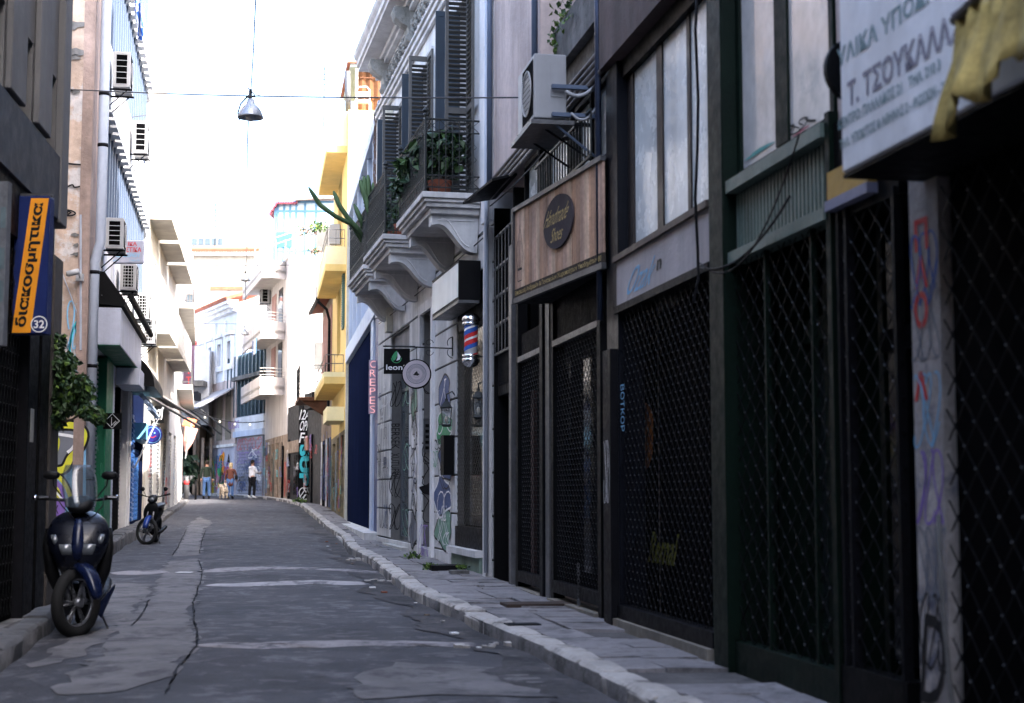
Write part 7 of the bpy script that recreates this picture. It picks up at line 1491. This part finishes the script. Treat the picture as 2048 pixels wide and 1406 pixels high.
for s, x0, x1 in ((-1, -.37, -.25), (1, .21, .32)):
    MB().tube([hb_(x0, -.02, .03), hb_(x1, -.01, .025)], .020, 10).build('grip', M_rubber, h_, True); MB().lathe(hb_(x0 if s < 0 else x1, -.02, .03), [(0, -.02), (.022, -.01), (.022, .01), (0, .02)], 10, hb_.a).build('bar_end', M_chrome, h_, True)
    MB().tube([hb_(x1 - .02 if s < 0 else x0 + .02, .03, .035), hb_(x0 + .02 if s < 0 else x1 - .02, .06, .03)], .007, 5).build('brake_lever', M_alloy, h_)
    b = MB(); st = hb_(s * .15, 0, .04); en = hb_(s * .235, .02, .22); b.tube([st, st.lerp(en, .5) + T.a * s * .03, en], .007, 5); b.build('mirror_stalk', M_plast, h_); b = MB(); q = Lc(en + T.a * s * .01, .1); b.loft([ring(q, 0, bb, ha, ha * .55, 14, 2.4, horiz=False) for bb, ha in ((-.02, .05), (-.01, .068), (.015, .068), (.03, .045))]); b.build('mirror', M_plast, h_, True)
b = MB(); rows = []
for j in range(9):
    t = j / 8; z = 1.10 + .36 * t; wd = .13 + .02 * math.sin(t * PI) - .03 * max(0, t - .75) * 4 * .6; r_ = []
    for i in range(9): x = (i / 8 - .5) * 2; r_.append(hb_(x * wd * (1 - .0), .10 - .13 * t - .05 * x * x, z - 1.15))
    rows.append(r_)
b.add([p for r_ in rows for p in r_], [(j * 9 + i, j * 9 + i + 1, (j + 1) * 9 + i + 1, (j + 1) * 9 + i) for j in range(8) for i in range(8)]); o = b.build('windscreen', M_screen, sc, True); o.modifiers.new('t', 'SOLIDIFY').thickness = .003
b = MB(); fk = Lc(T(0, 0, 0), .24 + .62)
for s in (-1, 1): b.tube([fk(s * .075, .0, .30), fk(s * .075, -.06, .52), fk(s * .065, -.10, .66)], [.024, .022, .018], 8)
b.build('front_fork', M_alloy, sc, True)
b = MB(); secs = []
for k in range(9):
    t = -.3 + k / 8 * 2.2; cc = WC.o + (fk.b * math.cos(PI - t - .4) * -1 + T.c * math.sin(PI - t - .4)) * .335; ra = (cc - WC.o).normalized(); hw = .075 * math.sin((k + .7) / 9.4 * PI) ** .4
    secs.append([cc + fk.a * hw * x + ra * y for x, y in ((-1, -.05), (-.95, .0), (-.5, .02), (.5, .02), (.95, .0), (1, -.05), (.9, -.045), (-.9, -.045))])
b.loft(secs); smooth_sub(b.build('front_mudguard', M_scb, sc, True))
b = MB(); b.loft([ring(T, c, bb, ha, hc, 16, 2.8, horiz=False) for bb, c, ha, hc in ((-.35, .42, .15, .05), (-.6, .40, .16, .06), (-.68, .5, .16, .16), (-.85, .58, .19, .20), (-1.2, .62, .20, .19), (-1.5, .70, .14, .12), (-1.66, .76, .05, .04))]); smooth_sub(b.build('rear_body', M_sc, sc, True))
b = MB(); b.loft([ring(T, c, bb, ha, hc, 16, 3, horiz=False) for bb, c, ha, hc in ((-.66, .74, .08, .03), (-.72, .78, .13, .05), (-1.0, .79, .15, .05), (-1.15, .84, .15, .055), (-1.45, .86, .11, .045), (-1.52, .86, .06, .02))]); smooth_sub(b.build('seat', M_vinyl, sc, True))
wheel(Lc(T(0, -1.35, .28), .24), sc, .28, .12, 6, M_alloy, name='rear_wheel', disc=False)
b = MB(); b.obox(T(0, -.5, .33), T.a * .16, T.b * .2, T.c * .03); b.obox(T(0, -1.0, .3), T.a * .12, T.b * .35, T.c * .08); b.build('floorboard', M_plast, sc)
b = MB(); b.tube([T(.17, -.9, .26), T(.2, -1.2, .28), T(.2, -1.55, .38)], [.03, .055, .06], 10); b.build('exhaust', M_dksteel, sc, True)
b = MB(); b.prism([T(.14, -.25, .22), T(.30, -.28, .42), T(.31, -.3, .40), T(.2, -.28, .14)], T.b * -.3); b.build('side_skirt', M_scb, sc); b = MB(); b.tube([T(.16, -.45, .25), T(.26, -.42, .03), T(.30, -.40, .015)], .010, 6); b.tube([T(-.1, -.75, .2), T(-.14, -.8, .01)], .012); b.build('side_stand', M_steel, sc)
b = MB()
for s in (-1, 1): b.tube([hb_(s * .2, .03, .03), hb_(s * .17, .12, -.04), hb_(s * .10, .13, -.12), hb_(s * .05, .09, -.16)], .006, 5)
b.tube([fk(-.075, .05, .32), fk(-.09, .06, .5), fk(-.06, -.02, .66)], .006, 5); b.build('brake_cable', M_rubber, sc, True)
b = MB()
for zz_, hw_ in ((.60, .15), (.96, .20)): b.tube([T(hw_ * math.cos(a), .035 + .10 * math.sin(a) * (1 if zz_ < .8 else .7) - .02, zz_) for a in [k * PI / 10 for k in range(11)]], .003, 4)
b.build('panel_gap', M_rubber, sc); b = MB()
for k in range(4): b.obox(T(0, .085, .585 + k * .018), T.a * .06, T.b * .004, T.c * .004)
b.build('horn_grille', M_dksteel, sc)
# small blue underbone motorcycle
P = gp(290, 1090); T = Lc(P, .06, .12)
m2 = thing('motorcycle', 'small blue motorcycle parked on its stand by the left kerb', 'motorcycle', P); M_mb = mat('bike_blue', (.008, .03, .17), .3, 0, .1, 3, .02, 3, spec=.3, coat=.2)
WC = Lc(T(0, 0, .28), .06, .12); wheel(WC, m2, .285, .075, 5, M_alloy, yaw=1.0, name='front_wheel', disc=False)
b = MB(); secs = []
for k in range(9):
    t = .25 + k / 8 * 1.9; cc = WC.o + (T.b * math.cos(t) + T.c * math.sin(t)) * .31; ra = (cc - WC.o).normalized(); secs.append([cc + T.a * .06 * x + ra * y for x, y in ((-1, -.06), (-.9, .0), (-.4, .025), (.4, .025), (.9, 0), (1, -.06), (.9, -.05), (-.9, -.05))])
b.loft(secs); b.build('front_mudguard', M_mb, m2, True)
b = MB()
for s in (-1, 1): b.tube([T(s * .07, 0, .28), T(s * .06, -.12, .62), T(s * .04, -.18, .85)], .018, 7)
b.build('front_fork', M_alloy, m2, True)
b = MB(); b.loft([ring(T, z, q, ha, .05, 14, 2.3) for z, q, ha in ((.42, -.30, .08), (.55, -.22, .15), (.68, -.16, .17), (.8, -.14, .13), (.88, -.16, .07))]); smooth_sub(b.build('leg_shield', M_plast, m2, True))
b = MB(); b.loft([ring(T, z, q, ha, hb2, 12, 2.2) for z, q, ha, hb2 in ((.84, -.14, .05, .05), (.90, -.12, .10, .08), (.97, -.14, .10, .08), (1.02, -.18, .04, .03))]); b.build('headlamp_cowl', M_plast, m2, True); MB().lathe(T(0, -.05, .92), [(.0, 0), (.05, .0), (.045, .02), (0, .03)], 12, T.b).build('headlight', M_lens, m2, True)
b = MB(); b.tube([T(-.32, -.2, 1.04), T(-.12, -.17, .98), T(.12, -.17, .98), T(.32, -.2, 1.04)], .012, 6); h_ = b.build('handlebar', M_plast, m2, True)
for s in (-1, 1): MB().tube([T(s * .22, -.19, 1.01), T(s * .33, -.2, 1.04)], .02, 8).build('grip', M_rubber, h_, True)
for s in (-1, 1): MB().tube([T(s * .15, -.17, .99), T(s * .22, -.15, 1.12)], .006, 4).build('mirror_stalk', M_plast, h_); MB().lathe(T(s * .23, -.15, 1.14), [(0, 0), (.045, .005), (.04, .02), (0, .025)], 10, T.b).build('mirror', M_plast, h_, True)
b = MB(); b.loft([ring(T, c, bb, ha, hc, 12, 2.6, horiz=False) for bb, c, ha, hc in ((-.25, .62, .05, .10), (-.5, .50, .07, .12), (-.8, .60, .12, .12), (-1.1, .68, .11, .10), (-1.35, .74, .05, .05))]); smooth_sub(b.build('body', M_plast, m2, True))
b = MB(); b.loft([ring(T, c, bb, ha, hc, 12, 3, horiz=False) for bb, c, ha, hc in ((-.52, .74, .06, .02), (-.6, .77, .10, .035), (-.95, .79, .12, .04), (-1.25, .83, .09, .03))]); b.build('seat', M_vinyl, m2, True)
b = MB(); b.loft([ring(T, c, bb, ha, hc, 12, 3, horiz=False) for bb, c, ha, hc in ((-.42, .30, .09, .08), (-.6, .28, .12, .10), (-.85, .28, .08, .07))]); b.tube([T(-.18, -.55, .24), T(.18, -.55, .24)], .015, 6); b.build('engine', M_dksteel, m2, True)
wheel(Lc(T(0, -1.2, .28), .06, .12), m2, .285, .08, 5, M_plast, name='rear_wheel', disc=False); MB().tube([T(.1, -.5, .2), T(.13, -.9, .25), T(.13, -1.4, .34)], [.02, .04, .04], 8).build('exhaust', M_dksteel, m2, True)
MB().tube([T(.08, -.6, .22), T(.20, -.62, .0), T(.26, -.60, .0)], .01, 5).build('side_stand', M_steel, m2)
# ================================================================ PEOPLE AND DOG
def skin(name, verts, edges, radii, m, par, T, root=0, sub=1):
    me = bpy.data.meshes.new(name); o = ORG[par.name]; me.from_pydata([tuple(T(*v) - o) for v in verts], edges, []); me.materials.append(m); ob = link(name, me, par); ORG[ob.name] = o
    ob.modifiers.new('skin', 'SKIN'); 
    for i, v in enumerate(me.skin_vertices[0].data): r_ = radii[i]; v.radius = (r_, r_) if not isinstance(r_, tuple) else r_; v.use_root = (i == root)
    s = ob.modifiers.new('sub', 'SUBSURF'); s.levels = sub; s.render_levels = sub; me.polygons.foreach_set('use_smooth', [True] * len(me.polygons)); return ob
M_skin = mat('skin', (.42, .24, .17), .6, var=.08, bump=0)
def hand(T, p, d, par):
    """palm with four unequal fingers and a side thumb hanging from the wrist p along d"""
    p = Vector(p); d = Vector(d).normalized(); sd_ = d.cross(Vector((0, 1, .2))).normalized(); nn = d.cross(sd_); b = MB(); b.loft([[T(*(p + d * t + sd_ * x * w_ + nn * y * .012)) for x, y in ((-1, -1), (1, -1), (1, 1), (-1, 1))] for t, w_ in ((0, .025), (.04, .04), (.09, .038))])
    for k, L in enumerate((.065, .075, .07, .055)): q = p + d * .088 + sd_ * (-.03 + .02 * k); b.tube([T(*q), T(*(q + d * L * .55 + nn * .008)), T(*(q + d * L * .9 + nn * .03))], [.009, .0085, .007], 5)
    q = p + d * .03 - sd_ * .038; b.tube([T(*q), T(*(q - sd_ * .02 + d * .03)), T(*(q - sd_ * .022 + d * .06))], [.011, .010, .008], 5); b.build('hand', M_skin, par, True)
def figure(name, label, px, y, h, yaw, top, mtop, leg, hairm, arms, legs, coat=False, hairlen=0, shoes=P_blk, turn=0):
    d = ray(px, 980); x = d.x * y / d.y; base = Vector((x, y, zg(y) + .03)); T = Lc(base, yaw); t = thing(name, label, 'person', base); k = h / 1.75
    V = lambda a, b, c: (a * k, b * k, c * k)
    (lk, la), (rk, ra) = legs; (le, lw), (re, rw) = arms
    vs = [V(0, 0, .93), V(0, 0, 1.12), V(0, .0, 1.32), V(0, .0, 1.45), V(0, .01, 1.53), V(0, .02, 1.62), V(0, .02, 1.70), V(-.09, 0, .90), V(*lk), V(*la), V(.09, 0, .90), V(*rk), V(*ra), V(-.19, 0, 1.42), V(*le), V(*lw), V(.19, 0, 1.42), V(*re), V(*rw), V(la[0], la[1] + .14, la[2] - .05), V(ra[0], ra[1] + .14, ra[2] - .05)]
    es = [(0, 1), (1, 2), (2, 3), (3, 4), (4, 5), (5, 6), (0, 7), (7, 8), (8, 9), (0, 10), (10, 11), (11, 12), (3, 13), (13, 14), (14, 15), (3, 16), (16, 17), (17, 18), (9, 19), (12, 20)]
    rd = [(.14, .10), (.13, .09), (.16, .10), (.08, .07), .05, .085, .07, .085, .055, .038, .085, .055, .038, .055, .04, .028, .055, .04, .028, .03, .03]; rd = [tuple(q * k for q in r_) if isinstance(r_, tuple) else r_ * k for r_ in rd]
    skin('body', vs, es, rd, M_skin, t, T)
    tv = [vs[i] for i in (0, 1, 2, 3, 13, 14, 15, 16, 17, 18)]; tv[6] = tuple(Vector(tv[5]).lerp(Vector(tv[6]), .93)); tv[9] = tuple(Vector(tv[8]).lerp(Vector(tv[9]), .93)); te = [(0, 1), (1, 2), (2, 3), (3, 4), (4, 5), (5, 6), (3, 7), (7, 8), (8, 9)]; tr_ = [(.18, .13), (.17, .13), (.19, .13), (.10, .09), .075, .062, .048, .075, .062, .048]
    if coat: tv.append(V(0, 0, .60)); te.append((0, 10)); tr_.append((.20, .15))
    skin(top, tv, te, [tuple(q * k for q in r_) if isinstance(r_, tuple) else r_ * k for r_ in tr_], mtop, t, T)
    lv = [vs[i] for i in (0, 7, 8, 9, 10, 11, 12)]; skin('trousers', lv, [(0, 1), (1, 2), (2, 3), (0, 4), (4, 5), (5, 6)], [q * k for q in (.135, .105, .078, .062, .105, .078, .062)], leg, t, T)
    for i, j in ((9, 19), (12, 20)): a = Vector(vs[i]); c = Vector(vs[j]); b = MB(); b.loft([[T(*(a.lerp(c, q) + Vector((x_ * w_, 0, z_)))) for x_, z_ in ((-1, -.045), (1, -.045), (1, hh), (-1, hh))] for q, w_, hh in ((-.45, .035, .05), (0, .045, .06), (.6, .048, .01), (1.05, .03, -.02))]); b.build('shoe', shoes, t, True)
    for e, w_ in ((14, 15), (17, 18)): hand(T, vs[w_], Vector(vs[w_]) - Vector(vs[e]), t)
    hd = Vector(V(0, .02, 1.655)); b = MB(); R_ = .095 * k; HT = Lc(T(*hd), yaw + turn)
    b.lathe(HT(0, 0, -.115 * k), [(.03 * k, 0), (.062 * k, .02 * k), (.078 * k, .07 * k), (.084 * k, .12 * k), (.078 * k, .17 * k), (.05 * k, .205 * k), (0, .218 * k)], 16, (0, 0, 1)); hd_o = b.build('head', M_skin, t, True)
    b = MB(); b.loft([[HT(x_ * .012, .078 * k + y_, z_ * k) for x_, y_ in ((-1, 0), (1, 0), (0, .02 * q))] for z_, q in ((-.03, 1.6), (0, .8), (.02, .2))]); b.build('nose', M_skin, hd_o, True)
    for s in (-1, 1): MB().lathe(HT(s * .083 * k, 0, -.01), [(0, 0), (.022, .004), (.018, .012), (0, .014)], 8, HT.a * s).build('ear', M_skin, hd_o, True); MB().lathe(HT(s * .03 * k, .074 * k, .015), [(0, 0), (.011, .003), (0, .006)], 8, HT.b).build('eye', P_blk, hd_o, True)
    MB().obox(HT(0, .074 * k, -.06 * k), HT.a * .02, HT.b * .004, HT.c * .004).build('mouth', P_brn, hd_o)
    b = MB(); b.lathe(HT(0, -.018, -.05 * k - hairlen), [(.05, 0), (.088 * k, .02), (.094 * k, .07 + hairlen * .5), (.096 * k, .11 + hairlen), (.088 * k, .155 + hairlen), (.055 * k, .185 + hairlen), (0, .2 + hairlen)], 16); b.build('hair', hairm, t, True); return t, T, k
jean = mat('blue_denim', (.07, .14, .30), .85, var=.15, sc=8, bump=.2); hairb = mat('dark_hair', (.02, .015, .012), .7); hairy = mat('blond_hair', (.50, .38, .22), .7)
figure('person', 'man in dark green jacket and blue jeans walking away', 413, 71, 1.78, PI + .1, 'jacket', mat('dark_green_cloth', (.018, .028, .020), .85), jean, hairb, (((-.27, .02, 1.18), (-.26, .08, .93)), ((.27, -.02, 1.18), (.26, .04, .93))), (((-.11, .05, .50), (-.11, .05, .09)), ((.11, -.04, .50), (.12, -.08, .09))))
t2, T2, k2 = figure('person', 'blond woman in long red-brown coat walking a fluffy dog', 461, 71, 1.66, PI - .1, 'coat', mat('rust_cloth', (.12, .045, .032), .9, var=.2), jean, hairy, (((-.26, .02, 1.2), (-.24, .16, 1.0)), ((.26, .0, 1.18), (.30, .1, .92))), (((-.09, .03, .50), (-.09, .04, .09)), ((.10, -.05, .50), (.10, -.1, .09))), True, .08)
t3, T3, k3 = figure('person', 'man in white hoodie and black trousers with one arm raised', 504, 71.5, 1.80, PI - .9, 'hoodie', mat('white_cloth', (.66, .66, .70), .85, var=.06), mat('black_cloth', (.012, .012, .016), .85), hairb, (((-.24, .12, 1.2), (-.10, .36, 1.22)), ((.27, .08, 1.22), (.16, .36, 1.18))), (((-.12, .06, .50), (-.14, .02, .09)), ((.12, -.05, .50), (.14, -.06, .09))), shoes=P_wht)
b = MB(); b.lathe(T3(0, -.09, 1.40), [(.04, 0), (.10, .02), (.11, .07), (.07, .12), (.02, .13)], 12, (0, 0, 1)); b.build('hood', MATS['white_cloth'], t3, True)
bg_ = thing('handbag', 'dark shoulder bag hanging at the right side of the blond woman', 'bag', T2(-.26, -.02, .95)); b = MB(); b.obox(T2(-.28, -.04, 1.02), T2.a * .05, T2.b * .12, T2.c * .11); bevel(b.build('bag_body', P_blk, bg_), .03, 2); MB().tube([T2(-.27, -.12, 1.1), T2(-.16, -.02, 1.42), T2(-.27, .06, 1.1)], .01, 4).build('strap', P_blk, bg_)
d = ray(447, 985); y = 70.6; base = Vector((d.x * y / d.y, y, zg(y) + .03)); T = Lc(base, PI + .5); dg = thing('dog', 'fluffy pale beige dog walking away beside blond woman', 'dog', base); M_fur = mat('beige_fur', (.42, .35, .27), .95, var=.3, sc=14, bump=1, bs=60)
vs = [(0, -.22, .46), (0, 0, .44), (0, .22, .45), (0, .33, .56), (0, .42, .64), (0, .54, .60), (-.09, -.22, .36), (-.09, -.16, .24), (-.09, -.25, .15), (-.09, -.23, .03), (.09, -.22, .36), (.09, -.20, .24), (.09, -.29, .15), (.09, -.27, .03), (-.08, .2, .32), (-.08, .2, .16), (-.08, .2, .03), (.08, .22, .32), (.08, .24, .16), (.08, .23, .03), (0, -.32, .56), (0, -.30, .70), (.04, -.20, .74)]
es = [(0, 1), (1, 2), (2, 3), (3, 4), (4, 5), (0, 6), (6, 7), (7, 8), (8, 9), (0, 10), (10, 11), (11, 12), (12, 13), (2, 14), (14, 15), (15, 16), (2, 17), (17, 18), (18, 19), (0, 20), (20, 21), (21, 22)]
o = skin('body', vs, es, [.15, .14, .17, .11, .11, .05, .10, .065, .045, .04, .10, .065, .045, .04, .07, .05, .045, .07, .05, .045, .05, .07, .05], M_fur, dg, T, 1, 2)
tx = bpy.data.textures.new('fur', 'CLOUDS'); tx.noise_scale = .06; dm = o.modifiers.new('fur', 'DISPLACE'); dm.texture = tx; dm.strength = .05
for s in (-1, 1): MB().lathe(T(s * .09, .40, .70), [(.0, 0), (.03, .02), (.045, -.06), (0, -.12)], 8).build('ear', mat('brown_fur', (.25, .18, .12), .95), dg, True)
MB().tube([T(0, .3, .55), T2(.22, .15, 1.0)], .006, 4).build('leash', P_blk, None, label='thin leash between the woman and fluffy dog', cat='leash')
